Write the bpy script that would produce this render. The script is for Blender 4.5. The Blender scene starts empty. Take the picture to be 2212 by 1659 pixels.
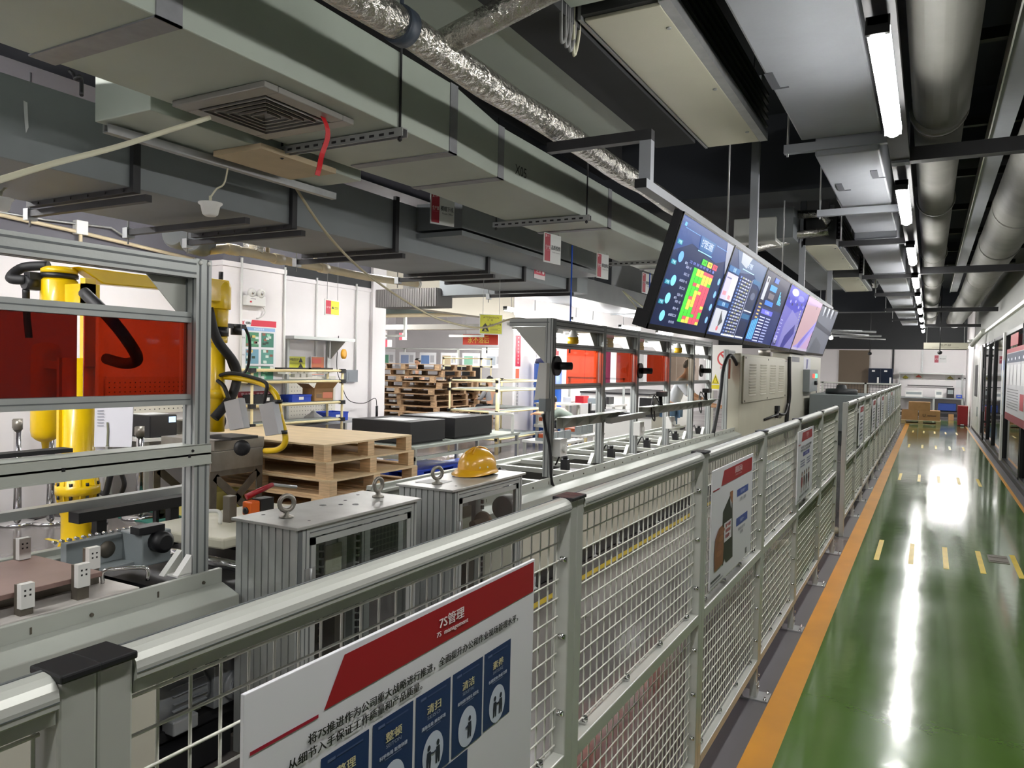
import bpy, math, random
from mathutils import Vector, Matrix
random.seed(7)
S = bpy.context.scene
COL = S.collection
R = math.radians
# ---------------------------------------------------------------- camera
W, H, F = 2212.0, 1659.0, 1640.0
CX, CY, HC = W/2, H/2, 1.58
_d = Vector((2008-CX, 808-CY, F)).normalized()
_up = _d.cross(Vector((1, 0.022, 0))).normalized()
if _up.y > 0: _up = -_up
_rt = _d.cross(_up)
if _rt.x < 0: _rt = -_rt
CAMP = Vector((0, 0, HC))
def cam2w(v): return Vector((_rt.dot(v), _d.dot(v), _up.dot(v)))
cd = bpy.data.cameras.new('camera'); cam = bpy.data.objects.new('camera', cd); COL.objects.link(cam)
_x, _y, _z = cam2w(Vector((1, 0, 0))), cam2w(Vector((0, -1, 0))), cam2w(Vector((0, 0, -1)))
cam.matrix_world = Matrix(((_x.x, _y.x, _z.x, 0), (_x.y, _y.y, _z.y, 0), (_x.z, _y.z, _z.z, HC), (0, 0, 0, 1)))
cd.sensor_fit = 'HORIZONTAL'; cd.sensor_width = 36; cd.lens = 36*F/W; cd.clip_start = 0.05; cd.clip_end = 200
S.camera = cam
# ---------------------------------------------------------------- world, exposure
wd = bpy.data.worlds.new('world'); S.world = wd; wd.use_nodes = True
wd.node_tree.nodes['Background'].inputs[0].default_value = (0.8, 0.9, 1, 1)
wd.node_tree.nodes['Background'].inputs[1].default_value = 0.02
vs = S.view_settings
vs.view_transform = 'Standard'; vs.look = 'None'; vs.gamma = 1; vs.use_curve_mapping = False; vs.exposure = 0.75
S.cycles.max_bounces = 7; S.cycles.diffuse_bounces = 4; S.cycles.glossy_bounces = 3
S.cycles.transmission_bounces = 4; S.cycles.transparent_max_bounces = 10
S.cycles.caustics_reflective = False; S.cycles.caustics_refractive = False
TUBE_AISLE, TUBE_HALL, TUBE_TASK, TUBE_FILL = 52.0, 190.0, 40.0, 80.0
# where a pixel's sight line meets a plane of the room
def _ray(px, py): return cam2w(Vector((px-CX, py-CY, F)))
def az(px, py, z): r = _ray(px, py); return CAMP + r*((z-HC)/r.z)
def ax(px, py, x): r = _ray(px, py); return CAMP + r*(x/r.x)
def ay(px, py, y): r = _ray(px, py); return CAMP + r*(y/r.y)
# ---------------------------------------------------------------- materials
def lin(c):
    if isinstance(c, str): c = tuple(int(c[i:i+2], 16) for i in (0, 2, 4))
    return tuple((v/255/12.92 if v/255 <= .04045 else ((v/255+.055)/1.055)**2.4) for v in c)
_mc = {}
def M(name, col, rough=.5, metal=0., noise=0., scale=8., bump=0., bscale=60., emit=0., stretch=None, coat=0., spec=.5, rnoise=0.):
    if name in _mc: return _mc[name]
    m = bpy.data.materials.new(name); m.use_nodes = True; nt = m.node_tree; b = nt.nodes['Principled BSDF']
    c = lin(col)
    b.inputs['Base Color'].default_value = (*c, 1); b.inputs['Roughness'].default_value = rough
    b.inputs['Metallic'].default_value = metal; b.inputs['Specular IOR Level'].default_value = spec
    if coat: b.inputs['Coat Weight'].default_value = coat; b.inputs['Coat Roughness'].default_value = .08
    if emit:
        b.inputs['Emission Color'].default_value = (*c, 1); b.inputs['Emission Strength'].default_value = emit/2**.75
    if noise or bump or rnoise:
        tc = nt.nodes.new('ShaderNodeTexCoord'); mp = nt.nodes.new('ShaderNodeMapping')
        nt.links.new(tc.outputs['Object'], mp.inputs[0])
        if stretch: mp.inputs['Scale'].default_value = stretch
        def nz(sc, det=5):
            n = nt.nodes.new('ShaderNodeTexNoise'); n.inputs['Scale'].default_value = sc; n.inputs['Detail'].default_value = det
            nt.links.new(mp.outputs[0], n.inputs['Vector']); return n
        if noise:
            n = nz(scale); r = nt.nodes.new('ShaderNodeValToRGB')
            r.color_ramp.elements[0].position = .3; r.color_ramp.elements[1].position = .7
            r.color_ramp.elements[0].color = (*[max(0, v*(1-noise)) for v in c], 1)
            r.color_ramp.elements[1].color = (*[min(1, v*(1+noise)) for v in c], 1)
            nt.links.new(n.outputs['Fac'], r.inputs[0]); nt.links.new(r.outputs[0], b.inputs['Base Color'])
        if rnoise:
            n = nz(scale*.6, 4); mr = nt.nodes.new('ShaderNodeMapRange')
            mr.inputs['From Min'].default_value = .3; mr.inputs['From Max'].default_value = .7
            mr.inputs['To Min'].default_value = max(0, rough-rnoise); mr.inputs['To Max'].default_value = rough+rnoise
            nt.links.new(n.outputs['Fac'], mr.inputs[0]); nt.links.new(mr.outputs[0], b.inputs['Roughness'])
        if bump:
            n = nz(bscale, 4); bp = nt.nodes.new('ShaderNodeBump'); bp.inputs['Strength'].default_value = bump
            bp.inputs['Distance'].default_value = .02
            nt.links.new(n.outputs['Fac'], bp.inputs['Height']); nt.links.new(bp.outputs[0], b.inputs['Normal'])
    _mc[name] = m; return m
def PM(hexc, emit=0.):                       # printed ink / screen pixels
    return M(f'ink_{hexc}_{emit}', hexc, .45 if not emit else .3, emit=emit)
def tint(name, col, gloss=.06, rough=.03):   # coloured or clear sheet
    m = bpy.data.materials.new(name); m.use_nodes = True; nt = m.node_tree; nt.nodes.remove(nt.nodes['Principled BSDF'])
    o = nt.nodes['Material Output']; t = nt.nodes.new('ShaderNodeBsdfTransparent'); g = nt.nodes.new('ShaderNodeBsdfGlossy')
    t.inputs[0].default_value = (*col, 1); g.inputs['Roughness'].default_value = rough
    fr = nt.nodes.new('ShaderNodeFresnel'); fr.inputs[0].default_value = 1.45
    mt = nt.nodes.new('ShaderNodeMath'); mt.operation = 'ADD'; mt.inputs[1].default_value = gloss-.04; mt.use_clamp = True
    mx = nt.nodes.new('ShaderNodeMixShader')
    ge = nt.nodes.new('ShaderNodeNewGeometry'); iv = nt.nodes.new('ShaderNodeMath'); iv.operation = 'SUBTRACT'; iv.inputs[0].default_value = 1
    mu = nt.nodes.new('ShaderNodeMath'); mu.operation = 'MULTIPLY'; nt.links.new(ge.outputs['Backfacing'], iv.inputs[1])
    nt.links.new(fr.outputs[0], mt.inputs[0]); nt.links.new(mt.outputs[0], mu.inputs[0]); nt.links.new(iv.outputs[0], mu.inputs[1]); nt.links.new(mu.outputs[0], mx.inputs[0])
    nt.links.new(t.outputs[0], mx.inputs[1]); nt.links.new(g.outputs[0], mx.inputs[2]); nt.links.new(mx.outputs[0], o.inputs[0])
    return m
def lamp(name, col, e):
    m = bpy.data.materials.new(name); m.use_nodes = True; nt = m.node_tree; nt.nodes.remove(nt.nodes['Principled BSDF'])
    em = nt.nodes.new('ShaderNodeEmission'); em.inputs[0].default_value = (*col, 1); em.inputs[1].default_value = e
    nt.links.new(em.outputs[0], nt.nodes['Material Output'].inputs[0]); return m
ALU = M('anodised_aluminium', 'b4b8b6', .38, .35, .05, 6, .03, 90, stretch=(1, 1, 1))
ALUD = M('aluminium_groove', '6b6f70', .5, .3)
WHITE_METAL = M('off_white_coated_metal', 'bdbfb8', .3, .25, .03, 5)
CREAM_METAL = M('cream_coated_steel', 'cbc8b4', .4, 0, .03, 3, .04, 200)
WIRE = M('white_coated_wire', 'd6d6cc', .4, .1)
BLACK = M('black_plastic', '17171a', .45)
BLACKR = M('black_rubber', '0e0e10', .6)
DARKSTEEL = M('dark_painted_steel', '2b2b2d', .55, .2, .15, 10)
CHROME = M('polished_chrome', 'd0d0d0', .12, 1.)
STEEL = M('brushed_steel', '918d85', .38, .7, .12, 9, .05, 70)
STEELD = M('raw_steel_plate', '6e685e', .45, .55, .18, 9, .06, 70)
GALV = M('galvanised_steel', 'a8aaaa', .4, .6, .1, 14)
YELLOW = M('yellow_enamel', 'd9b400', .32, 0, .05, 4, .03, 160, coat=.3)
FOIL = M('aluminium_foil_wrap', 'c9c7bf', .26, .88, .2, 14, 1.0, 30)
DUCTL = M('pale_green_duct_sheet', 'b4bdb2', .5, .05, .05, 2.2, .03, 6)
DUCTG = M('grey_duct_sheet', '7b8083', .55, .1, .1, 1.6, .04, 5)
INSUL = M('grey_insulation_sheet', '8d9095', .55, .05, .08, 2.5, .1, 9)
PIPEG = M('grey_insulated_pipe', '706f69', .6, 0, .12, 4, .12, 10)
TAPE = M('grey_duct_tape', '8f9094', .5, .1, .12, 12)
WOOD = M('pale_pine_wood', 'cdb08a', .65, 0, .2, 3, .12, 40, stretch=(2, 2, 22))
PLY = M('plywood_sheet', 'd5be98', .6, 0, .1, 3, .05, 30, stretch=(1, 6, 1))
WOODB = M('brown_weathered_wood', 'ab8d6c', .7, 0, .25, 4, .15, 40, stretch=(2, 8, 8))
CARD = M('brown_cardboard', 'a07a4e', .75, 0, .1, 6)
BLUEP = M('blue_plastic', '2246b8', .4, 0, .06, 5)
BLUED = M('blue_drum_plastic', '2c5fb8', .4, 0, .08, 4)
WPLAST = M('white_plastic', 'e2e2de', .4)
PAPER = M('white_paper', 'ececec', .7)
BOARD = M('white_foam_board', 'dcdce0', .55)
RED = M('red_enamel', 'b11c22', .4)
REDRIB = M('red_ribbon', 'c3121c', .5)
GREYM = M('grey_machine_paint', '8e9698', .45, .05, .04, 5)
CREAMP = M('cream_plastic_pipe', 'e9d9a6', .4, 0, .03, 8)
BEIGEP = M('beige_pvc_pipe', 'cfc0a0', .45, 0, .06, 5)
SKIN = M('skin', 'd9a888', .55)
HAIR = M('black_hair', '151210', .5)
CABLEW = M('white_cable', 'd8d5bc', .5)
# ---------------------------------------------------------------- mesh builder
class MB:
    def __init__(s): s.v = []; s.f = []; s.m = []; s.s = []; s.mats = []
    def mi(s, mat):
        if mat is None: return 0
        if mat not in s.mats: s.mats.append(mat)
        return s.mats.index(mat)
    def add(s, vs, fs, mat=None, smooth=False):
        o = len(s.v); k = s.mi(mat); s.v += [tuple(p) for p in vs]
        for f in fs: s.f.append(tuple(i+o for i in f)); s.m.append(k); s.s.append(smooth)
        return s
    def box(s, x0, x1, y0, y1, z0, z1, mat=None):
        return s.add([(x0,y0,z0),(x1,y0,z0),(x1,y1,z0),(x0,y1,z0),(x0,y0,z1),(x1,y0,z1),(x1,y1,z1),(x0,y1,z1)],
            [(0,3,2,1),(4,5,6,7),(0,1,5,4),(1,2,6,5),(2,3,7,6),(3,0,4,7)], mat)
    def obox(s, c, a, b, d, mat=None):       # centre and three half-axes
        c, a, b, d = Vector(c), Vector(a), Vector(b), Vector(d)
        P = [c-a-b-d, c+a-b-d, c+a+b-d, c-a+b-d, c-a-b+d, c+a-b+d, c+a+b+d, c-a+b+d]
        return s.add(P, [(0,3,2,1),(4,5,6,7),(0,1,5,4),(1,2,6,5),(2,3,7,6),(3,0,4,7)], mat)
    def bar(s, p, q, w, h=None, up=(0, 0, 1), mat=None):
        p, q = Vector(p), Vector(q); t = (q-p); h = h or w
        if abs(t.normalized().dot(Vector(up))) > .98: up = (1, 0, 0) if abs(t.normalized().x) < .9 else (0, 1, 0)
        side = t.cross(Vector(up)).normalized(); u = side.cross(t).normalized()
        return s.obox((p+q)/2, t/2, side*w/2, u*h/2, mat)
    def tube(s, pts, r, n=10, mat=None, cap=True):
        pts = [Vector(p) for p in pts]; N = len(pts); rs = r if isinstance(r, (list, tuple)) else [r]*N
        T = [(pts[min(i+1, N-1)]-pts[max(i-1, 0)]).normalized() for i in range(N)]
        a = Vector((0, 0, 1)) if abs(T[0].z) < .9 else Vector((1, 0, 0))
        u = (a - T[0]*a.dot(T[0])).normalized(); V = []; Fs = []
        for i in range(N):
            u = (u - T[i]*u.dot(T[i])).normalized(); w = T[i].cross(u)
            V += [pts[i] + (u*math.cos(2*math.pi*k/n) + w*math.sin(2*math.pi*k/n))*rs[i] for k in range(n)]
        for i in range(N-1):
            for k in range(n): Fs.append((i*n+k, i*n+(k+1) % n, (i+1)*n+(k+1) % n, (i+1)*n+k))
        s.add(V, Fs, mat, True)
        if cap:
            o = len(s.v)-len(V); k = s.mi(mat)
            for f in (tuple(o+i for i in range(n))[::-1], tuple(o+(N-1)*n+i for i in range(n))):
                s.f.append(f); s.m.append(k); s.s.append(False)
        return s
    def lathe(s, c, prof, n=24, mat=None, axis=(0, 0, 1), smooth=True):
        ax_ = Vector(axis).normalized(); a = Vector((1, 0, 0)) if abs(ax_.x) < .9 else Vector((0, 1, 0))
        u = (a-ax_*a.dot(ax_)).normalized(); w = ax_.cross(u); c = Vector(c); V = []; Fs = []
        for r, z in prof: V += [c+ax_*z+(u*math.cos(2*math.pi*k/n)+w*math.sin(2*math.pi*k/n))*r for k in range(n)]
        for i in range(len(prof)-1):
            for k in range(n): Fs.append((i*n+k, i*n+(k+1) % n, (i+1)*n+(k+1) % n, (i+1)*n+k))
        s.add(V, Fs, mat, smooth)
        o = len(s.v)-len(V); k = s.mi(mat); N = len(prof)
        if prof[0][0] > 1e-4: s.f.append(tuple(o+i for i in range(n))[::-1]); s.m.append(k); s.s.append(False)
        if prof[-1][0] > 1e-4: s.f.append(tuple(o+(N-1)*n+i for i in range(n))); s.m.append(k); s.s.append(False)
        return s
    def prism(s, poly, ext, mat=None, smooth=False):     # planar 3D outline pushed along a vector
        poly = [Vector(p) for p in poly]; e = Vector(ext); n = len(poly)
        return s.add(poly+[p+e for p in poly], [tuple(range(n))[::-1], tuple(range(n, 2*n))] +
            [(i, (i+1) % n, n+(i+1) % n, n+i) for i in range(n)], mat, smooth)
    def build(s, name, mat=None, parent=None, bevel=0., loc=None):
        me = bpy.data.meshes.new(name); off = Vector((0, 0, 0))
        p = parent
        while p is not None: off = off + p.location; p = p.parent
        if loc is not None: off = off + Vector(loc)
        me.from_pydata([tuple(Vector(v)-off) for v in s.v], [], s.f)
        if s.mats:
            for m in s.mats: me.materials.append(m)
            me.polygons.foreach_set('material_index', s.m)
        else: me.materials.append(mat)
        me.polygons.foreach_set('use_smooth', s.s); me.update()
        o = bpy.data.objects.new(name, me); COL.objects.link(o)
        if parent is not None: o.parent = parent
        if loc is not None: o.location = loc
        if bevel:
            b = o.modifiers.new('bevel', 'BEVEL'); b.width = bevel; b.segments = 2; b.limit_method = 'ANGLE'; b.angle_limit = R(50)
        return o
def _each(s, name, mat=None, parent=None, bevel=0.):      # one object per separate piece
    up = list(range(len(s.v)))
    def root(i):
        while up[i] != i: up[i] = up[up[i]]; i = up[i]
        return i
    for f in s.f:
        a = root(f[0])
        for i in f[1:]: up[root(i)] = a
    g = {}
    for k, f in enumerate(s.f): g.setdefault(root(f[0]), []).append(k)
    out = []
    for ks in g.values():
        m = MB(); m.mats = list(s.mats); mp = {}
        for k in ks:
            for i in s.f[k]:
                if i not in mp: mp[i] = len(m.v); m.v.append(s.v[i])
            m.f.append(tuple(mp[i] for i in s.f[k])); m.m.append(s.m[k]); m.s.append(s.s[k])
        out.append(m.build(name, mat, parent, bevel))
    return out
MB.each = _each
def tag(o, label, cat, group=None, kind=None):
    o['label'] = label; o['category'] = cat
    if group: o['group'] = group
    if kind: o['kind'] = kind
    return o
def thing(name, label, cat, loc=(0, 0, 0), group=None):
    o = bpy.data.objects.new(name, None); o.empty_display_size = .1; o.location = loc; COL.objects.link(o)
    return tag(o, label, cat, group)
def single(mb, name, mat, label, cat, group=None, bevel=0., kind=None, loc=None):
    return tag(mb.build(name, mat, None, bevel, loc), label, cat, group, kind)
def struct(mb, name, mat, bevel=0., parent=None):
    o = mb.build(name, mat, parent, bevel)
    if parent is None: o['kind'] = 'structure'
    return o
def dup(root, delta, label=None, group=None, rz=None):
    r = root.copy(); COL.objects.link(r); r.location = Vector(root.location)+Vector(delta)
    if rz is not None: r.rotation_euler = (0, 0, rz)
    if label: r['label'] = label
    if group: r['group'] = group
    for ch in list(root.children):
        c = ch.copy(); COL.objects.link(c); c.parent = r
        for g in list(ch.children):
            d = g.copy(); COL.objects.link(d); d.parent = c
    return r
def rot_poly(c, r, n, a0=0.): return [(c[0]+r*math.cos(a0+2*math.pi*i/n), c[1]+r*math.sin(a0+2*math.pi*i/n)) for i in range(n)]
def arc(p, q, sag, n=10):      # hanging curve between two points
    p, q = Vector(p), Vector(q); return [p.lerp(q, i/n)-Vector((0, 0, sag*4*(i/n)*(1-i/n))) for i in range(n+1)]
def curve(pts, n=6):           # Catmull-Rom through points
    P = [Vector(p) for p in pts]; P = [P[0]*2-P[1]]+P+[P[-1]*2-P[-2]]; out = []
    for i in range(1, len(P)-2):
        for k in range(n):
            t = k/n; a, b, c, d = P[i-1], P[i], P[i+1], P[i+2]
            out.append(.5*((2*b)+(c-a)*t+(2*a-5*b+4*c-d)*t*t+(3*b-a-3*c+d)*t**3))
    return out+[P[-2]]
# ---------------------------------------------------------------- flat print
_tx = {}
def glyphs(t, bold=0.):
    k = (t, bold)
    if k not in _tx:
        cu = bpy.data.curves.new('lettering', 'FONT'); cu.body = t; cu.size = 1; cu.resolution_u = 2; cu.offset = bold
        ob = bpy.data.objects.new('lettering', cu); COL.objects.link(ob); bpy.context.view_layer.update()
        me = bpy.data.meshes.new_from_object(ob.evaluated_get(bpy.context.evaluated_depsgraph_get()))
        V = [v.co.copy() for v in me.vertices]; Fs = [tuple(p.vertices) for p in me.polygons]
        bpy.data.objects.remove(ob); bpy.data.curves.remove(cu); bpy.data.meshes.remove(me)
        xs = [v.x for v in V] or [0, 1]; ys = [v.y for v in V] or [0, 1]
        _tx[k] = (V, Fs, min(xs), max(xs), min(ys), max(ys))
    return _tx[k]
class Panel:                    # U to the right, V down, N towards the reader
    def __init__(s, O, U, V, step=.0006, emit=0.):
        s.O, s.U, s.V = Vector(O), Vector(U).normalized(), Vector(V).normalized(); s.N = s.V.cross(s.U).normalized()
        s.mb = MB(); s.L = 0; s.step = step; s.emit = emit
    def p(s, u, v, l): return s.O+s.U*u+s.V*v+s.N*((l+.6)*s.step)
    def poly(s, pts, c, l=1, e=None):
        s.mb.add([s.p(u, v, l) for u, v in pts], [tuple(range(len(pts)))[::-1]], PM(c, s.emit if e is None else e)); return s
    def rect(s, u0, u1, v0, v1, c, l=1, e=None): return s.poly([(u0, v0), (u1, v0), (u1, v1), (u0, v1)], c, l, e)
    def ell(s, u, v, ru, rv, c, l=2, n=20, e=None):
        return s.poly([(u+ru*math.cos(2*math.pi*i/n), v+rv*math.sin(2*math.pi*i/n)) for i in range(n)], c, l, e)
    def text(s, t, u, v, h, c, w=None, l=3, align='c', bold=0., e=None):   # h = glyph box height, v = middle
        V, Fs, x0, x1, y0, y1 = glyphs(t); k = h/max(.001, y1-y0); kx = k if w is None else w/max(.001, x1-x0)
        tw = (x1-x0)*kx; ub = u-tw/2 if align == 'c' else (u if align == 'l' else u-tw)
        for sh in ((-.017, .017) if bold else (0,)): s.mb.add([s.p(ub+(q.x-x0+sh)*kx, v+h/2-(q.y-y0)*k, l+(.7 if sh > 0 else 0)) for q in V], [f for f in Fs], PM(c, s.emit if e is None else e))
        return s
    def build(s, name, parent): return s.mb.build(name, None, parent)
# ================================================================ lamps of the room and unseen added lamps
TUBE = lamp('lit_diffuser', (1, .985, .96), TUBE_AISLE); TUBE2 = lamp('lit_hall_diffuser', (1, .985, .965), TUBE_HALL)
TUBE3 = lamp('lit_wall_diffuser', (1, .985, .965), TUBE_FILL)  # for the lamps added above the wall side and between the ducts
TASKL = lamp('lit_task_diffuser', (1, .99, .97), TUBE_TASK)
def tube_lamp(x, y, z, ln, label, group, mat=TUBE, along='y', w=.07):
    t = thing('tube_lamp', label, 'lamp', (x, y, z), group)
    n = 8; prof = [(w/2*math.cos(math.pi*i/n), -w*.55*math.sin(math.pi*i/n)) for i in range(n+1)]
    if along == 'y':
        MB().prism([(x+a, y+.02, z+b) for a, b in prof], (0, ln-.04, 0), smooth=True).build('diffuser', mat, t)
        if mat in (TUBE2, TUBE3): MB().tube([(x, y+.2, z+.03), (x, y+.2, 3.9)], .005, 5).tube([(x, y+ln-.2, z+.03), (x, y+ln-.2, 3.9)], .005, 5).each('hanging_rod', GALV, t)
        MB().box(x-w*.42, x+w*.42, y, y+ln, z+.001, z+.03).box(x-w*.5, x+w*.5, y, y+.02, z-w*.4, z+.03).box(x-w*.5, x+w*.5, y+ln-.02, y+ln, z-w*.4, z+.03).build('housing', DARKSTEEL if mat is TUBE else WPLAST, t)
    else:
        MB().prism([(x+.02, y+a, z+b) for a, b in prof], (ln-.04, 0, 0), smooth=True).build('diffuser', mat, t)
        MB().box(x, x+ln, y-w*.42, y+w*.42, z+.001, z+.03).build('housing', WPLAST, t)
    return t
ordn = ['first', 'second', 'third', 'fourth', 'fifth', 'sixth', 'seventh', 'eighth', 'ninth', 'tenth', 'eleventh', 'twelfth', 'thirteenth', 'fourteenth']
for i in range(-2, 9):
    y = 2.84+i*2.46
    lb = 'lit tube lamp above the green aisle, behind the camera' if i < 0 else f'{ordn[i]} lit tube lamp in the row over the green aisle, counted from the camera'
    tube_lamp(-.19, y, 2.75, 1.26, lb, 'tube lamps over the aisle', TUBE, w=.075)
for i in range(4):
    y = 10.1+i*2.45
    tube_lamp(-5.7, y, 2.44, 1.2, f'{ordn[i]} lit tube lamp hanging beyond the end of the dark duct', 'tube lamps over the production hall', TUBE2)
for i in range(3):
    tube_lamp(-6.05, 1.2+i*3.0, 3.05, 1.25, f'{ordn[i]} tube lamp above the dark duct beside the white wall', 'tube lamps hidden above the dark duct', TUBE3)  # unseen lamps added to brighten the white wall
for j, (x, y) in enumerate([(-10, 10.5), (-10.2, 14), (-10, 18), (-13.5, 11), (-13.5, 15), (-13.5, 20), (-10.2, 22.2), (-13.5, 23.6), (-16.5, 18), (-4.3, 19.5), (-4.3, 23.5), (-5.6, 27)]):
    tube_lamp(x, y, 2.75, 1.25, f'{ordn[j]} lit tube lamp in the far part of the hall', 'tube lamps in the far hall', TUBE2)  # lamps added to brighten the dim far hall and back room
for i in range(3):
    tube_lamp(-4.9+i*.0, -3.2+i*1.9, 3.0, 1.25, 'lit tube lamp over the near end of the line, behind the camera', 'tube lamps over the near end of the line', TUBE2)  # unseen lamps added for more light on the near hall
tube_lamp(.1, 28.6, 2.48, 1.2, 'lit tube lamp hidden behind the long sign box at the end of the aisle', 'tube lamps over the far workbench', TUBE2, along='x')  # lamp added out of sight to lift the dark far wall
for i in range(2): tube_lamp(-3.42, -2.3+1.5*i, 3.0, 1.25, ['tube lamp in the gap between the two big ducts, behind the camera', 'tube lamp in the gap between the two big ducts, beside the camera'][i], 'tube lamps between the ducts', TUBE3)  # unseen lamps added to light the near conveyor
# ================================================================ floor
FG = M('grey_epoxy_floor', '6c6765', .2, 0, .1, 1.4, .02, 30, rnoise=.08)
FGR = M('green_epoxy_floor', '517030', .14, 0, .12, 1.1, .05, 7, rnoise=.06, coat=.5)
FD = M('dark_grey_floor_paint', '565456', .4, 0, .08, 2)
FY = M('ochre_floor_line', 'c98a1c', .35, 0, .1, 3)
FYL = M('yellow_floor_tape', 'd2b62c', .4, 0, .12, 6)
struct(MB().box(-20, 4.6, -4.2, 31.7, -.1, 0), 'floor', FG)
struct(MB().box(-.5, 1.0, -4, 29.9, .0005, .003), 'floor_aisle', FGR)
struct(MB().box(-.86, -.62, -4, 7.05, .0004, .0015).box(-.86, -.62, 7.9, 24.3, .0004, .0015).box(1.02, 1.2, -4, 26.5, .0005, .002), 'floor_edge_strip', FD)
struct(MB().box(-.622, -.5, -4, 27.4, .0006, .0036), 'floor_line_fence', FY)
struct(MB().box(1.0, 1.04, -4, 27.4, .0006, .0036), 'floor_line_partition', FY)
b = MB()
for yy in (7.08, 12.6, 18.3, 23):
    for k in range(5): b.box(-.365+k*.257, -.325+k*.257, yy, yy+.87, .003, .0042)
struct(b, 'floor_dash_markings', FYL)
struct(MB().box(-2.25, -2.2, 3.9, 11.2, .0006, .002).box(-6.6, -3.3, 3.75, 3.79, .0006, .002).box(-12, -7.0, 9.9, 9.95, .0006, .002), 'floor_tape_lines', FYL)
struct(MB().prism([(-2.02, 1.75, .0006), (-1.9, 1.9, .0006), (-1.96, 1.9, .0006), (-1.96, 2.2, .0006), (-2.08, 2.2, .0006), (-2.08, 1.9, .0006), (-2.14, 1.9, .0006)], (0, 0, .0012)), 'floor_arrow_marking', FYL)
single(MB().box(.49, .64, 7.55, 7.86, .003, .006).box(.5, .63, 7.6, 7.66, .006, .009).box(.5, .63, 7.75, 7.81, .006, .009), 'floor_socket_plate', STEELD, 'small flush metal plate in the green aisle floor', 'floor plate')
# ================================================================ walls
WW = M('white_wall_paint', 'e4e0e0', .7, 0, .02, 2); WG = M('grey_wall_paint', '63626a', .7, 0, .06, 2); WDK = M('black_wall_band', '26282a', .7)
SKIRT = M('black_skirting', '1c1c1e', .5)
CEIL = M('dark_ceiling_paint', '25292f', .8, 0, .1, 1)
struct(MB().box(-7.85, -7.65, -4.2, 9.52, 0, 2.72, WW).box(-7.85, -7.652, -4.2, 9.52, 2.721, 3.9, WG).box(-7.66, -7.63, -4.2, 9.52, 2.66, 2.70, WW)
       .box(-7.645, -7.648, 7.07, 9.5, 2.721, 2.9, WDK), 'wall_left', None)
struct(MB().box(-7.66, -7.635, -4, 9.5, 0, .09), 'baseboard_left', SKIRT)
struct(MB().box(-7.65, -7.2, 6.1, 7.06, 0, 2.66, WW).box(-7.65, -7.18, 6.08, 7.08, 2.661, 2.72, WW).box(-7.65, -7.2, 6.1, 7.06, 2.721, 3.9, WG), 'wall_column', None)
struct(MB().box(-8.0, -7.6, 9.3, 9.62, 0, 3.9), 'wall_pier', WW)
struct(MB().box(-7.9, -7.6, 9.62, 13.9, 2.5, 2.62).box(-7.86, -7.64, 9.62, 13.9, 2.62, 3.9), 'wall_opening_lintel', M('cream_wall_band', 'b9b3a4', .6))
struct(MB().box(-7.98, -7.62, 13.9, 14.3, 0, 3.9), 'wall_far_column', WW)
struct(MB().box(-7.85, -7.65, 14.3, 31.5, 0, 3.9), 'wall_left_far', WW)
struct(MB().box(-7.85, 1.4, 31.5, 31.7, 0, 2.46, WW).box(-7.85, 1.4, 31.49, 31.7, 2.461, 3.9, WDK), 'wall_far', None)
struct(MB().box(-20, -7.85, 26, 26.2, 0, 3.9), 'wall_back_room', WW)
struct(MB().box(-20.2, -20, -4, 26, 0, 3.9), 'wall_back_side', WW)
struct(MB().box(-20, 4.6, -4.4, -4.2, 0, 3.9), 'wall_back', M('shaded_wall_paint', '77777c', .7))
struct(MB().box(1.13, 1.4, 26.3, 31.5, 0, 3.9), 'wall_end_right', WW)
struct(MB().box(-20.2, 4.6, -4.4, 31.7, 3.9, 4.1), 'ceiling', CEIL)
b = MB()
for y0, z0 in ((7.2, 3.2), (15.4, 3.3), (23.6, 3.3)):
    struct(MB().box(-7.6, -.76, y0, y0+.5, z0, 3.9), 'ceiling_cross_beam', CEIL); struct(MB().box(-.76, 1.1, y0, y0+.5, 3.42, 3.9), 'ceiling_cross_beam', CEIL)
struct(MB().box(-1.67, -1.405, -1, 5.0, 3.07, 3.9), 'ceiling_long_beam', M('dark_beam_paint', '303133', .8, 0, .2, 2))
struct(MB().box(-7.6, -4.75, -4, 9.3, 3.3, 3.9), 'ceiling_side_beam', WG)
# ================================================================ big pale duct
t = thing('supply_duct', 'large pale green air duct with taped joints and X05 lettering', 'duct', (-2.65, 4, 2.7))
XR = [(-2.5, -2.26), (3.40, -2.26), (3.98, -2.30), (10.8, -2.30)]; XL = [(-2.5, -3.0), (3.4, -2.97), (3.98, -2.93), (10.8, -2.93)]
vs = []; fs = []
for (y, xr), (_, xl) in zip(XR, XL):
    zt = 3.06 if y < 3.5 else 3.01
    vs += [(xl, y, 2.7), (xr, y, 2.7), (xr, y, zt), (xl, y, zt)]
for i in range(3):
    o = i*4; fs += [(o+k, o+(k+1) % 4, o+4+(k+1) % 4, o+4+k) for k in range(4)]
fs += [(3, 2, 1, 0), (12, 13, 14, 15)]
MB().add(vs, fs).build('duct_body', DUCTL, t, .006)
def xr_at(y): return -2.26 if y < 3.4 else (-2.30 if y > 3.98 else -2.26-.04*(y-3.4)/.58)
for y in (1.68, 3.40, 3.98, 5.75, 8.3, 10.6):
    x = xr_at(y); zt = 3.06 if y < 3.5 else 3.01; w = .05 if y < 3 else .035
    xl = -2.99 if y < 3.4 else -2.93
    MB().box(x-.004, x+.006, y-w, y+w, 2.694, zt).box(xl, x+.006, y-w, y+w, 2.694, 2.701).build('joint_tape', TAPE, t)
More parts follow.
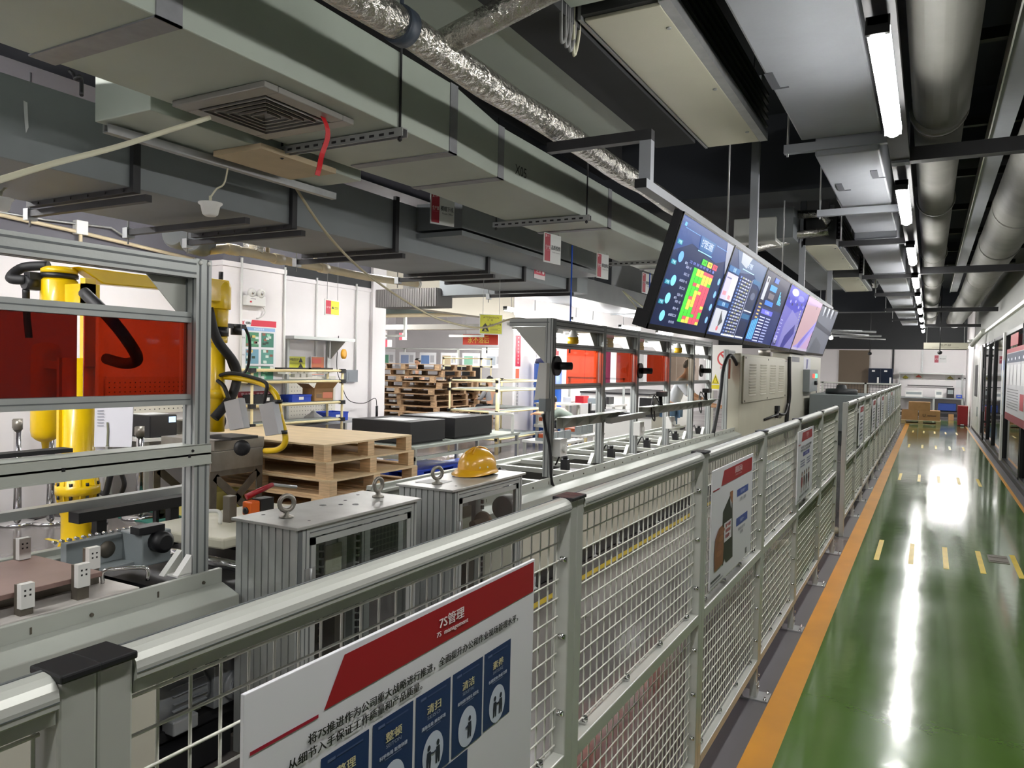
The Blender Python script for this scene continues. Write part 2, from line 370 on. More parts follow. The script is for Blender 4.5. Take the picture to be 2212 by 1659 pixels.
p = Panel((xr_at(4.1)+.002, 4.16, 2.83), (0, 1, 0), (0, 0, -1)); p.text('X05', 0, .03, .062, '1a1a1a', w=.15, l=3, align='l'); p.build('stencil_lettering', t)
MB().tube([(-2.255, 1.2, 2.93), (-2.255, 1.25, 2.92), (-2.255, 1.42, 2.83)], .003, 5).build('scratch_mark', BLACK, t) if 0 else None
# diffuser
t = thing('air_diffuser', 'square louvred ceiling air diffuser under the pale duct, tied with a red ribbon', 'air diffuser', (-2.63, 2.47, 2.69))
dx0, dx1, dy0, dy1 = -2.93, -2.37, 2.2, 2.74
def ring(b, x0, x1, y0, y1, w, z0, z1):
    b.box(x0, x1, y0, y0+w, z0, z1).box(x0, x1, y1-w, y1, z0, z1).box(x0, x0+w, y0+w, y1-w, z0, z1).box(x1-w, x1, y0+w, y1-w, z0, z1)
    return b
DIFM = M('diffuser_aluminium', '8f8d88', .4, .3)
ring(MB(), dx0, dx1, dy0, dy1, .075, 2.672, 2.699).build('outer_frame', DIFM, t, .004)
MB().box(dx0+.07, dx1-.07, dy0+.07, dy1-.07, 2.696, 2.699).build('dark_throat', BLACK, t)
for k in range(5):
    m = .085+.036*k; x0, x1, y0, y1 = dx0+m, dx1-m, dy0+m, dy1-m; w = .026; zt, zb = 2.693, 2.674
    b = MB()
    for (a, c, e, f_) in [((x0, y0), (x1, y0), (x1-w, y0+w), (x0+w, y0+w)), ((x1, y0), (x1, y1), (x1-w, y1-w), (x1-w, y0+w)),
                          ((x1, y1), (x0, y1), (x0+w, y1-w), (x1-w, y1-w)), ((x0, y1), (x0, y0), (x0+w, y0+w), (x0+w, y1-w))]:
        b.prism([(*a, zb), (*c, zb), (*e, zt), (*f_, zt)], (0, 0, .002))
    ring(b, x0, x1, y0, y1, .005, 2.666, zb)
    b.build('louvre_ring', DIFM, t)
def ribbon(x, y, z, L, label, w=.022):
    b = MB(); pts = [(x+.01*math.sin(i*.7), y+.035*math.sin(i*.34+.2), z-L*i/12) for i in range(13)]
    for k in range(12): b.prism([Vector(pts[k])-Vector((0, w/2, 0)), Vector(pts[k])+Vector((0, w/2, 0)), Vector(pts[k+1])+Vector((0, w/2, 0)), Vector(pts[k+1])-Vector((0, w/2, 0))], (.002, 0, 0))
    single(b, 'ribbon', REDRIB, label, 'ribbon')
ribbon(-2.42, 2.58, 2.672, .27, 'red ribbon hanging from the square air diffuser under the pale duct', .03)
# struts under the duct
def hanger(y, x0, x1, z, label, rods=True):
    t = thing('duct_hanger', label, 'duct hanger', ((x0+x1)/2, y, z), 'slotted hangers under the pale duct')
    b = MB().box(x0, x1, y-.02, y+.02, z-.006, z).box(x0, x1, y-.02, y-.015, z-.04, z-.006).box(x0, x1, y+.015, y+.02, z-.04, z-.006)
    b.build('slotted_channel', GALV, t)
    s = MB()
    for k in range(int((x1-x0)/.06)): s.box(x0+.02+k*.06, x0+.05+k*.06, y-.0208, y-.02, z-.028, z-.016)
    s.each('slot', BLACK, t)
    if rods:
        for x in (x0+.02, x1-.03): MB().tube([(x, y, z-.06), (x, y, 3.9)], .006, 8).lathe((x, y, z-.055), [(.012, 0), (.012, .012)], 6).build('threaded_rod', DARKSTEEL, t)
hanger(2.93, -3.04, -2.22, 2.694, 'slotted steel hanger under the pale duct, just beyond the air diffuser')
hanger(5.18, -3.04, -2.22, 2.694, 'slotted steel hanger under the pale duct, beyond the X05 lettering')
hanger(7.6, -3.04, -2.22, 2.694, 'slotted steel hanger under the pale duct, behind the first screen')
# steel channel and small white duct left of the big duct
single(MB().box(-3.42, -3.38, 2.2, 3.75, 2.62, 2.625).box(-3.42, -3.415, 2.2, 3.75, 2.625, 2.66).box(-3.385, -3.38, 2.2, 3.75, 2.625, 2.66), 'support_channel', GALV, 'long galvanised channel beside the pale duct below the air diffuser', 'support channel')
single(MB().box(-3.45, -3.05, 2.18, 3.6, 2.67, 2.95), 'branch_duct', DUCTL, 'small white duct stub between the pale duct and the dark duct', 'duct', bevel=.005)
single(MB().box(-3.33, -2.98, 2.75, 3.3, 2.64, 2.668), 'wooden_packer', M('packer_wood', 'c4b292', .7, 0, .1, 5), 'pale wooden packing board under the small white duct stub', 'board')
single(MB().box(-3.8, -3.35, 5.2, 8.2, 2.62, 2.66).box(-3.8, -3.35, 5.2, 8.2, 2.68, 2.9), 'cable_tray', DUCTG, 'dark ribbed cable tray between the pale duct and the dark duct', 'cable tray')
single(MB().tube(curve([az(150, 152, 2.705), az(158, 160, 2.69), az(163, 170, 2.67), az(172, 165, 2.68), az(176, 178, 2.66), az(176, 206, 2.6)], 4), .008, 6), 'wire_hook', BLACK, 'small black hook hanging at the left edge of the pale duct', 'hook')
# ================================================================ dark duct
t = thing('return_duct', 'dark grey sheet metal duct with bolted flanges running along the white wall', 'duct', (-4.27, 3, 2.49))
MB().box(-4.75, -3.8, -2.5, 8.32, 2.49, 2.88).build('duct_body', DUCTG, t, .004)
for y in (1.5, 2.62, 3.78, 4.9, 6.35, 7.1, 8.22):
    b = MB().box(-4.78, -3.77, y-.022, y+.022, 2.462, 2.49).box(-3.8, -3.77, y-.022, y+.022, 2.49, 2.905).box(-4.78, -4.75, y-.022, y+.022, 2.49, 2.905)
    for k in range(6): b.lathe((-4.65+k*.16, y-.024, 2.475), [(.008, 0), (.008, .006)], 6, axis=(0, -1, 0))
    b.build('bolted_flange', DARKSTEEL, t)
for k, (y, x0) in enumerate([(2.62, -4.86), (3.3, -4.9), (3.78, -4.9), (4.9, -4.9), (6.35, -4.9), (8.22, -4.9)]):
    tt = thing('bracket_bar', f'{ordn[k]} dark steel angle bar carrying the dark duct, counted from the camera', 'support bar', (-4.3, y, 2.45), 'bars carrying the dark duct')
    MB().box(x0, -3.74, y+.03, y+.07, 2.42, 2.458).build('angle_bar', DARKSTEEL, tt)
    MB().box(x0-.03, x0+.02, y+.02, y+.08, 2.40, 2.47).tube([(x0-.01, y+.05, 2.36), (x0-.01, y+.05, 3.3)], .006, 6).build('end_clamp', GALV, tt)
struct(MB().box(-4.76, -3.6, 8.32, 8.6, 2.55, 3.0), 'trim_1', DUCTG) if 0 else None
single(MB().box(-5.9, -3.85, 8.62, 8.95, 2.5, 2.86), 'crossing_duct', DUCTG, 'grey duct crossing under the ceiling beyond the end of the dark duct', 'duct', bevel=.004)
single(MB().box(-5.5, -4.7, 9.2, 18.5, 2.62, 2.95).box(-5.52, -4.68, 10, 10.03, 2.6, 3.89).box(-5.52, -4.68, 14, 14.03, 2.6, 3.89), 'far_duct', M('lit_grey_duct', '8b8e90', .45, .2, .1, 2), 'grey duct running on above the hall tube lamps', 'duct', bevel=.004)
b = MB()
for i in range(26): b.box(-6.9+i*.04, -6.87+i*.04, 8.5, 8.9, 2.35, 2.6)
single(b.box(-6.92, -5.86, 8.52, 8.88, 2.36, 2.59).box(-6.5, -6.4, 8.6, 8.8, 2.59, 3.3), 'ribbed_sleeve', M('ribbed_grey_sheet', '6f6d6b', .6), 'ribbed grey sleeve around a duct end above the hall opening', 'duct sleeve')
# paint smears on the dark duct
p = Panel((-3.8, 2.3, 2.75), (0, 1, 0), (0, 0, -1)); c = 'd4d6d8'
pp = Panel((-3.8, 2.05, 2.78), (0, 1, 0), (0, 0, -1), .001); pp.poly([(0, 0), (.018, .004), (.02, .05), (.024, .12), (.012, .15), (.006, .1), (.002, .04)], c); pp.build('paint_smear', t)
# ================================================================ foil pipes
t = thing('foil_pipe', 'shiny foil wrapped pipe beside the pale duct with an angled branch', 'pipe', (-1.76, 4, 2.82))
pts = [(-1.76, -1+.3*i, 2.825+.006*math.sin(i*1.3)) for i in range(28)]
MB().tube(pts, [.064+.004*math.sin(i*2.1) for i in range(28)], 18).build('main_run', FOIL, t)
bp = [Vector((-1.76, 2.55, 2.86)), Vector((-1.52, 2.565, 2.93)), Vector((-1.31, 2.59, 3.0)), Vector((-1.105, 2.53, 3.0))]
MB().tube(bp, .055, 16).tube([bp[-1]+Vector((-.05, .02, .03)), bp[-1]+Vector((.06, .08, .0)), bp[-1]+Vector((.12, .13, -.02))], .058, 16).build('branch_run', FOIL, t)
MB().lathe((-1.76, 2.26, 2.83), [(.071, 0), (.072, .02), (.071, .06)], 20, axis=(0, 1, 0)).tube([(-1.76, 2.29, 2.9), (-1.76, 2.29, 3.095)], .008, 8).build('pipe_clamp', M('blue_grey_strap', '3a4450', .5), t)
MB().tube([(-1.76, 7.0, 2.83), (-1.76, 8.5, 2.83), (-1.75, 10.2, 2.83)], .05, 14).build('narrow_run', FOIL, t)
MB().box(-1.78, -1.74, 6.2, 6.7, 2.72, 2.722).prism([(-1.76, 6.3, 2.765), (-1.76, 6.5, 2.70), (-1.75, 6.62, 2.74)], (.001, 0, 0)).build('peeled_foil', FOIL, t)
# ================================================================ plenum, fan coil, insulated duct
single(MB().box(-2.17, -1.675, -1.0, 4.75, 3.1, 3.5), 'plenum_duct', DUCTL, 'wide pale sheet duct above the foil pipe with a flat underside', 'duct', bevel=.006)
b = MB().box(-2.45, -2.3, -.5, 6, 3.15, 3.5)
single(b, 'cable_ladder', DARKSTEEL, 'dark cable ladder high beside the wide pale duct', 'cable tray')
def fan_coil(y0, y1, z, label, x0=-1.39, x1=-.97):
    t = thing('fan_coil_unit', label, 'fan coil unit', ((x0+x1)/2, y0, z), 'fan coil units under the ceiling')
    MB().box(x0+.016, x1-.061, y0, y1, z+.004, z+.32).build('casing', M('dark_unit_casing', '3a3b3b', .6, .1, .1, 5), t)
    MB().box(x0+.02, x1-.06, y0+.03, y1-.01, z-.012, z+.004).build('cream_base_panel', CREAM_METAL, t, .004)
    MB().box(x1-.06, x1-.01, y0, y1, z-.01, z+.05).box(x0, x0+.015, y0, y1, z-.015, z+.05).each('edge_angle', GALV, t)
    b = MB()
    for k in range(5): b.box(x1-.045, x1-.005, y0+.02, y1-.02, z+.07+k*.05, z+.085+k*.05)
    b.each('outlet_louvre', DARKSTEEL, t)
    b = MB()
    for yy in (y0+.25, (y0+y1)/2, y1-.25): b.lathe((x0-.001, yy, z+.02), [(.012, 0), (.01, .008)], 8, axis=(-1, 0, 0)).lathe((x1-.09, yy, z-.012), [(.013, 0), (.01, .006)], 8, axis=(0, 0, -1))
    b.each('fixing_bolt', GALV, t)
    MB().tube([(x0+.03, y1-.04, z+.3), (x0+.03, y1-.04, 3.9)], .006, 6).tube([(x1-.1, y1-.04, z+.3), (x1-.1, y1-.04, 3.9)], .006, 6).each('hanger_rod', GALV, t)
    return t
fan_coil(3.05, 5.2, 3.1, 'cream bottomed fan coil unit with dark louvres, nearest of the row beside the aisle lamps')
single(MB().box(-1.4, -.98, .2, 3.0, 3.12, 3.5), 'unit_duct', DUCTL, 'pale duct joined to the near end of the nearest fan coil unit', 'duct')
fan_coil(8.8, 11.0, 2.95, 'cream bottomed fan coil unit above the second and third screens, second of the row', -1.27, -.86)
fan_coil(11.95, 14.0, 2.95, 'cream bottomed fan coil unit above the fourth and fifth screens, third of the row', -1.29, -.87)
single(MB().box(-1.72, -1.3, 8.4, 14, 2.98, 3.3), 'dark_sheet_duct', DUCTG, 'dark duct beside the second and third fan coil units', 'duct')
t = thing('insulated_duct', 'grey insulated duct with notched seams beside the aisle lamps', 'duct', (-.5, 3, 3))
def wrap(x0, x1, y0, y1, z0, z1): return MB().box(x0, x1, y0, y1, z0, z1)
wrap(-.74, -.29, -1, 4.98, 3.0, 3.3).build('near_length', INSUL, t, .012)
wrap(-.66, -.3, 5.0, 6.6, 2.9, 3.25).build('stepped_length', INSUL, t, .012)
for k, (y0, y1) in enumerate([(6.62, 8.25), (8.3, 11.2), (11.3, 13.8), (13.9, 17.1), (17.2, 20.3), (20.4, 23.5)]):
    wrap(-.70, -.32, y0, y1, 2.9 if k else 2.96, 3.25).build('far_length', INSUL, t, .012)
b = MB()
for (x, y, z) in [(-.72, 3.9, 2.999), (-.36, 3.0, 2.999), (-.6, 5.9, 2.899), (-.36, 5.6, 2.899)]:
    b.box(x-.02, x+.02, y-.12, y+.1, z-.004, z).box(x-.02, x+.06, y+.1, y+.112, z-.003, z)
b.each('seam_notch', M('seam_shadow_gap', '4c4e53', .6), t)
for k, y in enumerate([5.0, 6.62, 8.27, 11.25, 13.85, 17.15, 20.35]):
    t2 = thing('duct_cradle', f'{ordn[k]} grey channel under the insulated duct, counted from the camera', 'support bar', (-.5, y, 2.88), 'channels under the insulated duct')
    z = 2.985 if k == 0 else 2.888
    MB().box(-.84, -.22, y-.025, y+.025, z-.052, z).build('channel', INSUL if k in (0, 1) else DARKSTEEL, t2)
    MB().tube([(-.82, y, z-.07), (-.82, y, 3.9)], .007, 6).tube([(-.245, y, z-.07), (-.245, y, 3.9)], .007, 6).each('threaded_rod', GALV, t2)
struct(MB().box(-.235, -.145, 5.01, 5.09, 2.815, 3.9).box(-.235, -.145, 10.7, 10.8, 2.82, 3.9).box(-.24, -.15, 17.3, 17.4, 2.8, 3.9), 'trim_lamp_post', M('pale_grey_post', '8d9199', .6))
single(MB().box(-.24, -.14, -3, 24, 2.83, 2.87), 'lamp_channel', DARKSTEEL, 'dark channel that carries the row of aisle tube lamps', 'support channel')
for k, y in enumerate([5.05, 10.75, 17.35, 23.0]):
    single(MB().box(-.14, 1.12, y-.04, y+.04, 2.82, 2.9), 'cross_bar', DARKSTEEL, f'{ordn[k]} dark bar across the aisle under the round pipes, counted from the camera', 'support bar', 'dark bars across the aisle ceiling')
# round pipes
t = thing('round_duct', 'round grey insulated duct running along the aisle just right of the lamps', 'duct', (.01, 4, 3.07))
MB().tube([(.01, -1, 3.09), (.01, 5.0, 3.09)], .142, 24).build('near_length', PIPEG, t)
MB().tube([(0, 5.0, 3.06), (0, 10.7, 3.06), (-.01, 17.3, 3.06), (-.02, 25, 3.06)], .13, 22).build('far_length', PIPEG, t)
b = MB()
for y in (4.9, 7.4, 10.6, 13.5, 17.2, 21): b.lathe((.0, y, 3.075), [(.147, 0), (.149, .03), (.147, .06)], 22, axis=(0, 1, 0))
b.each('joint_band', PIPEG, t)
t = thing('large_round_duct', 'thick round grey duct along the right side of the aisle ceiling', 'duct', (.68, 10, 3.16))
MB().tube([(.68, 3, 3.16), (.68, 10.6, 3.16), (.68, 17.5, 3.14), (.58, 25, 3.12)], .215, 28).build('duct_body', PIPEG, t)
b = MB()
for y in (8.4, 10.6, 14, 17.4, 21): b.lathe((.68 if y < 18 else .63, y, 3.155), [(.219, 0), (.222, .03), (.219, .06)], 26, axis=(0, 1, 0))
b.each('joint_band', PIPEG, t)
t = thing('cable_trunking', 'narrow grey cable trunking between the two round ducts', 'cable tray', (.36, 8, 3.1))
MB().box(.3, .42, 1.0, 17, 3.18, 3.24).build('trunking', INSUL, t); MB().box(.292, .3, 1.0, 17, 3.16, 3.27).build('bright_flange', WPLAST, t)
for k in range(8):
    y = 3.1+k*1.55
    single(MB().box(.12, 1.1, y, y+.05, 3.32, 3.38), 'upper_bar', DARKSTEEL, f'{ordn[k]} dark bar high above the round ducts, counted from the camera', 'support bar', 'bars above the round ducts')
# ================================================================ mesh fence
FX = -.70
def fence_proto(y0, L, label, backed=False, group='mesh fence sections beside the green aisle'):
    t = thing('mesh_fence_section', label, 'fence', (FX, y0, 0), group)
    x0, x1 = FX-.02, FX+.02; pw = .037
    for a, b_ in ((y0, y0+pw), (y0+L-pw, y0+L)):
        p = MB().box(x0, x1, a, b_, .15, 1.283)
        for k in (.33, .67): p.box(x1, x1+.0006, a+pw*k-.001, a+pw*k+.001, .15, 1.283, ALUD) if 0 else None
        pp = p.build('post', WHITE_METAL, t, .003)
        MB().box(x0-.005, x1+.006, a-.001, b_+.001, 1.283, 1.291).build('post_cap', BLACK, pp, .002)
    # rounded top rail with a groove
    pr = []
    for i in range(9): a = math.pi*i/8; pr.append((FX+.024*math.cos(a), 1.272+.018*math.sin(a)))
    pr = [(FX+.018, 1.246), (FX+.018, 1.258), (FX+.024, 1.262)]+pr+[(FX-.024, 1.262), (FX-.018, 1.258), (FX-.018, 1.246)]
    MB().prism([(x, y0+pw+.001, z) for x, z in pr], (0, L-2*pw-.002, 0), WHITE_METAL).box(FX+.0238, FX+.0246, y0+pw+.001, y0+L-pw-.001, 1.2675, 1.2685, ALUD).box(FX-.006, FX-.003, y0+pw+.001, y0+L-pw-.001, 1.2895, 1.2906, ALUD).build('top_rail', None, t)
    def rail(nm, z): MB().box(x0, x1, y0+pw, y0+L-pw, z-.018, z+.018).build(nm, WHITE_METAL, t, .003)
    rail('middle_rail', .703); rail('bottom_rail', .172)
    for z0, z1 in ((.724, 1.246), (.192, .684)):
        b = MB(); n = int((L-2*pw)/.0412); s0 = y0+pw+((L-2*pw)-n*.0412)/2
        for k in range(n+1): b.tube([(FX-.008, s0+k*.0412, z0+.004), (FX-.008, s0+k*.0412, z1-.004)], .0021, 5, cap=False)
        m = int((z1-z0)/.0412); r0 = z0+((z1-z0)-m*.0412)/2
        for k in range(m+1): b.tube([(FX-.0045, y0+pw+.003, r0+k*.0412), (FX-.0045, y0+L-pw-.003, r0+k*.0412)], .0021, 5, cap=False)
        b.build('wire_panel', WIRE, t)
        c = MB()
        for k in range(4): c.lathe((FX-.0, y0+.12+k*(L-.24)/3, z0+.004), [(.008, 0), (.007, .012)], 6).box(FX-.014, FX+.004, y0+.112+k*(L-.24)/3, y0+.128+k*(L-.24)/3, z0-.002, z0+.004)
        for k in range(3): c.lathe((FX+.002, y0+L-pw-.006, z0+.09+k*(z1-z0-.18)/2), [(.007, 0), (.006, .014)], 6, axis=(1, 0, 0))
        c.each('mesh_clip', CHROME, t)
        if backed: MB().box(FX-.018, FX-.0145, y0+pw, y0+L-pw, z0, z1).build('backing_sheet', BOARDW, t)
    # foot
    for a in (y0+L-.0185,):
        fp = MB().box(FX-.065, FX+.075, a-.05, a+.06, .0005, .008).build('foot_plate', GALV, t)
        MB().box(FX-.015, FX+.015, a-.014, a+.014, .008, .155).box(FX+.016, FX+.02, a-.03, a+.03, .008, .07).build('foot_stub', WHITE_METAL, fp)
        c = MB()
        for dx, dy in ((-.05, -.036), (-.05, .046), (.06, -.036), (.06, .046)): c.lathe((FX+dx, a+dy, .008), [(.008, 0), (.008, .006), (.004, .006), (.004, .016)], 6)
        for z in (.05, .11): c.lathe((FX+.02, a, z), [(.008, 0), (.008, .008)], 6, axis=(1, 0, 0))
        c.each('foot_bolt', CHROME, fp)
    return t
BOARDW = M('white_backing_sheet', 'c9c8bf', .45)
Ls = [1.118, 1.118, 1.115, 1.1, 1.08, 1.06]
y = -.678
names = ['mesh fence section nearest the camera, its end just showing at the lower corner', 'mesh fence section that carries the 7S board', 'plain mesh fence section between the 7S board and the red headed man board',
         'mesh fence section that carries the board with a man in a suit', 'plain mesh fence section between the suit board and the four people board',
         'mesh fence section that carries the board with four small people', 'white backed fence section that ends at the gap in the fence']
fs_ = fence_proto(-.68, 1.117, names[0]); y = -.68
for i in range(1, 5): dup(fs_, (0, 1.117*i, 0), names[i])
f6 = fence_proto(-.68+5*1.117, 1.117, names[5], True); dup(f6, (0, 1.117, 0), names[6])
y = 7.98
for i in range(14):
    lb = f'white backed fence section beyond the gap, {ordn[i]} from the gap'
    if i == 0: g7 = fence_proto(7.98, 1.13, lb, True, 'white backed fence sections beyond the gap')
    else: dup(g7, (0, 1.13*i, 0), lb)
single(MB().box(FX-.02, FX+.02, 7.9, 7.975, .0, 1.29), 'gate_post', WHITE_METAL, 'pale post standing at the far side of the gap in the fence', 'post', bevel=.004)
single(MB().tube(curve([(-.74, 7.93, .05), (-.9, 7.6, .05), (-1.0, 7.25, .05), (-1.15, 6.9, .05)]), .035, 10), 'floor_hose', CREAM_METAL, 'pale curved pipe lying on the floor in the gap of the fence', 'pipe')
# fence across the hall far away
t = thing('cross_fence', 'white mesh fence across the end of the line, at right angles to the aisle fence', 'fence', (-2, 24.0, 0))
for x in (-3.6, -2.75, -1.6, -.74): MB().box(x-.03, x+.03, 23.98, 24.02, 0, 1.29).build('post', WHITE_METAL, t)
MB().box(-3.6, -.74, 23.98, 24.02, 1.25, 1.29).box(-3.6, -.74, 23.98, 24.02, .68, .72).each('rail', WHITE_METAL, t)
b = MB()
for k in range(36): b.box(-3.57+k*.08, -3.562+k*.08, 24, 24.008, .1, 1.25)
for k in range(15): b.box(-3.6, -.74, 24.0, 24.008, .12+k*.08, .128+k*.08)
b.build('wire_panel', DARKSTEEL, t)
# ---------------------------------------------------------------- boards on the fence
def board(name, label, y0, y1, z0, z1, cat='notice board', x=FX+.021):
    t = thing(name, label, cat, (x, y0, z0), 'notice boards on the mesh fence')
    MB().box(x, x+.006, y0, y1, z0, z1).build('board', BOARD, t, .001)
    return t, Panel((x+.006, y0, z1), (0, 1, 0), (0, 0, -1), .0005)
RD = '9c1420'
t, p = board('notice_board', 'large white board with a red 7S band and blue panels on the nearest fence section', .607, 1.335, .768, 1.197)
u = lambda y: y-.607
v = lambda z: 1.197-z
p.poly([(u(.776), v(1.1885)), (u(1.329), v(1.193)), (u(1.329), v(1.134)), (u(.738), v(1.128))], RD)
p.rect(u(.616), u(.728), v(1.127), v(1.1225), '9c1430')
p.text('7S管理', u(1.036), v(1.1655), .019, 'f0e6e6', w=.073, bold=.02)
p.text('7S  management', u(1.039), v(1.147), .0105, 'f0e6e6', w=.093, bold=.012)
p.text('将7S推进作为公司重大战略进行推进，全面提升办公和作业现场管理水平，', u(.709), v(1.1015), .0145, '141414', w=.556, align='l', bold=.02)
p.text('从细节入手保证工作质量和产品质量。', u(.675), v(1.0835), .0135, '141414', w=.28, align='l', bold=.02)
NAVY = '17305e'
def panel7(a, z1, zh, tt, en, sub, fig):
    w = .096; p.rect(u(a), u(a+w), v(z1), v(z1-zh), NAVY); c = a+w/2
    p.rect(u(a+.012), u(a+.027), v(z1-.007), v(z1-.011), '56648a', 2); p.rect(u(a+.03), u(a+.083), v(z1-.008), v(z1-.0105), '3f4f78', 2)
    p.text(tt, u(c), v(z1-.0305), .0145, 'd9d2a6', w=.038, bold=.02); p.text(en, u(c), v(z1-.0435), .0055, '9aa4ba', w=.036)
    p.text(sub, u(c), v(z1-.056), .0062, 'c9d0e0', w=.066, bold=.02); p.rect(u(c-.02), u(c+.02), v(z1-.0615), v(z1-.0628), '7483a6', 2)
    cy_ = z1-.105; p.ell(u(c), v(cy_), .029, .034, 'c6cede', 2, 28)
    for fx, s in fig:     # small dark figures at work
        X = u(c)+fx; Y = v(cy_)
        p.ell(X, Y-.012, .0042, .0048, '22263a', 3, 12); p.poly([(X-.005, Y-.006), (X+.005, Y-.006), (X+.0065, Y+.008), (X+.005, Y+.021), (X+.001, Y+.021), (X, Y+.010), (X-.002, Y+.021), (X-.006, Y+.021), (X-.0065, Y+.006)], '22263a', 3)
        p.poly([(X+.004*s, Y-.004), (X+.014*s, Y-.001), (X+.0145*s, Y+.001), (X+.004*s, Y)], 'e8e8f0' if s == 0 else '3a4058', 4)
panel7(.734, 1.066, .142, '整理', 'SEIRI', '区分必需 清除多余', [(-.01, 1), (.01, -1)])
panel7(.838, 1.067, .142, '整顿', 'SEITON', '科学布局 取用快捷', [(.0, 1)])
panel7(.941, 1.067, .142, '清扫', 'SEISO', '清除垃圾 美化环境', [(-.012, 1), (.013, -1)])
panel7(1.0435, 1.067, .141, '清洁', 'SEIKETSU', '维持成果 制度化 规范化', [(.006, -1)])
panel7(1.145, 1.0675, .139, '素养', 'SHITSUKE', '长期坚持 养成习惯', [(-.009, 1), (.012, -1)])
p.rect(u(1.0), u(1.094), v(.922), v(.79), NAVY); p.text('安全', u(1.047), v(.892), .0145, 'd9d2a6', w=.038); p.text('SAFETY', u(1.047), v(.879), .0055, '9aa4ba', w=.036); p.ell(u(1.047), v(.83), .029, .034, 'c6cede', 2, 28)
p.build('printed_face', t)
# board with the man in a suit
t, p = board('notice_board', 'white board with a man in a dark suit holding up a card', 2.745, 3.46, .776, 1.212)
u = lambda y: y-2.745
v = lambda z: 1.212-z
p.poly([(u(2.915), v(1.196)), (u(3.435), v(1.199)), (u(3.43), v(1.141)), (u(2.875), v(1.141))], 'a3242b')
p.text('质量活动', u(3.165), v(1.178), .026, 'f0d8d8', w=.13, bold=.02); p.text('Quality activity', u(3.165), v(1.157), .009, 'e8c8c8', w=.12)
p.rect(u(2.751), u(2.85), v(1.139), v(1.1345), '9c1430')
p.rect(u(3.15), u(3.366), v(1.09), v(1.061), '4356a0'); p.text('服务客户', u(3.258), v(1.076), .014, 'd8dcf0', w=.09)
p.text('热情 · 周到', u(3.26), v(1.045), .015, '555a66', w=.12)
p.rect(u(3.15), u(3.366), v(.972), v(.939), '4356a0'); p.text('质量第一', u(3.258), v(.955), .014, 'd8dcf0', w=.09)
p.text('精益求精', u(3.25), v(.922), .013, '555a66', w=.13); p.text('创新', u(3.25), v(.904), .013, '555a66', w=.06)
p.poly([(u(3.022), v(1.10)), (u(3.072), v(1.10)), (u(3.072), v(1.045)), (u(3.03), v(1.07))], 'a06a48', 2)
p.poly([(u(3.022), v(1.085)), (u(3.072), v(1.05)), (u(3.1), v(.828)), (u(2.985), v(.828)), (u(2.96), v(.848)), (u(2.94), v(.83)), (u(2.925), v(.828)), (u(2.911), v(.97)), (u(2.914), v(1.038))], '25281f', 1)
p.poly([(u(3.024), v(1.075)), (u(3.05), v(1.055)), (u(3.05), v(1.03)), (u(3.035), v(1.045))], 'e6e6ea', 3)
p.poly([(u(2.932), v(.99)), (u(3.06), v(.991)), (u(3.063), v(.917)), (u(2.94), v(.914))], 'd4d4d6', 3)
for k, s_ in enumerate(('客户满意', '持续改进', '质量第一')): p.text(s_, u(3.0), v(.977-.021*k), .015, 'b53a3a', w=.085, l=4, bold=.02)
hand = '8a5a3e'
p.poly([(u(2.905), v(.99)), (u(2.85), v(.985)), (u(2.80), v(.955)), (u(2.79), v(.9)), (u(2.80), v(.833)), (u(2.925), v(.838)), (u(2.935), v(.9)), (u(2.925), v(.96))], hand, 4)
for k in range(4): p.ell(u(2.90-.012*k), v(.968-.026*k), .042, .0125, '9c6a4a' if k % 2 else '93614a', 5, 14)
p.rect(u(2.75), u(2.90), v(.806), v(.797), '5a5a60'); p.rect(u(2.75), u(2.94), v(.79), v(.786), '8d8d94'); p.rect(u(3.34), u(3.37), v(.815), v(.79), '77777c')
p.build('printed_face', t)
# board with four small people
t, p = board('notice_board', 'white board with four small people in a row and a red heading near the gap', 4.79, 5.46, .778, 1.216)
u = lambda y: y-4.79
v = lambda z: 1.216-z
p.poly([(u(4.955), v(1.202)), (u(5.385), v(1.202)), (u(5.39), v(1.149)), (u(4.92), v(1.147))], 'a3242b'); p.text('安全', u(5.17), v(1.182), .026, 'f0d8d8', w=.1, bold=.02); p.text('Safety', u(5.17), v(1.16), .009, 'e8c8c8', w=.08)
p.rect(u(4.8), u(4.89), v(1.135), v(1.13), '9c1430')
p.text('安全生产 人人有责 遵守规程', u(5.13), v(1.113), .014, '444450', w=.46, bold=.02); p.text('预防为主 综合治理', u(5.1), v(1.093), .013, '444450', w=.4, bold=.02)
p.rect(u(5.0), u(5.283), v(1.077), v(1.051), '4a4f96'); p.text('四不伤害', u(5.14), v(1.064), .014, 'd8dcf0', w=.12)
for k in range(2):
    for j in range(3): p.rect(u(4.9+.26*k), u(5.08+.26*k), v(1.03-.016*j), v(1.022-.016*j), '8489a4')
for k in range(4):
    X = 4.98+.1*k; p.ell(u(X), v(.945), .02, .014, '3a2a26', 2, 14); p.ell(u(X), v(.938), .014, .009, 'c89a80', 3, 12)
    p.poly([(u(X-.028), v(.924)), (u(X+.028), v(.924)), (u(X+.034), v(.89)), (u(X+.02), v(.86)), (u(X-.02), v(.86)), (u(X-.034), v(.89))], '8c2a2c' if k < 1 else ('5a3a34', '40404a', '6a3030')[k-1], 2); p.rect(u(X-.018), u(X+.018), v(.86), v(.83), 'b8b0b0', 2)
p.text('安全生产 预防为主', u(5.1), v(.812), .014, '3c3c44', w=.44, bold=.02); p.rect(u(4.81), u(4.95), v(.795), v(.79), '77777c')
p.build('printed_face', t)
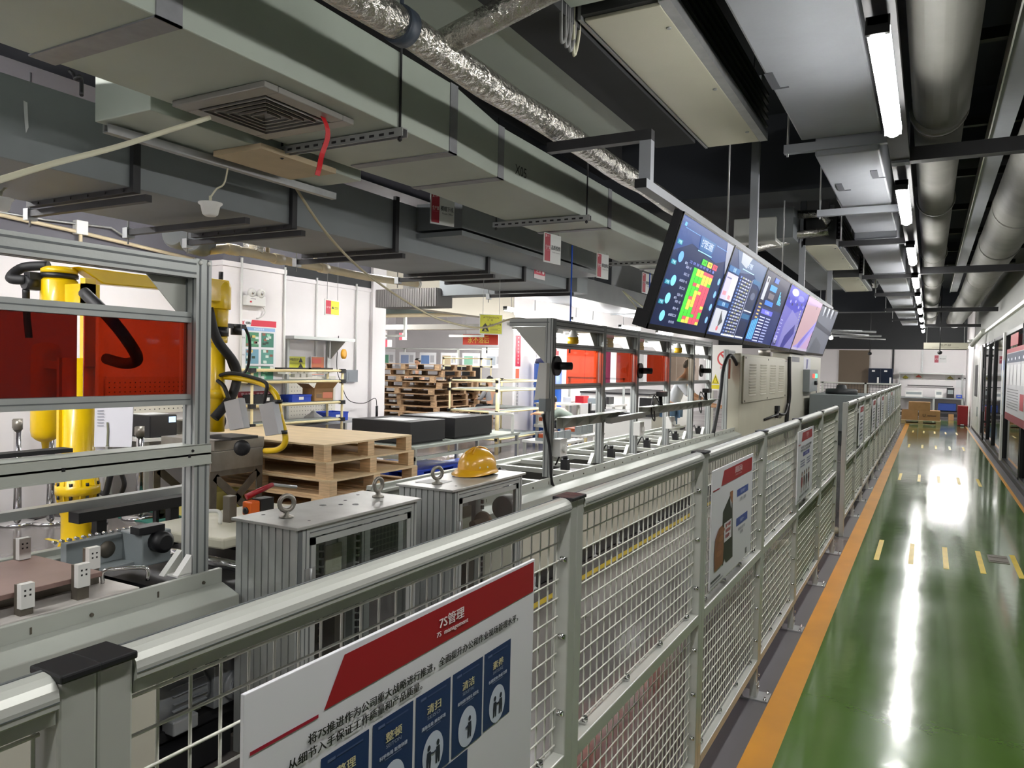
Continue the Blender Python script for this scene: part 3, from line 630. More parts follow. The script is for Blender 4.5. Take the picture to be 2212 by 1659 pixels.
# posters on the second run
for k, (sec, red) in enumerate([(1, 1), (3, 1), (4, 0), (5, 1), (7, 0), (8, 1), (9, 0)]):
    a = 7.98+1.13*sec+.2
    lb = ['narrow poster with a red heading on the second fence section beyond the gap', 'narrow poster with a red heading on the fourth fence section beyond the gap', 'plain text poster on the fifth fence section beyond the gap', 'narrow poster with a red heading on the sixth fence section beyond the gap',
          'plain text poster on the eighth fence section beyond the gap', 'narrow poster with a red heading on the ninth fence section beyond the gap', 'plain text poster on the tenth fence section beyond the gap'][k]
    t, p = board('fence_poster', lb, a, a+.62, .76, 1.2, 'poster')
    if red: p.poly([(.16, .015), (.6, .015), (.6, .075), (.12, .075)], 'a3242b'); p.text('安全', .38, .045, .03, 'f0e0e0', w=.12)
    for j in range(7): p.rect(.1 if j % 2 else .16, .5, .12+.042*j, .138+.042*j, '4a4c58' if j % 3 else '7a7c88')
    p.build('printed_face', t)
# ================================================================ conveyor bodies
CONV = M('conveyor_paint', 'b6bab2', .42, .05, .04, 4)
CONVL = M('conveyor_cream_panel', 'cbc9ba', .45, 0, .03, 4)
def conveyor(y0, y1, label):
    t = thing('conveyor', label, 'conveyor', (-2.9, y0, 0), 'long conveyor line')
    MB().box(-2.47, -2.45, y0, y1, .66, .745).build('side_plate', CONV, t, .002)
    pr = [(-2.45, .682), (-2.45, .655), (-2.36, .60), (-2.35, .615), (-2.352, .668), (-2.36, .672)]
    pr = [(-2.448, .69), (-2.35, .655), (-2.35, .60), (-2.448, .60)]
    MB().prism([(x, y0, z) for x, z in pr], (0, y1-y0, 0)).build('sloped_cover', CONV, t, .003)
    b = MB()
    n = max(1, int((y1-y0)/1.05))
    for k in range(n):
        a = y0+(y1-y0)*k/n; c = y0+(y1-y0)*(k+1)/n
        if y0 < 2 and a < 1.95:                    # opening for the gear motor in the near body
            b.box(-2.375, -2.36, a+.002, 1.735, .13, .599).box(-2.375, -2.36, 1.735, c-.002, .405, .599)
        else: b.box(-2.375, -2.36, a+.002, c-.002, .13, .599)
    b.build('lower_panel', CONVL, t)
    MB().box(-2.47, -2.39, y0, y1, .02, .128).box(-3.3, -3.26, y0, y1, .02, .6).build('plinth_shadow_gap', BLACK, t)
    b = MB(); k = y0+.2
    while k < y1: b.lathe((-2.40, k, 0), [(.03, 0), (.03, .012), (.012, .02), (.012, .13)], 10).lathe((-3.25, k, 0), [(.03, 0), (.03, .012), (.012, .02), (.012, .13)], 10); k += .55
    b.each('levelling_foot', GALV, t)
    MB().box(-3.3, -3.26, y0, y1, .6, .745).box(-3.3, -3.2, y0, y1, .70, .72).build('rear_side_plate', CONV, t, .002)
    s = MB(); k = y0+.15
    while k < y1-.1: s.box(-2.4495, -2.4475, k, k+.006, .70, .722).lathe((-2.449, k+.2, .707), [(.007, 0), (.006, .006)], 8, axis=(1, 0, 0)); k += .45
    s.each('panel_screw', STEELD, t)
    return t
ta = conveyor(.3, 2.09, 'near end of the pale conveyor with the jig plate and the red acrylic guard')
tb = conveyor(4.0, 11.2, 'long pale conveyor under the row of acrylic work frames')
# gear motor seen through the mesh
t = thing('gear_motor', 'grey ribbed gear motor in the dark opening under the near conveyor', 'motor', (-2.42, 1.4, .33))
MGREY = M('motor_grey_paint', '85888c', .45, .1, .05, 8)
b = MB().lathe((-2.43, 1.28, .42), [(.03, -.02), (.085, 0), (.092, .02), (.092, .07), (.086, .075), (.086, .24), (.08, .26)], 24, axis=(0, 1, 0)); b.build('motor_body', MGREY, t)
f = MB()
for k in range(20):
    a = 2*math.pi*k/20; c, s_ = math.cos(a), math.sin(a)
    f.obox((-2.43+.09*c, 1.44, .42+.09*s_), (0, .075, 0), (c*.008, 0, s_*.008), (-s_*.0015, 0, c*.0015))
f.each('cooling_fin', MGREY, t)
MB().box(-2.53, -2.34, 1.55, 1.74, .33, .5).lathe((-2.34, 1.65, .40), [(.06, 0), (.06, .015), (.04, .02), (.04, .03)], 18, axis=(1, 0, 0)).build('gear_box', MGREY, t, .006)
MB().box(-2.4, -2.33, 1.36, 1.47, .30, .355).build('terminal_box', M('motor_box', '9b9ea0', .45), t, .006)
MB().box(-2.5, -2.38, 1.3, 1.72, .27, .31).box(-2.47, -2.42, 1.3, 1.72, .15, .27).build('mounting_foot', DARKSTEEL, t)
t.location = Vector(t.location)+Vector((-.1, .5, -.14))
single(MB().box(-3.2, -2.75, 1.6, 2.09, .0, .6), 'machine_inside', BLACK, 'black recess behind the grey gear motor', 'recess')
single(MB().box(-2.3595, -2.357, 1.80, 1.9, .42, .437).box(-2.3595, -2.357, 1.94, 2.04, .42, .437), 'vent_slots', BLACK, 'two black slots in the near conveyor panel above the motor', 'vent slot')
# ================================================================ acrylic work frames
REDA = tint('red_acrylic', (.54, .14, .07), .08); REDD = tint('dark_red_acrylic', (.32, .07, .05), .06); SMOKE = tint('smoked_acrylic', (.62, .55, .48), .07); CLEAR = tint('clear_acrylic', (.93, .94, .94), .06); ORNG = tint('orange_red_acrylic', (.86, .27, .13), .07)
BURG = tint('purple_red_acrylic', (.5, .2, .3), .06)
def profile(b, p, q, w, mat=ALU, faces='x'):      # extruded bar with slot lines
    b.bar(p, q, w, w, mat=mat)
    p, q = Vector(p), Vector(q); d = (q-p).normalized(); off = [Vector((w/2, 0, 0)), Vector((0, -w/2, 0)), Vector((0, 0, -w/2)), Vector((0, 0, w/2))]
    for o in off:
        if abs(o.normalized().dot(d)) > .5: continue
        s_ = o.normalized().cross(d)
        for k in ((-.25, .25) if w > .06 else (0,)):
            b.obox((p+q)/2+o*1.003+s_*w*k, (q-p)/2*.999, s_*w*.055, o.normalized()*.0012, ALUD)
def work_frame(y0, y1, label, zt=1.96, panels=(), post0=True, shelf=True, w=.07):
    t = thing('guard_station', label, 'work frame', (-2.5, y0, .745), 'aluminium work frames on the conveyor')
    X = -2.5
    if post0: b = MB(); profile(b, (X, y0, .745), (X, y0, zt), w); b.build('post', None, t)
    b = MB(); profile(b, (X, y1, .745), (X, y1, zt), w); b.build('post', None, t)
    b = MB(); profile(b, (X, y0+w/2, zt-w/2-.005), (X, y1-w/2, zt-w/2-.005), w); b.build('top_beam', None, t)
    for nm, z in (('upper_rail', 1.735), ('lower_rail', 1.42)):
        b = MB(); profile(b, (X-.012, y0+w/2, z), (X-.012, y1-w/2, z), .04); b.build(nm, None, t)
    g = MB()
    for yy, s_ in ((y0+w/2, 1), (y1-w/2, -1)):
        if s_ == 1 and not post0: continue
        g.prism([(X-.03, yy, zt-w), (X-.03, yy+.17*s_, zt-w), (X-.03, yy, zt-w-.17)], (-.004, 0, 0))
        g.prism([(X-.03, yy, .745), (X-.03, yy+.08*s_, .745), (X-.03, yy, .83)], (-.03, 0, 0))
    g.each('gusset_plate', WHITE_METAL, t)
    for (a, c, m) in panels: MB().box(X-.017, X-.012, a, c, 1.441, 1.714).build('acrylic_panel', m, t)
    MB().prism([(X-.06, y1+.02, zt-w), (X-.24, y1+.02, zt-w), (X-.06, y1+.02, zt-w-.18)], (0, .004, 0)).build('side_gusset', WHITE_METAL, t)
    return t
w1 = work_frame(.95, 2.0, 'nearest aluminium work frame with dark red acrylic in front of the yellow manipulator', panels=[(.99, 1.532, REDD), (1.556, 1.965, REDA)])
MB().box(-2.505, -2.452, .99, 2.035, 1.168, 1.174).box(-2.462, -2.456, .99, 2.035, 1.174, 1.212).prism([(-2.462, .99, 1.245), (-2.456, .99, 1.245), (-2.456, 2.035, 1.245), (-2.462, 2.035, 1.245)], (0, 0, -.04)).box(-2.56, -2.456, .99, 2.035, 1.243, 1.247).build('angle_tray', CONV, w1)
MB().box(-2.62, -2.56, .99, 1.55, 1.248, 1.262).build('black_tray_mat', BLACKR, w1)
c = MB()
for yy in (1.14, 1.45, 1.93): c.box(-2.4555, -2.4545, yy, yy+.012, 1.2, 1.213)
c.lathe((-2.456, 1.95, 1.225), [(.006, 0), (.005, .004)], 8, axis=(1, 0, 0)); c.each('tray_hole', BLACK, w1)
c = MB()
for yy in (1.982, 2.02): c.lathe((-2.464, yy, 1.945), [(.009, 0), (.009, .004), (.005, .004), (.005, .007)], 8, axis=(1, 0, 0))
c.box(-2.53, -2.47, 1.9, 1.96, .745, .752).prism([(-2.47, 1.9, .75), (-2.47, 1.962, .75), (-2.47, 1.962, .82)], (-.03, 0, 0)); c.each('corner_bracket', WPLAST, w1)
fy = [5.14, 6.15, 7.02, 8.05, 9.0, 9.83]
fl = ['first work frame beyond the cabinets, with clear and orange red acrylic', 'second work frame beyond the cabinets, with purple and dark red acrylic', 'third work frame beyond the cabinets, with red acrylic and a black handle',
      'fourth work frame beyond the cabinets, with smoked brown acrylic', 'last work frame before the cream cabinet, with dark smoked acrylic']
DRED = tint('deep_red_acrylic', (.66, .2, .11), .06)
pn = [[(5.18, 5.46, CLEAR), (5.47, 5.83, ORNG), (5.83, 6.11, ORNG)], [(6.19, 6.4, BURG), (6.56, 6.98, DRED)], [(7.06, 7.3, CLEAR), (7.42, 8.01, DRED)], [(8.09, 8.42, SMOKE), (8.44, 8.96, SMOKE)], [(9.04, 9.38, SMOKE)]]
wf = []
for i in range(5):
    t = work_frame(fy[i], fy[i+1], fl[i], 1.935, pn[i], post0=(i == 0), w=.062); wf.append(t)
    tl = thing('task_lamp', f'{ordn[i]} lit task lamp under the top beams of the far work frames', 'lamp', (-2.85, fy[i]+.1, 1.87), 'task lamps on the work frames')
    y0, y1 = fy[i]+.15, fy[i+1]-.15
    MB().prism([(-2.9, y0, 1.86), (-2.82, y0, 1.86), (-2.83, y0, 1.83), (-2.89, y0, 1.83)], (0, y1-y0, 0)).build('diffuser', TASKL, tl)
    MB().box(-2.91, -2.81, y0-.02, y1+.02, 1.861, 1.885).box(-2.88, -2.84, fy[i], fy[i+1], 1.886, 1.91).build('housing', WPLAST, tl)
b = MB(); profile(b, (-2.5, 5.14, 1.905), (-2.84, 5.14, 1.905), .06); b.build('side_beam', None, wf[0])
MB().prism([(-2.53, 5.11, 1.87), (-2.8, 5.11, 1.87), (-2.53, 5.11, 1.6)], (0, -.004, 0)).build('side_gusset', WHITE_METAL, wf[0])
# last portal next to the cream cabinet
tq = thing('guard_station', 'slim portal frame with red acrylic next to the cream cabinet', 'work frame', (-2.5, 10.75, .745), 'aluminium work frames on the conveyor')
b = MB(); profile(b, (-2.5, 10.75, .745), (-2.5, 10.75, 1.86), .06); profile(b, (-2.5, 10.78, 1.83), (-2.5, 11.2, 1.83), .05); b.build('post', None, tq)
MB().box(-2.53, -2.525, 10.8, 11.15, 1.45, 1.73).build('acrylic_panel', DRED, tq)
# trays at bench height on the far frames
for i, (a, c, z) in enumerate([(5.2, 6.45, 1.19), (7.05, 9.85, 1.2)]):
    t = thing('bench_ledge', ['pale ledge with triangular brackets on the first far work frame', 'long pale ledge with triangular brackets on the farther work frames'][i], 'ledge', (-2.42, a, z), 'ledges on the work frames')
    MB().box(-2.465, -2.36, a, c, z-.004, z).box(-2.465, -2.461, a, c, z-.09, z-.004).build('ledge_plate', CONV, t)
    b = MB(); k = a+.1
    while k < c: b.prism([(-2.46, k, z-.005), (-2.37, k, z-.005), (-2.46, k, z-.085)], (0, .004, 0)); k += .26
    b.each('triangle_bracket', CONV, t)
single(MB().bar((-2.4, 6.1, 1.12), (-2.4, 7.0, 1.13), .05, .05).bar((-2.46, 6.18, 1.12), (-2.4, 6.18, 1.12), .03).bar((-2.46, 6.98, 1.12), (-2.4, 6.98, 1.12), .03), 'tilted_rail', ALU, 'bright aluminium rail on the second far work frame', 'rail')
for i, (y, z) in enumerate([(6.98, .93), (8.0, .93), (5.2, .90)]):
    single(MB().box(-2.4685, -2.40, y-.06, y+.06, z, z+.13).lathe((-2.40, y, z+.06), [(.03, 0), (.03, .02)], 12, axis=(1, 0, 0)), 'junction_box', WPLAST, ['white junction box on the third far frame post', 'white junction box on the fourth far frame post', 'white junction box on the first far frame post'][i], 'junction box', 'white junction boxes on the frame posts', .004)
# rollers and stops in the far conveyor
for i in range(6):
    y = 4.5+i*1.05
    t = thing('transfer_stop', f'black stop on white bars of the far conveyor, {ordn[i]} from the cabinets', 'conveyor stop', (-2.9, y, .70), 'stops between the conveyor rails')
    MB().box(-3.19, -2.48, y, y+.05, .70, .735).box(-3.19, -2.48, y+.45, y+.5, .70, .735).each('cross_bar', WHITE_METAL, t)
    MB().box(-2.75, -2.55, y+.1, y+.38, .69, .71).box(-2.68, -2.62, y+.2, y+.26, .71, .80).lathe((-2.65, y+.23, .80), [(.02, 0), (.02, .03)], 10).tube(curve([(-2.7, y+.3, .72), (-2.75, y+.36, .82), (-2.82, y+.4, .72)]), .008, 6).build('stop_block', BLACK, t)
# ================================================================ grey lift cabinets
GLASS = tint('dark_cabinet_window', (.8, .82, .81), .08)
def lift_cabinet(y0, y1, label, x0=-2.4, x1=-2.07, zt=.95):
    t = thing('lift_cabinet', label, 'machine cabinet', ((x0+x1)/2, y0, 0), 'aluminium lift cabinets beside the conveyor')
    MB().box(x0-.012, x1+.012, y0-.012, y1+.012, zt-.012, zt).build('top_plate', M('worn_top_plate', 'b7b8b4', .35, .4, .14, 7, .02, 50), t, .002)
    h = MB()
    for (dx, dy, r) in [(.05, .1, .008), (.28, .12, .006), (.1, .4, .016), (.15, .46, .01), (.2, .5, .014), (.1, .55, .008), (.25, .62, .007), (.05, .7, .008)]: h.lathe((x0+dx, y0+dy*(y1-y0)/.8, zt), [(r, 0), (r, .0008)], 12)
    h.each('plate_hole', BLACK, t)
    # grooved front (towards the camera) and corner posts
    f = MB(); n = 9; fw = (x1-x0)/n
    for k in range(n): f.box(x0+k*fw+.003, x0+(k+1)*fw-.003, y0, y0+.03, .01, zt-.013, ALU)
    f.box(x0, x1, y0+.008, y0+.028, .01, zt-.013, ALUD); f.build('grooved_panel', None, t)
    b = MB()
    for yy in (y0+.05, y1-.03): profile(b, (x1-.02, yy, .01), (x1-.02, yy, zt-.014), .038)
    profile(b, (x1-.02, y0+.07, zt-.034), (x1-.02, y1-.05, zt-.034), .038); profile(b, (x0+.02, y1-.03, .01), (x0+.02, y1-.03, zt-.014), .038); b.build('corner_post', None, t)
    d = MB(); a, c = y0+.08, y1-.055
    for yy in (a, c-.025): d.box(x1-.012, x1-.002, yy, yy+.025, .03, zt-.06)
    d.box(x1-.012, x1-.002, a, c, zt-.085, zt-.06).box(x1-.012, x1-.002, a, c, .03, .055); d.build('door_frame', ALU, t)
    MB().box(x1-.009, x1-.006, a+.025, c-.025, .055, zt-.085).build('window', GLASS, t)
    MB().box(x1-.001, x1+.004, y0+.045, y0+.1, .70, .78).lathe((x1+.004, y0+.072, .70), [(.006, 0), (.006, .08)], 8).build('hinge', GALV, t)
    i = MB().box(x0+.01, x0+.02, y0+.03, y1, .01, zt-.02, ALU)
    for k in range(9): i.box(x0+.021, x0+.03, y0+.06+k*.085, y0+.12+k*.085, .02, zt-.03, ALU)
    i.box(x0+.12, x0+.16, y0+.18, y0+.21, .05, zt-.05, ALU).box(x0+.12, x0+.16, y1-.25, y1-.21, .05, zt-.05, ALU)
    for yy in (y0+.25, y0+.48):
        for k in range(26): i.box(x1-.12, x1-.105, yy, yy+.014, .06+k*.032, .082+k*.032, DARKSTEEL)
    i.box(x1-.14, x1-.13, y0+.3, y0+.4, .68, .80, M('paper_label', 'c8c6b4', .7)); i.box(x0+.06, x1-.1, y0+.33, y0+.39, .3, .66, STEELD); i.build('lift_mechanism', None, t)
    for yy in (y0+.11, y1-.09):
        e = MB(); R_ = .03; xx = (x0+x1)/2+.0
        e.lathe((xx, yy, zt), [(.028, 0), (.028, .006), (.012, .012), (.012, .028)], 14)
        e.tube([(xx, yy+R_*math.sin(2*math.pi*k/18), zt+.028+R_+R_*-math.cos(2*math.pi*k/18)) for k in range(19)], .0095, 10, cap=False) if yy > y0+.3 else e.tube([(xx+R_*math.sin(2*math.pi*k/18)*.4, yy+R_*math.sin(2*math.pi*k/18)*.91, zt+.028+R_-R_*math.cos(2*math.pi*k/18)) for k in range(19)], .0095, 10, cap=False)
        e.build('lifting_eye', STEEL, t)
    return t
lift_cabinet(2.11, 2.885, 'nearer aluminium lift cabinet with two lifting eyes on its top plate')
c2 = lift_cabinet(3.17, 3.93, 'farther aluminium lift cabinet with the yellow safety helmet on top')
MB().lathe((-2.12, 3.55, .72), [(.02, -.1), (.02, 0), (.05, 0), (.055, .02), (.02, .025)], 16, axis=(0, 1, 0)).build('drive_wheel', M('rusty_steel', '6a5848', .6, .4, .2, 20), c2)
single(MB().lathe((-2.22, 3.95, .72), [(.07, 0), (.075, .02), (.075, .1), (.05, .12)], 20, axis=(0, 1, 0)), 'motor_cover', M('dark_motor_cover', '5a5c5e', .5, .3), 'round dark motor cover on the far side of the farther lift cabinet', 'motor cover')
single(MB().box(-2.36, -2.22, 3.26, 3.4, .9508, .9514).box(-2.25, -2.2, 3.36, 3.52, .9508, .9516, M('ink_red_sheet', 'b8535a', .6)), 'paper_sheet', PAPER, 'white paper lying on the farther lift cabinet beside its lifting eye', 'paper') if 0 else single(MB().box(-2.36, -2.22, 3.26, 3.4, .9508, .9516), 'paper_sheet', PAPER, 'white paper lying on the farther lift cabinet beside its lifting eye', 'paper')
# safety helmet
t = thing('safety_helmet', 'yellow safety helmet lying on the farther lift cabinet', 'helmet', (-2.26, 3.72, .95))
HY = M('helmet_yellow', 'dba41c', .3, 0, .03, 5, coat=.4)
hc = Vector((-2.26, 3.72, .985))
V = []; Fs = []; n = 28; m = 10
for i in range(m+1):
    a = math.pi/2*i/m
    for k in range(n):
        th = 2*math.pi*k/n; r = math.cos(a); V.append(hc+Vector((.105*r*math.cos(th), .13*r*math.sin(th), .115*math.sin(a)**.9+.0)))
for i in range(m):
    for k in range(n): Fs.append((i*n+k, i*n+(k+1) % n, (i+1)*n+(k+1) % n, (i+1)*n+k))
h = MB().add(V, Fs, None, True); ri = []
for k in range(n):
    th = 2*math.pi*k/n; ex = .055 if math.sin(th) < -.25 else .012; ex = .012+.045*max(0, -math.sin(th))**2
    ri.append((hc+Vector((.105*math.cos(th), .13*math.sin(th), 0)), hc+Vector(((.105+ex)*math.cos(th), (.13+ex)*math.sin(th), -.014-.25*ex))))
h.add([q for pr_ in ri for q in pr_]+[pr_[1]-Vector((0, 0, .004)) for pr_ in ri], [(2*k, 2*k+1, 2*((k+1) % n)+1, 2*((k+1) % n)) for k in range(n)]+[(2*k+1, 2*n+k, 2*n+(k+1) % n, 2*((k+1) % n)+1) for k in range(n)], None, True)
h.build('shell', HY, t)
r_ = MB()
for k in range(-1, 2): r_.tube([hc+Vector((.035*k*math.cos(a), -.13*math.cos(a)*(1 if 1 else 0), .121*math.sin(a)**.9)) for a in [math.pi*(.25+.5*j/8) for j in range(9)]], .004, 6)
r_.each('crown_rib', HY, t)
v_ = MB()
for (a, z) in [(-.04, .05), (-.02, .062), (.0, .05), (.02, .058), (.035, .045), (-.005, .036)]:
    x = .105*math.sqrt(max(0, 1-(a/.13)**2-(z/.115)**2)); v_.lathe(hc+Vector((x-.001, a, z)), [(.0035, 0), (.0035, .0015)], 8, axis=(1, 0, 0))
v_.each('vent_hole', BLACK, t)
v_ = MB()
for a in (-.09, -.045, .06): x = .105*math.sqrt(1-(a/.13)**2-(.02/.115)**2); v_.lathe(hc+Vector((x-.001, a, .016)), [(.006, 0), (.004, .003)], 10, axis=(1, 0, 0))
v_.each('rivet', WPLAST, t)
MB().lathe(hc+Vector((0, .02, -.034)), [(.085, 0), (.09, .03)], 24).build('head_band', M('dark_head_band', '5a3a30', .7), t)
# ================================================================ row of screens
V_ = Vector((-.185, 0, -.6)).normalized(); U_ = Vector((0, 1, 0)); N_ = V_.cross(U_).normalized()
SW, SH = 1.222, .668
def screen(O, U, V, label):
    N = V.cross(U).normalized(); c = O+U*SW/2+V*SH/2
    t = thing('wall_screen', label, 'screen', tuple(c), 'screens hanging in a row above the line')
    MB().obox(c-N*.03, U*SW/2, V*SH/2, N*.028).obox(c-N*.07, U*SW*.3, V*SH*.3, N*.03).obox(O+U*.03+V*(SH-.05)-N*.05, U*.035, V*.05, N*.04).build('housing', BLACK, t, .004)
    b = MB(); w = .013
    b.obox(O+U*SW/2+V*w/2, U*SW/2, V*w/2, N*.004).obox(O+U*SW/2+V*(SH-.016), U*SW/2, V*.016, N*.004).obox(O+U*w/2+V*SH/2, U*w/2, V*SH/2, N*.004).obox(O+U*(SW-w/2)+V*SH/2, U*w/2, V*SH/2, N*.004)
    b.build('bezel', M('gloss_black_bezel', '0b0b0d', .25), t)
    return t, Panel(O+U*w+V*w, U, V, .0012, 1.0)
P0 = Vector((-1.2, 4.09, 2.438)); pw, ph = SW-.026, SH-.045
sl = ['screen showing a green, yellow and red status table, nearest of the row', 'screen showing pale photos beside a long dark table, second of the row', 'screen showing blue bars and lines of figures, third of the row',
      'screen showing a blue and violet picture of a road, fourth of the row', 'screen showing a pink wall and a violet floor, fifth of the row', 'dark grey screen turned away from the rest at the far end of the row']
S_ = []
for i in range(5): S_.append(screen(P0+U_*(1.237*i), U_, V_, sl[i]))
U6 = Vector((.06, 1, 0)).normalized(); S_.append(screen(P0+U_*(1.237*5+.16)+Vector((-.03, 0, -.0)), U6, V_, sl[5]))
GR, YE, RE = '4ed33f', 'd9cf58', 'd8566a'
# 1 status table
t, p = S_[0]; p.rect(0, pw, 0, ph, '14264f', 0); p.poly([(0, 0), (pw, 0), (pw, .1), (.9, .16), (.3, .12), (0, .2)], '1c3d7a', 1); p.poly([(.0, .42), (.5, .3), (pw, .5), (pw, ph), (0, ph)], '101d3e', 1); p.poly([(pw*.85, 0), (pw, 0), (pw, .2), (pw*.93, .12)], '8a8fa0', 2)
p.poly([(.42, .05), (.78, .05), (.74, .13), (.46, .13)], '1e5a92', 2); p.text('生产管理三级看板', .6, .085, .05, 'dfeaf8', w=.26); p.rect(.44, .76, .135, .141, '9fd6e8', 3)
p.rect(.1, .4, .055, .058, '6c9fd0', 2); p.rect(.8, 1.1, .055, .058, '6c9fd0', 2); p.rect(.06, .1, .03, .05, '4f9fd8', 2)
for k, c in enumerate((GR, YE, RE)): p.rect(.6+.13*k, .71+.13*k, .17, .205, c, 2); p.text(('正常', '预警', '异常')[k], .655+.13*k, .187, .018, '20301c', w=.06)
for k in range(8): p.text(('工位', '在线', '完成率', '合格', '效率', '数量', '人', '备')[k], .38+.075*k, .218, .018, '8f9bf0', w=.05)
rows = ['GYYRRR', 'GYYYYY', 'GGGYYY', 'GGGYYG', 'GRYRRR', 'GGGRRR', 'GGYYRR', 'GGYRRR', 'GRYRRR', 'GYYRRR', 'GYYRRY', 'GYGRRR', 'GGGRRG', 'GGGGRG', 'GRYRRR', 'GYYRRY']
rh = (ph-.25-.03)/len(rows)
for r_i, rw in enumerate(rows):
    for k, ch in enumerate(rw): p.rect(.48+.078*k, .48+.078*k+.073, .238+rh*r_i, .238+rh*(r_i+1)-.0006, dict(G=GR, Y=YE, R=RE)[ch], 2)
for k in range(9): p.text(('装配一线', '装配二线', '测试一线', '测试二线', '包装一线', '焊接一线', '模组一线', '模组二线', '老化线')[k], .37, .255+.042*k, .017, 'b8c0de', w=.11)
for k in range(4):
    p.ell(.17, .25+.105*k if k else .215, .045, .032, '6ca8e8' if k < 1 else '7fcfe8', 2); p.rect(.03, .12, .13+.115*k, .155+.115*k, '2f8a9e', 2); p.text('产能', .075, .142+.115*k, .016, 'd8f0f4', w=.05); p.text('85%', .3, .235+.105*k, .014, 'c8d4ec', w=.05)
    p.ell(1.12, .26+.09*k, .03, .024, '7fb4dc', 2)
p.build('display', t)
# 2 photos and table
t, p = S_[1]; p.rect(0, pw, 0, ph, '152a55', 0); p.poly([(.1, 0), (pw, 0), (pw, .2), (.8, .1), (.35, .14)], '46597a', 1); p.poly([(.25, .0), (.6, .0), (.5, .09), (.3, .07)], '9aa0aa', 2); p.text('生产看板', .6, .06, .04, 'c8d8ec', w=.16); p.rect(.4, .8, .1, .106, 'a8d8e8', 2)
p.rect(.03, .35, .12, .16, '285f92', 2); p.text('公告', .19, .14, .03, 'c0e0f0', w=.08); p.rect(.03, .36, .17, .36, 'b8b4d8', 2); p.rect(.2, .36, .19, .36, 'cfcfd4', 3); p.rect(.05, .18, .2, .21, '6a6c88', 3); p.rect(.06, .16, .3, .33, 'd88a94', 3); p.rect(.22, .3, .32, .35, 'd88a94', 4)
p.rect(.03, .35, .375, .41, '285f92', 2); p.text('现场', .19, .392, .03, 'c0e0f0', w=.08); p.rect(.03, .37, .43, ph-.02, 'b9bcc4', 2); p.poly([(.2, .44), (.22, .44), (.21, .53), (.3, .5), (.31, .52), (.22, .56)], '4a4c50', 3); p.ell(.22, .57, .03, .018, 'c86a72', 3)
for r_i in range(19):
    z = .15+.0245*r_i; p.rect(.4, .82, z, z+.0215, '2a3354' if r_i % 2 else '363d5c', 2); p.rect(.42, .46, z+.004, z+.017, '5a7ab8', 3)
    for k in range(4): p.rect(.49+.08*k, .55+.08*k, z+.005, z+.016, 'a8aec4' if (k+r_i) % 3 else '9a9a70', 3)
p.rect(.825, .833, .14, ph-.02, 'd8dce8', 3); p.rect(.4, .83, ph-.022, ph-.01, 'e4e6f0', 3)
p.rect(.86, 1.14, .13, .165, '2b5f88', 2); p.rect(.86, 1.14, .2, .38, '26304a', 2); p.ell(1.0, .26, .08, .03, '586078', 3); p.rect(.86, 1.14, .38, .39, 'd8dce8', 3); p.rect(.86, 1.14, .41, .45, '2b5f88', 2); p.rect(.86, 1.14, .47, ph-.02, '1a2444', 2); p.rect(.86, 1.14, ph-.025, ph-.012, 'd8dce8', 3)
p.build('display', t)
# 3 bars and figures
t, p = S_[2]; p.rect(0, pw, 0, ph, '171b3c', 0); p.rect(0, pw, .3, ph, '18275e', 1); p.rect(.08, .2, .05, .25, 'b8bcc4', 2); p.ell(.14, .08, .03, .02, '2a2a34', 3); p.rect(.42, .6, .03, .07, '4a6cf0', 2); p.rect(.32, .62, .1, .15, '4a9ae0', 2); p.rect(.35, .6, .17, .22, '6a6670', 2); p.rect(.3, .66, .24, .28, '3f7ae0', 2)
p.rect(.28, .78, .32, .36, '5f62e0', 2); p.text('今日看板', .53, .34, .025, 'd8d8ff', w=.2)
for k in range(9): p.rect(.3, .52, .385+.027*k, .395+.027*k, 'c4c8e4', 2); p.rect(.58, .78, .386+.027*k, .396+.027*k, 'a8b0dc', 2)
for k in range(4): p.rect(.04+.06*k, .08+.06*k, .44-.01*k, ph-.02, '5fb4f0', 2); p.rect(.82+.05*k, .85+.05*k, .12+.03*k, .24, '63c4ec', 2)
for k in range(5): p.rect(.1, .2, .28+.03*k, .293+.03*k, 'c0a860', 2)
p.build('display', t)
# 4 road
t, p = S_[3]; p.rect(0, pw, 0, ph, '5a57a2', 0); p.poly([(0, 0), (pw, 0), (pw, .16), (.7, .24), (0, .2)], '2c2c9e', 1); p.ell(.35, .05, .2, .035, 'd8d8f4', 2); p.ell(.8, .08, .2, .03, '6a6ae8', 2)
for k in range(8): p.ell(.1+.14*k, .13+.02*(k % 3), .04, .016, '9a98d8' if k % 2 else '1c1c5a', 2, 10); p.ell(1.0+.02*k, .2+.03*k, .03, .012, 'a8a890', 2, 8)
p.poly([(.5, .22), (1.1, .3), (pw, ph), (.35, ph), (.3, .4)], '6f6ca8', 2); p.poly([(.55, .5), (.95, .35), (1.05, .45), (.7, ph), (.5, ph)], '2a2a78', 3); p.rect(.02, .2, .56, ph-.01, '2a2c5c', 3)
for k in range(8): p.rect(.05, .16, .35+.033*k, .345+.033*k+.012, 'b8b8e0', 4)
p.text('1:7', .1, .55, .05, 'e0e0f8', w=.12, l=5)
p.build('display', t)
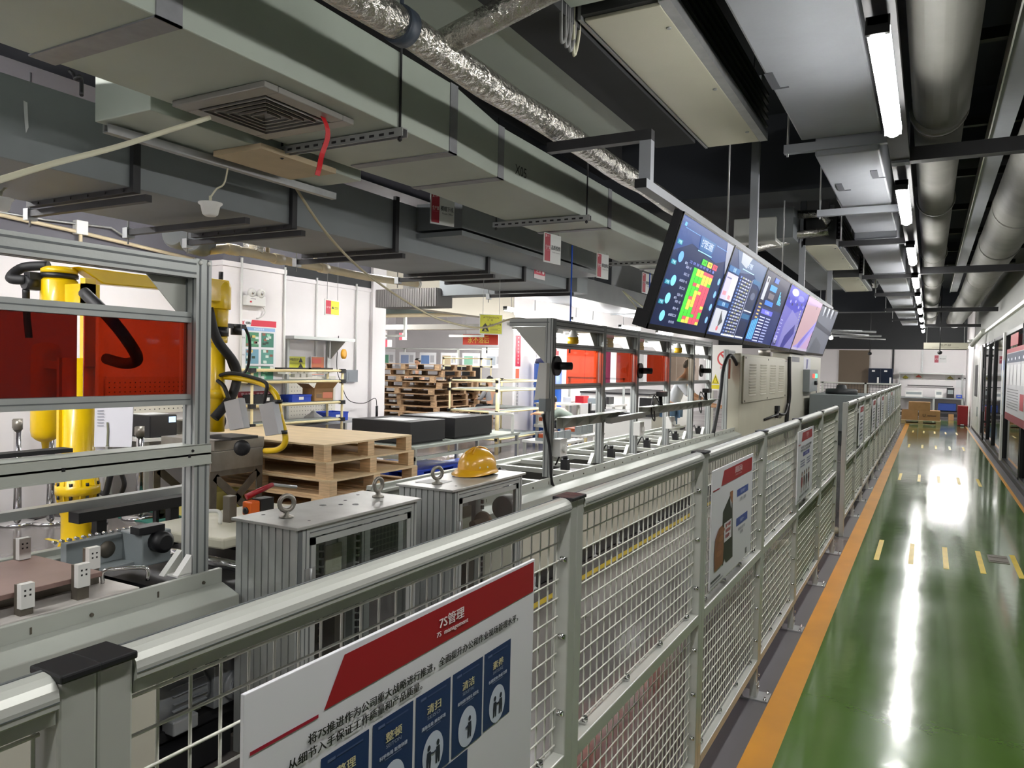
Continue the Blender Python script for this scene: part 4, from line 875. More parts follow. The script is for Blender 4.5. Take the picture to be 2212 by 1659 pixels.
# 5 pink wall
t, p = S_[4]; p.rect(0, pw, 0, ph, 'a88ab0', 0); p.poly([(0, .1), (pw, .05), (pw, .3), (.2, .6), (0, .62)], 'a98a92', 1); p.poly([(pw, .22), (.3, .55), (0, .6), (0, ph), (.5, ph), (pw, .35)], '8f86c8', 2); p.poly([(pw, .24), (.4, .52), (.3, ph), (.42, ph)], '6a60b0', 3); p.rect(.0, pw, ph-.03, ph, 'a8a0b4', 3); p.rect(.8, .83, .06, .1, '504858', 3); p.build('display', t)
t, p = S_[5]; p.rect(0, pw, 0, ph, '62656f', 0); p.poly([(0, .2), (pw, .3), (pw, .36), (0, .27)], '44464f', 1)
for k in range(6): p.poly([(.2+.14*k, 0), (.3+.14*k, 0), (.26+.14*k, .12), (.24+.14*k, .12)], '24262c' if k % 2 else 'c8ccd2', 2)
p.poly([(.3, .4), (.8, .5), (.9, ph), (.1, ph)], '54575f', 1); p.build('display', t)
# rail that carries the screens
t = thing('screen_rail', 'grey steel rail frame hanging from the ceiling that carries the screens', 'rail', (-1.25, 7.6, 2.45))
MB().box(-1.29, -1.23, 3.55, 11.7, 2.455, 2.50).build('top_rail', INSUL, t)
for k in range(4):
    y = 3.6+k*2.6
    MB().box(-1.29, -1.23, y, y+.05, 2.5, 2.70 if k == 0 else 3.9).build('drop_post', INSUL, t)
    if k == 0: MB().box(-1.8, -1.23, y, y+.05, 2.701, 2.752).build('side_bar', DARKSTEEL, t)
    if k: MB().bar((-1.30, y+.02, 2.45), (-1.50, y+.02, 1.86), .03, .05).build('mount_arm', DARKSTEEL, t)
MB().tube([(-1.26, 5.35, 2.5), (-1.26, 5.35, 3.9)], .006, 6).tube([(-1.26, 7.6, 2.5), (-1.26, 7.6, 3.9)], .006, 6).each('hanging_rod', GALV, t)
MB().box(-1.29, -1.231, 3.545, 3.55, 2.456, 2.499).build('end_cap', BLACK, t)
# hanging loops of grey cable
t = thing('cable_loops', 'bundle of grey cable loops hanging beside the nearest fan coil unit', 'cable', (-1.5, 2.9, 3.2))
for k in range(4):
    c = ax(1215+k*9, 45, -1.42)
    MB().tube(curve([c+Vector((0, -.03, .35)), c+Vector((.01, -.035, .0)), c+Vector((0, 0, -.09-.02*k)), c+Vector((.01, .03, .0)), c+Vector((0, .02, .35))], 5), .008, 7).build('cable_loop', CABLEW if k > 2 else M('grey_cable', '8a8a8a', .5), t)
# ================================================================ things near the line
def bent(pts, r, n=10, mat=None, sub=5): return MB().tube(curve(pts, sub), r, n, mat)
# jig plate
t = thing('jig_plate', 'brown fixture plate with white corner blocks on the near conveyor', 'fixture', (-2.75, 1.5, .745))
MB().box(-3.2, -2.48, .6, 1.75, .735, .747).build('base_plate', M('white_worn_plate', 'cfcac4', .4, .2, .1, 6), t, .003)
MB().box(-2.98, -2.56, 1.2, 1.66, .795, .812).build('brown_plate', M('brown_resin_plate', '8d736c', .5, 0, .15, 4), t, .002)
MB().box(-2.9, -2.86, 1.22, 1.6, .747, .795).box(-2.68, -2.64, 1.22, 1.6, .747, .795).each('plate_riser', STEELD, t)
for (x, y, z) in [(-2.96, 1.60, .89), (-2.66, 1.68, .88), (-2.53, 1.56, .865), (-2.52, 1.37, .845), (-2.95, 1.2, .86)]:
    b = MB().box(x-.018, x+.018, y-.02, y+.02, .747, z, STEELD).box(x+.0, x+.024, y-.021, y+.021, z-.075, z+.004, WPLAST)
    for k in range(4): b.box(x+.024, x+.0245, y-.012+.016*(k % 2), y-.006+.016*(k % 2), z-.02-.016*(k//2), z-.014-.016*(k//2), BLACK)
    b.build('corner_block', None, t)
MB().tube(curve([(-2.62, 1.70, .75), (-2.62, 1.70, .79), (-2.60, 1.72, .80), (-2.54, 1.79, .80), (-2.52, 1.81, .79), (-2.52, 1.81, .75)], 4), .007, 8).build('lift_handle', CHROME, t)
# grey guide box and chain
t = thing('guide_unit', 'grey steel guide block with a strip of chrome rollers beside the frame post', 'conveyor part', (-3.1, 1.9, .745))
MB().box(-3.02, -2.98, 1.78, 2.1, .72, .83).box(-3.1, -2.9, 1.7, 2.15, .70, .72).build('guide_block', GREYM, t, .003)
b = MB()
for k in range(12): b.lathe((-3.02, 1.75+k*.03, .838), [(.007, 0), (.007, .02)], 8, axis=(1, 0, 0))
b.each('roller', CHROME, t)
MB().lathe((-2.979, 1.95, .775), [(.035, 0), (.035, .004), (.0, .004)], 18, axis=(1, 0, 0)).build('cover_disc', STEELD, t)
single(MB().box(-3.6, -3.54, 1.7, 2.9, .84, .88).box(-3.6, -3.54, 1.7, 1.72, 0, .84).box(-3.6, -3.54, 2.7, 2.72, 0, .84), 'guide_rail', ALU, 'bright aluminium guide rail behind the near conveyor', 'rail')
single(MB().box(-3.50, -3.42, 2.1, 2.75, .80, .85).box(-3.48, -3.44, 2.2, 2.25, 0, .8).box(-3.48, -3.44, 2.6, 2.65, 0, .8), 'guide_bar', BLACKR, 'black rubber guide bar behind the frame post', 'guide bar')
t = thing('drive_motor', 'black drive motor with a grey housing behind the near frame post', 'motor', (-2.95, 2.1, .75))
MB().box(-3.0, -2.85, 2.02, 2.16, .70, .84).build('housing', GREYM, t, .006); MB().lathe((-2.85, 2.09, .80), [(.045, 0), (.045, .05), (.03, .06)], 16, axis=(1, 0, 0)).box(-2.9, -2.84, 2.0, 2.12, .84, .87).build('motor_cap', BLACK, t)
# cast plate with orange sensor
t = thing('sensor_plate', 'cream casting with an orange sensor and red clamp by the first lift cabinet', 'fixture', (-3.2, 2.7, .74))
MB().prism([(-3.3, 2.3, .72), (-2.75, 2.35, .72), (-2.75, 3.1, .72), (-2.95, 3.15, .72), (-3.3, 3.1, .72)], (0, 0, .05)).build('casting', CREAM_METAL, t, .01)
MB().box(-3.05, -3.0, 2.6, 2.645, .77, .90).build('upright_block', STEELD, t, .003)
o_ = Vector((-2.98, 2.72, .83))
MB().box(o_.x-.03, o_.x+.03, o_.y-.035, o_.y+.03, o_.z-.035, o_.z+.035).build('orange_body', M('orange_plastic', 'e2651b', .4), t, .008)
MB().lathe((o_.x, o_.y-.035, o_.z-.01), [(.018, 0), (.018, -.006), (.008, -.006)], 14, axis=(0, 1, 0)).box(o_.x-.03, o_.x+.03, o_.y+.03, o_.y+.12, o_.z-.06, o_.z+.04).box(o_.x-.02, o_.x, o_.y+.03, o_.y+.06, o_.z-.08, o_.z-.05).each('black_body', BLACK, t)
MB().tube([(-3.02, 2.72, .88), (-2.98, 2.86, .93)], [.016, .012], 10).build('red_handle', M('red_grip', 'a31f2c', .4), t); MB().tube([(-2.98, 2.86, .93), (-2.95, 3.0, .90)], .008, 8).build('clamp_rod', GALV, t)
MB().tube(curve([(-3.1, 2.42, .77), (-3.1, 2.42, .82), (-3.08, 2.45, .835), (-3.04, 2.54, .835), (-3.02, 2.56, .82), (-3.02, 2.56, .77)], 4), .01, 8).build('lift_handle', WPLAST, t)
for yy in (2.25, 2.5): single(MB().tube([(-3.25, yy, .70), (-2.5, yy, .70)], .022, 12), 'conveyor_roller', CHROME, 'chrome roller between the near frame post and the first lift cabinet' if yy < 2.3 else 'chrome roller under the cream casting', 'roller', 'chrome rollers of the near conveyor')
single(MB().box(-3.3, -2.42, 2.0, 3.0, .50, .64), 'roller_bed', BLACK, 'black bed below the chrome rollers', 'conveyor part') 
# belt barrier posts
def stanchion(x, y, label, h=.98, belt=False):
    t = thing('belt_post', label, 'barrier post', (x, y, 0), 'chrome belt barrier posts')
    MB().lathe((x, y, 0), [(.16, 0), (.165, .012), (.15, .03), (.06, .045)], 32).build('base', CHROME, t)
    MB().tube([(x, y, .04), (x, y, h-.1)], .033, 20).build('pole', CHROME, t)
    MB().lathe((x, y, h-.1), [(.04, 0), (.04, .1), (.0, .1)], 20).box(x-.06, x-.036, y-.02, y+.02, h-.09, h-.01).build('belt_head', STEEL, t)
    return t
stanchion(-7.38, 3.95, 'chrome belt post against the white wall, farthest left'); stanchion(-7.2, 4.15, 'chrome belt post standing behind the hanging yellow tank', .98); stanchion(-6.85, 4.3, 'chrome belt post hidden behind the yellow column', .9); stanchion(-6.75, 4.75, 'chrome belt post right of the yellow column', .9)
tt = stanchion(-5.75, 2.85, 'thick chrome belt post with a red belt, in front of the yellow column', .72)
MB().box(-7.4, -5.79, 2.82, 2.825, .585, .655).build('red_belt', M('red_belt', 'd0142c', .6), tt); MB().box(-5.80, -5.70, 2.80, 2.90, .56, .70).build('black_belt_box', BLACK, tt, .01)
# ================================================================ yellow manipulator
t = thing('manipulator', 'tall yellow load manipulator with a round column, swing arm and hanging gripper arm', 'manipulator', (-5.47, 3.35, 0))
X, Y = -5.47, 3.35
MB().lathe((X, Y, 0), [(.2, 0), (.2, .03), (.16, .035), (.108, .2), (.108, .40), (.116, .42), (.135, .56), (.148, .565), (.148, .595), (.148, .60), (.148, .63), (.135, .635), (.118, .84), (.108, .86), (.108, 1.56), (.0, 1.56)], 36).build('column', YELLOW, t)
b = MB()
for k in range(8):
    a = 2*math.pi*k/8+.3; c, s_ = math.cos(a), math.sin(a)
    b.prism([(X+.1*c, Y+.1*s_, .36), (X+.145*c, Y+.145*s_, .565), (X+.1*c, Y+.1*s_, .565)], (-.01*s_, .01*c, 0)).prism([(X+.1*c, Y+.1*s_, .86), (X+.145*c, Y+.145*s_, .63), (X+.1*c, Y+.1*s_, .63)], (-.01*s_, .01*c, 0)).prism([(X+.1*c, Y+.1*s_, .25), (X+.19*c, Y+.19*s_, .03), (X+.1*c, Y+.1*s_, .03)], (-.01*s_, .01*c, 0))
b.each('rib', YELLOW, t)
b = MB()
for k in range(8):
    a = 2*math.pi*(k+.5)/8+.3; b.lathe((X+.135*math.cos(a), Y+.135*math.sin(a), .535), [(.012, 0), (.012, .03), (.007, .03), (.007, .095), (.012, .095), (.012, .12)], 6)
b.each('flange_bolt', BLACK, t)
MB().box(X-.06, X-.03, Y-.125, Y-.09, .9, 1.56).box(X+.06, X+.12, Y-.03, Y+.05, 1.5, 2.14).build('mast', YELLOW, t)
HX, HY_ = -5.72, 3.35
MB().lathe((HX, HY_, 1.93), [(.09, 0), (.128, .02), (.128, .05), (.125, .06), (.125, .2), (.11, .215)], 30).lathe((HX, HY_, 2.185), [(.122, 0), (.122, .03), (.09, .05)], 30).box(HX, X+.12, HY_-.03, HY_+.08, 1.94, 2.1).build('swing_head', YELLOW, t)
MB().lathe((HX, HY_, 2.145), [(.11, 0), (.128, .01), (.128, .035), (.11, .04)], 30).box(HX-.1, HX-.02, HY_-.2, HY_-.11, 2.05, 2.18).lathe((HX-.06, HY_-.22, 2.1), [(.05, 0), (.05, .08)], 14, axis=(0, 1, 0)).build('black_bearing', BLACK, t)
A0 = Vector((-5.62, 3.4, 2.20)); A1 = Vector((-5.62, 4.72, 2.20))
b = MB(); b.prism([A0+Vector((-.07, 0, .04)), A1+Vector((-.05, 0, .04)), A1+Vector((-.05, 0, -.05)), A0+Vector((-.07, .2, -.07))], (.12, 0, 0)); b.build('swing_arm', YELLOW, t, .01)
GX, GY = -5.62, 4.72
MB().lathe((GX, GY, 2.02), [(.105, 0), (.105, .12), (.105, .2), (.085, .26)], 28).box(GX-.1, GX+.09, GY-.18, GY+.04, 2.08, 2.28).lathe((GX, GY, 1.86), [(.08, 0), (.085, .16)], 24).lathe((GX, GY, 1.72), [(.08, 0), (.08, .06)], 24).build('elbow_head', YELLOW, t, .008)
MB().lathe((GX, GY, 1.78), [(.088, 0), (.088, .08)], 24).tube([(GX, GY+.02, 2.26), (GX, GY+.02, 2.36)], .02, 8).lathe((GX+.0, GY+.2, 1.8), [(.05, 0), (.05, .1)], 12).box(GX-.02, GX+.02, GY+.08, GY+.3, 1.86, 1.9).each('elbow_bearing', BLACK, t)
MB().lathe((GX, GY, .92), [(.062, 0), (.062, .8)], 24).lathe((GX, GY, 1.22), [(.075, 0), (.075, .08)], 24).build('drop_tube', YELLOW, t)
hs = MB(); hs.tube(curve([(GX+.06, GY-.16, 2.02), (GX+.1, GY-.1, 1.75), (GX+.12, GY+.1, 1.5), (GX+.12, GY+.06, 1.25), (GX+.08, GY-.1, 1.05)], 6), .042, 12)
hs.tube(curve([(GX+.0, GY+.3, 1.88), (GX, GY+.36, 1.75), (GX, GY+.34, 1.5), (GX, GY+.22, 1.42), (GX+.05, GY+.1, 1.5), (GX+.05, GY+.05, 1.62)], 6), .014, 8)
hs.tube(curve([(HX-.06, HY_-.2, 2.12), (HX-.16, HY_-.26, 2.13), (HX-.18, HY_-.16, 2.22), (HX-.03, HY_-.06, 2.24)], 6), .035, 10)
hs.tube(curve([(HX-.07, HY_-.2, 2.05), (HX-.1, HY_-.18, 1.9), (HX-.1, HY_-.16, 1.7)], 6), .025, 8)
hs.tube(curve([ay(182, 632, 3.0), ay(235, 685, 3.0), ay(275, 735, 3.1), ay(296, 775, 3.2), ay(270, 785, 3.25), ay(230, 775, 3.3)], 6), .038, 12)
hs.tube(curve([ay(240, 1020, 3.4), ay(225, 1080, 3.4), ay(203, 1150, 3.4)], 5), .022, 8).tube(curve([ay(262, 1020, 3.7), ay(268, 1050, 3.7), ay(250, 1075, 3.7), ay(212, 1062, 3.7)], 6), .018, 8)
hs.each('hose', BLACKR, t)
MB().lathe((-6.36, 3.62, .86), [(.02, -.08), (.03, 0), (.07, .02), (.1, .05), (.108, .1), (.108, .75), (.09, .8), (.03, .82)], 30).bar((-6.26, 3.58, 1.5), (-5.56, 3.38, 1.5), .06).build('air_tank', YELLOW, t)
MB().tube([(-6.36, 3.62, .78), (-6.36, 3.62, .84)], .02, 8).tube([(-6.34, 3.58, .80), (-6.2, 3.58, .80)], .012, 8).build('drain_tap', M('blue_tap', '2b3f86', .4), t)
MB().prism([ay(205, 880, 3.1), ay(288, 878, 3.1), ay(284, 966, 3.1), ay(203, 965, 3.1)], (0, .003, 0)).build('instruction_sheet', M('clear_sleeved_sheet', 'b4b4ba', .4), t)
q0 = ay(205, 880, 3.097); q1 = ay(288, 878, 3.097); q3 = ay(203, 965, 3.097); pn_ = Panel(q0, q1-q0, (0, 0, -1), .001)
pn_.poly([(.13, .1), (.15, .1), (.155, .16), (.15, .25), (.165, .26), (.12, .26), (.13, .25), (.135, .16)], '55563c', 2)
for k in range(6): pn_.rect(.03, .10, .02+.02*k, .026+.02*k, '7c7e88', 1)
for k in range(5): pn_.rect(.03, .36, .28+.018*k, .283+.018*k, '8a8c96', 1)
pn_.build('instruction_drawing', t)
# gripper handle frame
hp = [ay(x, y, 4.75) for x, y in [(458, 814), (500, 815), (555, 825), (585, 840), (600, 862), (606, 900), (616, 938), (614, 960), (598, 972), (572, 974)]]
MB().tube(curve(hp, 5), .026, 12).tube(curve([ay(x, y, 4.72) for x, y in [(462, 822), (478, 835), (490, 858)]], 5), .024, 10).build('handle_tube', YELLOW, t)
MB().tube(curve([ay(x, y, 4.7) for x, y in [(470, 812), (500, 806), (545, 815), (575, 828), (574, 850), (570, 872)]], 5), .016, 8).tube(curve([ay(x, y, 4.68) for x, y in [(470, 822), (484, 835), (494, 862)]], 5), .018, 8).tube(curve([ay(x, y, 4.8) for x, y in [(472, 890), (484, 905), (480, 922), (468, 925)]], 5), .018, 8).each('handle_cable', BLACKR, t)
for k, (a, b_, c, d) in enumerate([((558, 875), (588, 868), (602, 938), (573, 942)), ((483, 868), (515, 860), (527, 925), (496, 930))]):
    MB().prism([ay(*q, 4.66-.02*k) for q in (a, b_, c, d)], (0, .07, 0)).build('control_box', M('grey_control_box', 'a2a3a5', .45, .2), t, .004)
bk = MB()
for (x, y) in [(600, 867), (611, 933)]: q = ay(x, y, 4.73); bk.lathe(q+Vector((0, 0, -.015)), [(.04, 0), (.04, .03)], 12)
bk.box(GX-.05, GX+.3, GY-.1, GY+.2, .865, .89).lathe((GX+.34, GY-.02, .80), [(.04, 0), (.07, .005), (.07, .03), (.03, .035)], 20, axis=(.8, -.6, 0)); bk.each('gripper_part', BLACK, t)
# lifting tool with X plates
t = thing('lifting_tool', 'raw steel lifting tool with X shaped side plates standing by the pallets', 'lifting tool', (-6.1, 5.0, 0))
tx1 = -5.55; ya, yb = 4.6, 5.2
MB().box(-6.35, tx1, ya, yb, .57, .745).build('lower_box', STEEL, t, .004); MB().box(-6.3, tx1-.02, ya+.05, yb+.03, .745, .84).build('upper_box', STEEL, t, .004)
def xplate(x):
    b = MB(); w = .045; z0, z1 = .05, .57; th = .012
    b.box(x, x+th, ya, ya+.07, z0, z1).box(x, x+th, yb-.07, yb, z0, z1).box(x, x+th, ya+.07, yb-.07, z1-.05, z1).box(x, x+th, ya+.07, yb-.07, z0, z0+.05)
    for (p, q) in (((x+th/2, ya+.05, z0+.03), (x+th/2, yb-.05, z1-.05)), ((x+th/2, ya+.05, z1-.05), (x+th/2, yb-.05, z0+.03))): b.bar(p, q, th, .075, up=(1, 0, 0)) if 0 else b.obox((Vector(p)+Vector(q))/2, (Vector(q)-Vector(p))/2, Vector((th/2, 0, 0)), (Vector(q)-Vector(p)).cross(Vector((1, 0, 0))).normalized()*.036)
    return b
for x in (tx1-.02, -6.34): xplate(x).build('cross_plate', STEELD, t)
b = MB()
for x in (-6.34, tx1-.03):
    for yy in (ya, yb-.03): b.box(x, x+.05, yy, yy+.03, 0, .2)
b.each('black_foot', BLACK, t)
MB().box(-6.2, -5.75, ya+.06, yb-.06, .12, .34).build('yellow_insert', M('pale_yellow_foam', 'c9bc68', .6), t)
single(MB().box(-7.3, -5.9, 4.45, 5.6, .001, .012), 'green_mat', M('green_work_mat', '2f7466', .6, 0, .1, 5), 'green work mat on the grey floor under the lifting tool', 'mat') if 0 else None
t = thing('floor_mat', 'green mat on the floor left of the steel lifting tool', 'mat', (-6.9, 4.9, 0)); MB().prism([tuple(az(255, 1116, .012)), tuple(az(388, 1142, .012)), (-5.9, 4.55, .012), (-6.1, 5.3, .012), (-7.2, 5.5, .012)], (0, 0, -.011)).build('mat_sheet', M('green_work_mat', '2f7466', .6, 0, .1, 5), t)
MB().prism([tuple(az(316, 1112, .014)), tuple(az(345, 1116, .014)), tuple(az(350, 1108, .014)), tuple(az(330, 1106, .014))], (0, 0, -.0015)).build('yellow_paper', M('yellow_card', 'cdb36a', .6), t)
# work table with black printer by the wall
t = thing('work_table', 'white legged table by the wall behind the near frame', 'table', (-7.2, 5.2, 0))
MB().box(-7.6, -6.9, 4.9, 5.95, .72, .75).build('table_top', WPLAST, t)
for x in (-6.95, -7.55):
    for y in (4.95, 5.9): MB().box(x-.025, x+.025, y-.025, y+.025, 0, .72).build('leg', WHITE_METAL, t)
MB().box(-7.62, -7.6, 4.95, 5.95, .95, 1.36).build('pegboard', M('pegboard_cream', 'd4d0c2', .6), t)
b = MB()
for i in range(16):
    for j in range(7): b.box(-7.6, -7.599, 4.98+i*.06, 4.992+i*.06, .99+j*.05, 1.002+j*.05)
b.build('peg_holes', BLACK, t)
t = thing('label_printer', 'black label printer with a lit display on the white table', 'printer', (-7.1, 5.2, .75))
MB().box(-7.35, -6.95, 5.0, 5.32, .75, .98).build('body', BLACK, t, .01); MB().box(-6.95, -6.945, 5.22, 5.3, .9, .96).build('display', lamp('blue_display', (.45, .65, 1), 1.2), t); MB().box(-7.3, -7.05, 5.02, 5.3, .981, .985).build('paper', PAPER, t)
single(MB().box(-7.2, -6.92, 5.45, 5.85, .75, .9), 'steel_box', STEEL, 'plain steel box on the white table right of the black printer', 'box', bevel=.004)
single(MB().box(-7.645, -7.6, 3.4, 3.45, 1.5, 1.75), 'wall_switch', WPLAST, 'white switch box on the wall behind the yellow mast', 'switch')
single(MB().box(-7.649, -7.642, 2.6, 3.9, 1.62, 2.06, WW).box(-7.642, -7.641, 2.6, 3.9, 1.98, 2.06, M('ink_red_header', 'c02038', .5)), 'wall_board', None, 'white wall board with a red heading behind the red acrylic', 'notice board')
# ================================================================ pallets
def pallet(x0, x1, y0, y1, z, h, label, group, wood=WOOD, top=PLY, plate=True):
    t = thing('wooden_pallet', label, 'pallet', ((x0+x1)/2, (y0+y1)/2, z), group)
    if plate: MB().box(x0, x1, y0, y1, z+h-.018, z+h-.001).build('deck', top, t)
    else:
        b = MB(); n = 9; w = (y1-y0)/n
        for k in range(n): b.box(x0, x1, y0+k*w+.02, y0+(k+1)*w-.012, z+h-.02, z+h-.001)
        b.build('deck', wood, t)
    for i in range(3):
        for j in range(3):
            X = x0+(x1-x0-.13)*i/2; Y = y0+(y1-y0-.1)*j/2; MB().box(X, X+.13, Y, Y+.1, z+.02, z+h-.0185).build('block', wood, t)
    b = MB()
    for j in range(3): Y = y0+(y1-y0-.1)*j/2; b.box(x0, x1, Y, Y+.1, z+.0005, z+.0195)
    b.build('bottom_board', wood, t)
    return t
g = 'pale wooden pallets stacked behind the lifting tool'
for k, (dx, dy, nm) in enumerate([(.0, .0, 'pale wooden pallet at the bottom of the stack'), (.05, -.06, 'pale wooden pallet with open boards, second from the bottom of the stack'), (.12, -.02, 'pale wooden pallet in the middle of the stack'), (.04, .0, 'pale wooden pallet second from the top of the stack'), (-.02, .02, 'pale wooden pallet with a plywood deck on top of the stack')]):
    pallet(-6.8+dx, -4.88+dx*.8, 5.3+dy, 6.66+dy, .16*k, .16, nm, g, plate=(k not in (1,)))
gb = 'brown pallets stacked in the hall opening'
for k in range(10):
    dx = random.uniform(-.12, .12); dy = random.uniform(-.15, .15); h = .155
    lb = ['lowest', 'second', 'third', 'fourth', 'fifth', 'sixth', 'seventh', 'eighth', 'ninth', 'top'][k]+' weathered brown pallet of the tall stack seen through the hall opening'
    pallet(-13.1+dx, -10.85+dx, 15.9+dy, 17.5+dy, h*k, h, lb, gb, WOODB, WOODB, plate=(k % 3 != 1))
for k in range(7):
    dx = random.uniform(-.1, .1); dy = random.uniform(-.1, .1); h = .155
    pallet(-13.0+dx, -10.9+dx, 17.9+dy, 19.4+dy, h*k, h, ['lowest', 'second', 'third', 'fourth', 'fifth', 'sixth', 'top'][k]+' brown pallet of the shorter stack behind the tall brown stack', 'brown pallets of the shorter stack', WOODB, WOODB, plate=(k % 2 == 0))
# ================================================================ cart with black boxes, blue pallets
zc = .6
A_ = az(872, 985, zc-.04); 
t = thing('platform_cart', 'white framed cart carrying the two black boxes', 'cart', (-5.7, 8.3, 0))
MB().box(-6.3, -5.2, 7.15, 9.75, zc-.03, zc).box(-5.23, -5.2, 7.15, 9.75, zc-.16, zc-.12).box(-6.3, -5.2, 7.15, 7.18, zc-.16, zc-.12).build('deck', M('pale_green_deck', 'bcc3bb', .4, .1, .04, 4), t)
for x in (-6.27, -5.23):
    for y in (7.2, 8.6, 9.7): MB().box(x-.02, x+.02, y-.02, y+.02, 0.0, zc-.03).build('leg', WHITE_METAL, t)
MB().tube(curve([(-5.25, 9.6, zc), (-5.25, 9.6, zc+.22), (-5.25, 9.55, zc+.27), (-5.3, 9.4, zc+.28), (-5.5, 9.35, zc+.28)], 5), .022, 10).build('push_handle', WPLAST, t)
def black_box(x0, x1, y0, y1, label):
    t = thing('battery_module', label, 'box', ((x0+x1)/2, (y0+y1)/2, zc), 'black boxes on the white cart')
    MB().box(x0, x1, y0, y1, zc+.02, zc+.275).build('case', M('charcoal_case', '2b2b2d', .5, .1), t, .006)
    MB().box(x0+.02, x1-.02, y0+.02, y1-.02, zc, zc+.02).build('base_blocks', BLACK, t)
    MB().box(x0+.25, x1-.2, y0+.12, y1-.25, zc+.2752, zc+.277).build('paper', PAPER, t)
black_box(-6.25, -5.36, 7.28, 8.02, 'black box with white papers on its lid, nearer one on the cart')
black_box(-6.4+.15, -5.36, 8.25, 9.2, 'black box with white papers on its lid, farther one on the cart')
def blue_pallet(x0, y0, z, label, w=.95, d=1.0, h=.15):
    t = thing('plastic_pallet', label, 'pallet', (x0, y0, z), 'blue plastic pallets under the cart')
    MB().box(x0, x0+w, y0, y0+d, z+h-.03, z+h).build('deck', BLUEP, t, .006)
    for i in range(3):
        for j in range(3): MB().box(x0+(w-.18)*i/2, x0+(w-.18)*i/2+.18, y0+(d-.18)*j/2, y0+(d-.18)*j/2+.18, z, z+h-.03).build('foot', BLUEP, t)
blue_pallet(-6.22, 7.25, .001, 'blue plastic pallet on the floor under the near end of the cart'); blue_pallet(-6.22, 7.27, .152, 'blue plastic pallet on top of another under the near end of the cart'); blue_pallet(-6.22, 8.68, .001, 'blue plastic pallet under the far end of the cart')
# ================================================================ rack and bench by the white wall
def joint(b, p, r=.026): b.obox(p, (r, 0, 0), (0, r*1.5, 0), (0, 0, r), BLACK)
def pipe_rack(name, label, x0, x1, y0, y1, zs, ztop, group=None, shelf=True, mat=CREAMP, r=.017):
    t = thing(name, label, 'rack', ((x0+x1)/2, (y0+y1)/2, 0), group)
    for x in (x0, x1):
        for y in (y0, y1): MB().tube([(x, y, .0), (x, y, ztop)], r, 10).build('upright', mat, t)
    b = MB()
    for z in zs+[ztop]:
        b.tube([(x0, y0, z), (x0, y1, z)], r, 10).tube([(x1, y0, z), (x1, y1, z)], r, 10).tube([(x0, y0, z), (x1, y0, z)], r, 10).tube([(x0, y1, z), (x1, y1, z)], r, 10)
    b.each('cross_pipe', mat, t)
    j = MB()
    for z in zs+[ztop]:
        for x in (x0, x1):
            for y in (y0, y1): joint(j, (x, y, z))
    j.each('black_joint', None, t)
    if shelf:
        for z in zs: MB().box(x0+.02, x1-.02, y0+.02, y1-.02, z+.016, z+.024).build('shelf_sheet', M('grey_green_shelf', '9aa39f', .4), t)
    return t
pipe_rack('pipe_rack', 'cream pipe rack with black joints against the white column, holding bins and a carton', -7.16, -6.9, 6.28, 7.83, [.80, 1.03, 1.31], 1.45)
def bin_(x0, x1, y0, y1, z, h, label, mat=BLUEP, grp='plastic bins on the rack and bench', nm='plastic_bin'):
    t = thing(nm, label, 'bin', ((x0+x1)/2, (y0+y1)/2, z), grp); w = .008
    MB().box(x0, x1, y0, y1, z, z+w).box(x0, x0+w, y0, y1, z+w, z+h).box(x1-w, x1, y0, y1, z+w, z+h).box(x0+w, x1-w, y0, y0+w, z+w, z+h).box(x0+w, x1-w, y1-w, y1, z+w, z+h).build('tub', mat, t)
    MB().box(x1, x1+.006, y0-.004, y1+.004, z+h-.02, z+h).build('rim', mat, t)
    MB().box(x1+.0005, x1+.0015, (y0+y1)/2-.05, (y0+y1)/2+.03, z+h*.3, z+h*.7).build('label_card', PAPER, t)
    return t
bin_(-7.13, -6.93, 6.35, 6.75, 1.055, .1, 'black bin on the middle shelf of the cream rack', BLACK); bin_(-7.13, -6.93, 6.95, 7.28, 1.055, .09, 'blue bin with a white card on the middle shelf of the cream rack'); bin_(-7.5, -7.2, 7.9, 8.3, .75, .12, 'blue bin on the bench right of the cream rack')
t = thing('open_carton', 'open brown carton with a red printed side on the middle shelf of the rack', 'box', (-7.03, 7.5, 1.055))
b = MB(); x0, x1, y0, y1, z0, z1 = -7.12, -6.92, 7.32, 7.68, 1.055, 1.22
b.box(x0, x0+.004, y0, y1, z0, z1).box(x1-.004, x1, y0, y1, z0, z1).box(x0, x1, y0, y0+.004, z0, z1).box(x0, x1, y1-.004, y1, z0, z1).box(x0, x1, y0, y1, z0, z0+.004); b.build('carton_body', CARD, t)
MB().prism([(x1, y0, z1), (x1, y1, z1), (x1+.06, y1+.02, z1+.08), (x1+.06, y0-.02, z1+.08)], (.003, 0, 0)).prism([(x0, y0, z1), (x1, y0, z1), (x1, y0-.1, z1+.06), (x0, y0-.1, z1+.06)], (0, 0, .003)).build('flap', CARD, t)
p = Panel((x1+.001, y0, z1), (0, 1, 0), (0, 0, -1), .001); p.rect(.16, .34, .05, .13, 'c97a5e', 1); p.rect(.04, .14, .07, .12, '7c6248', 1); p.build('printed_mark', t)
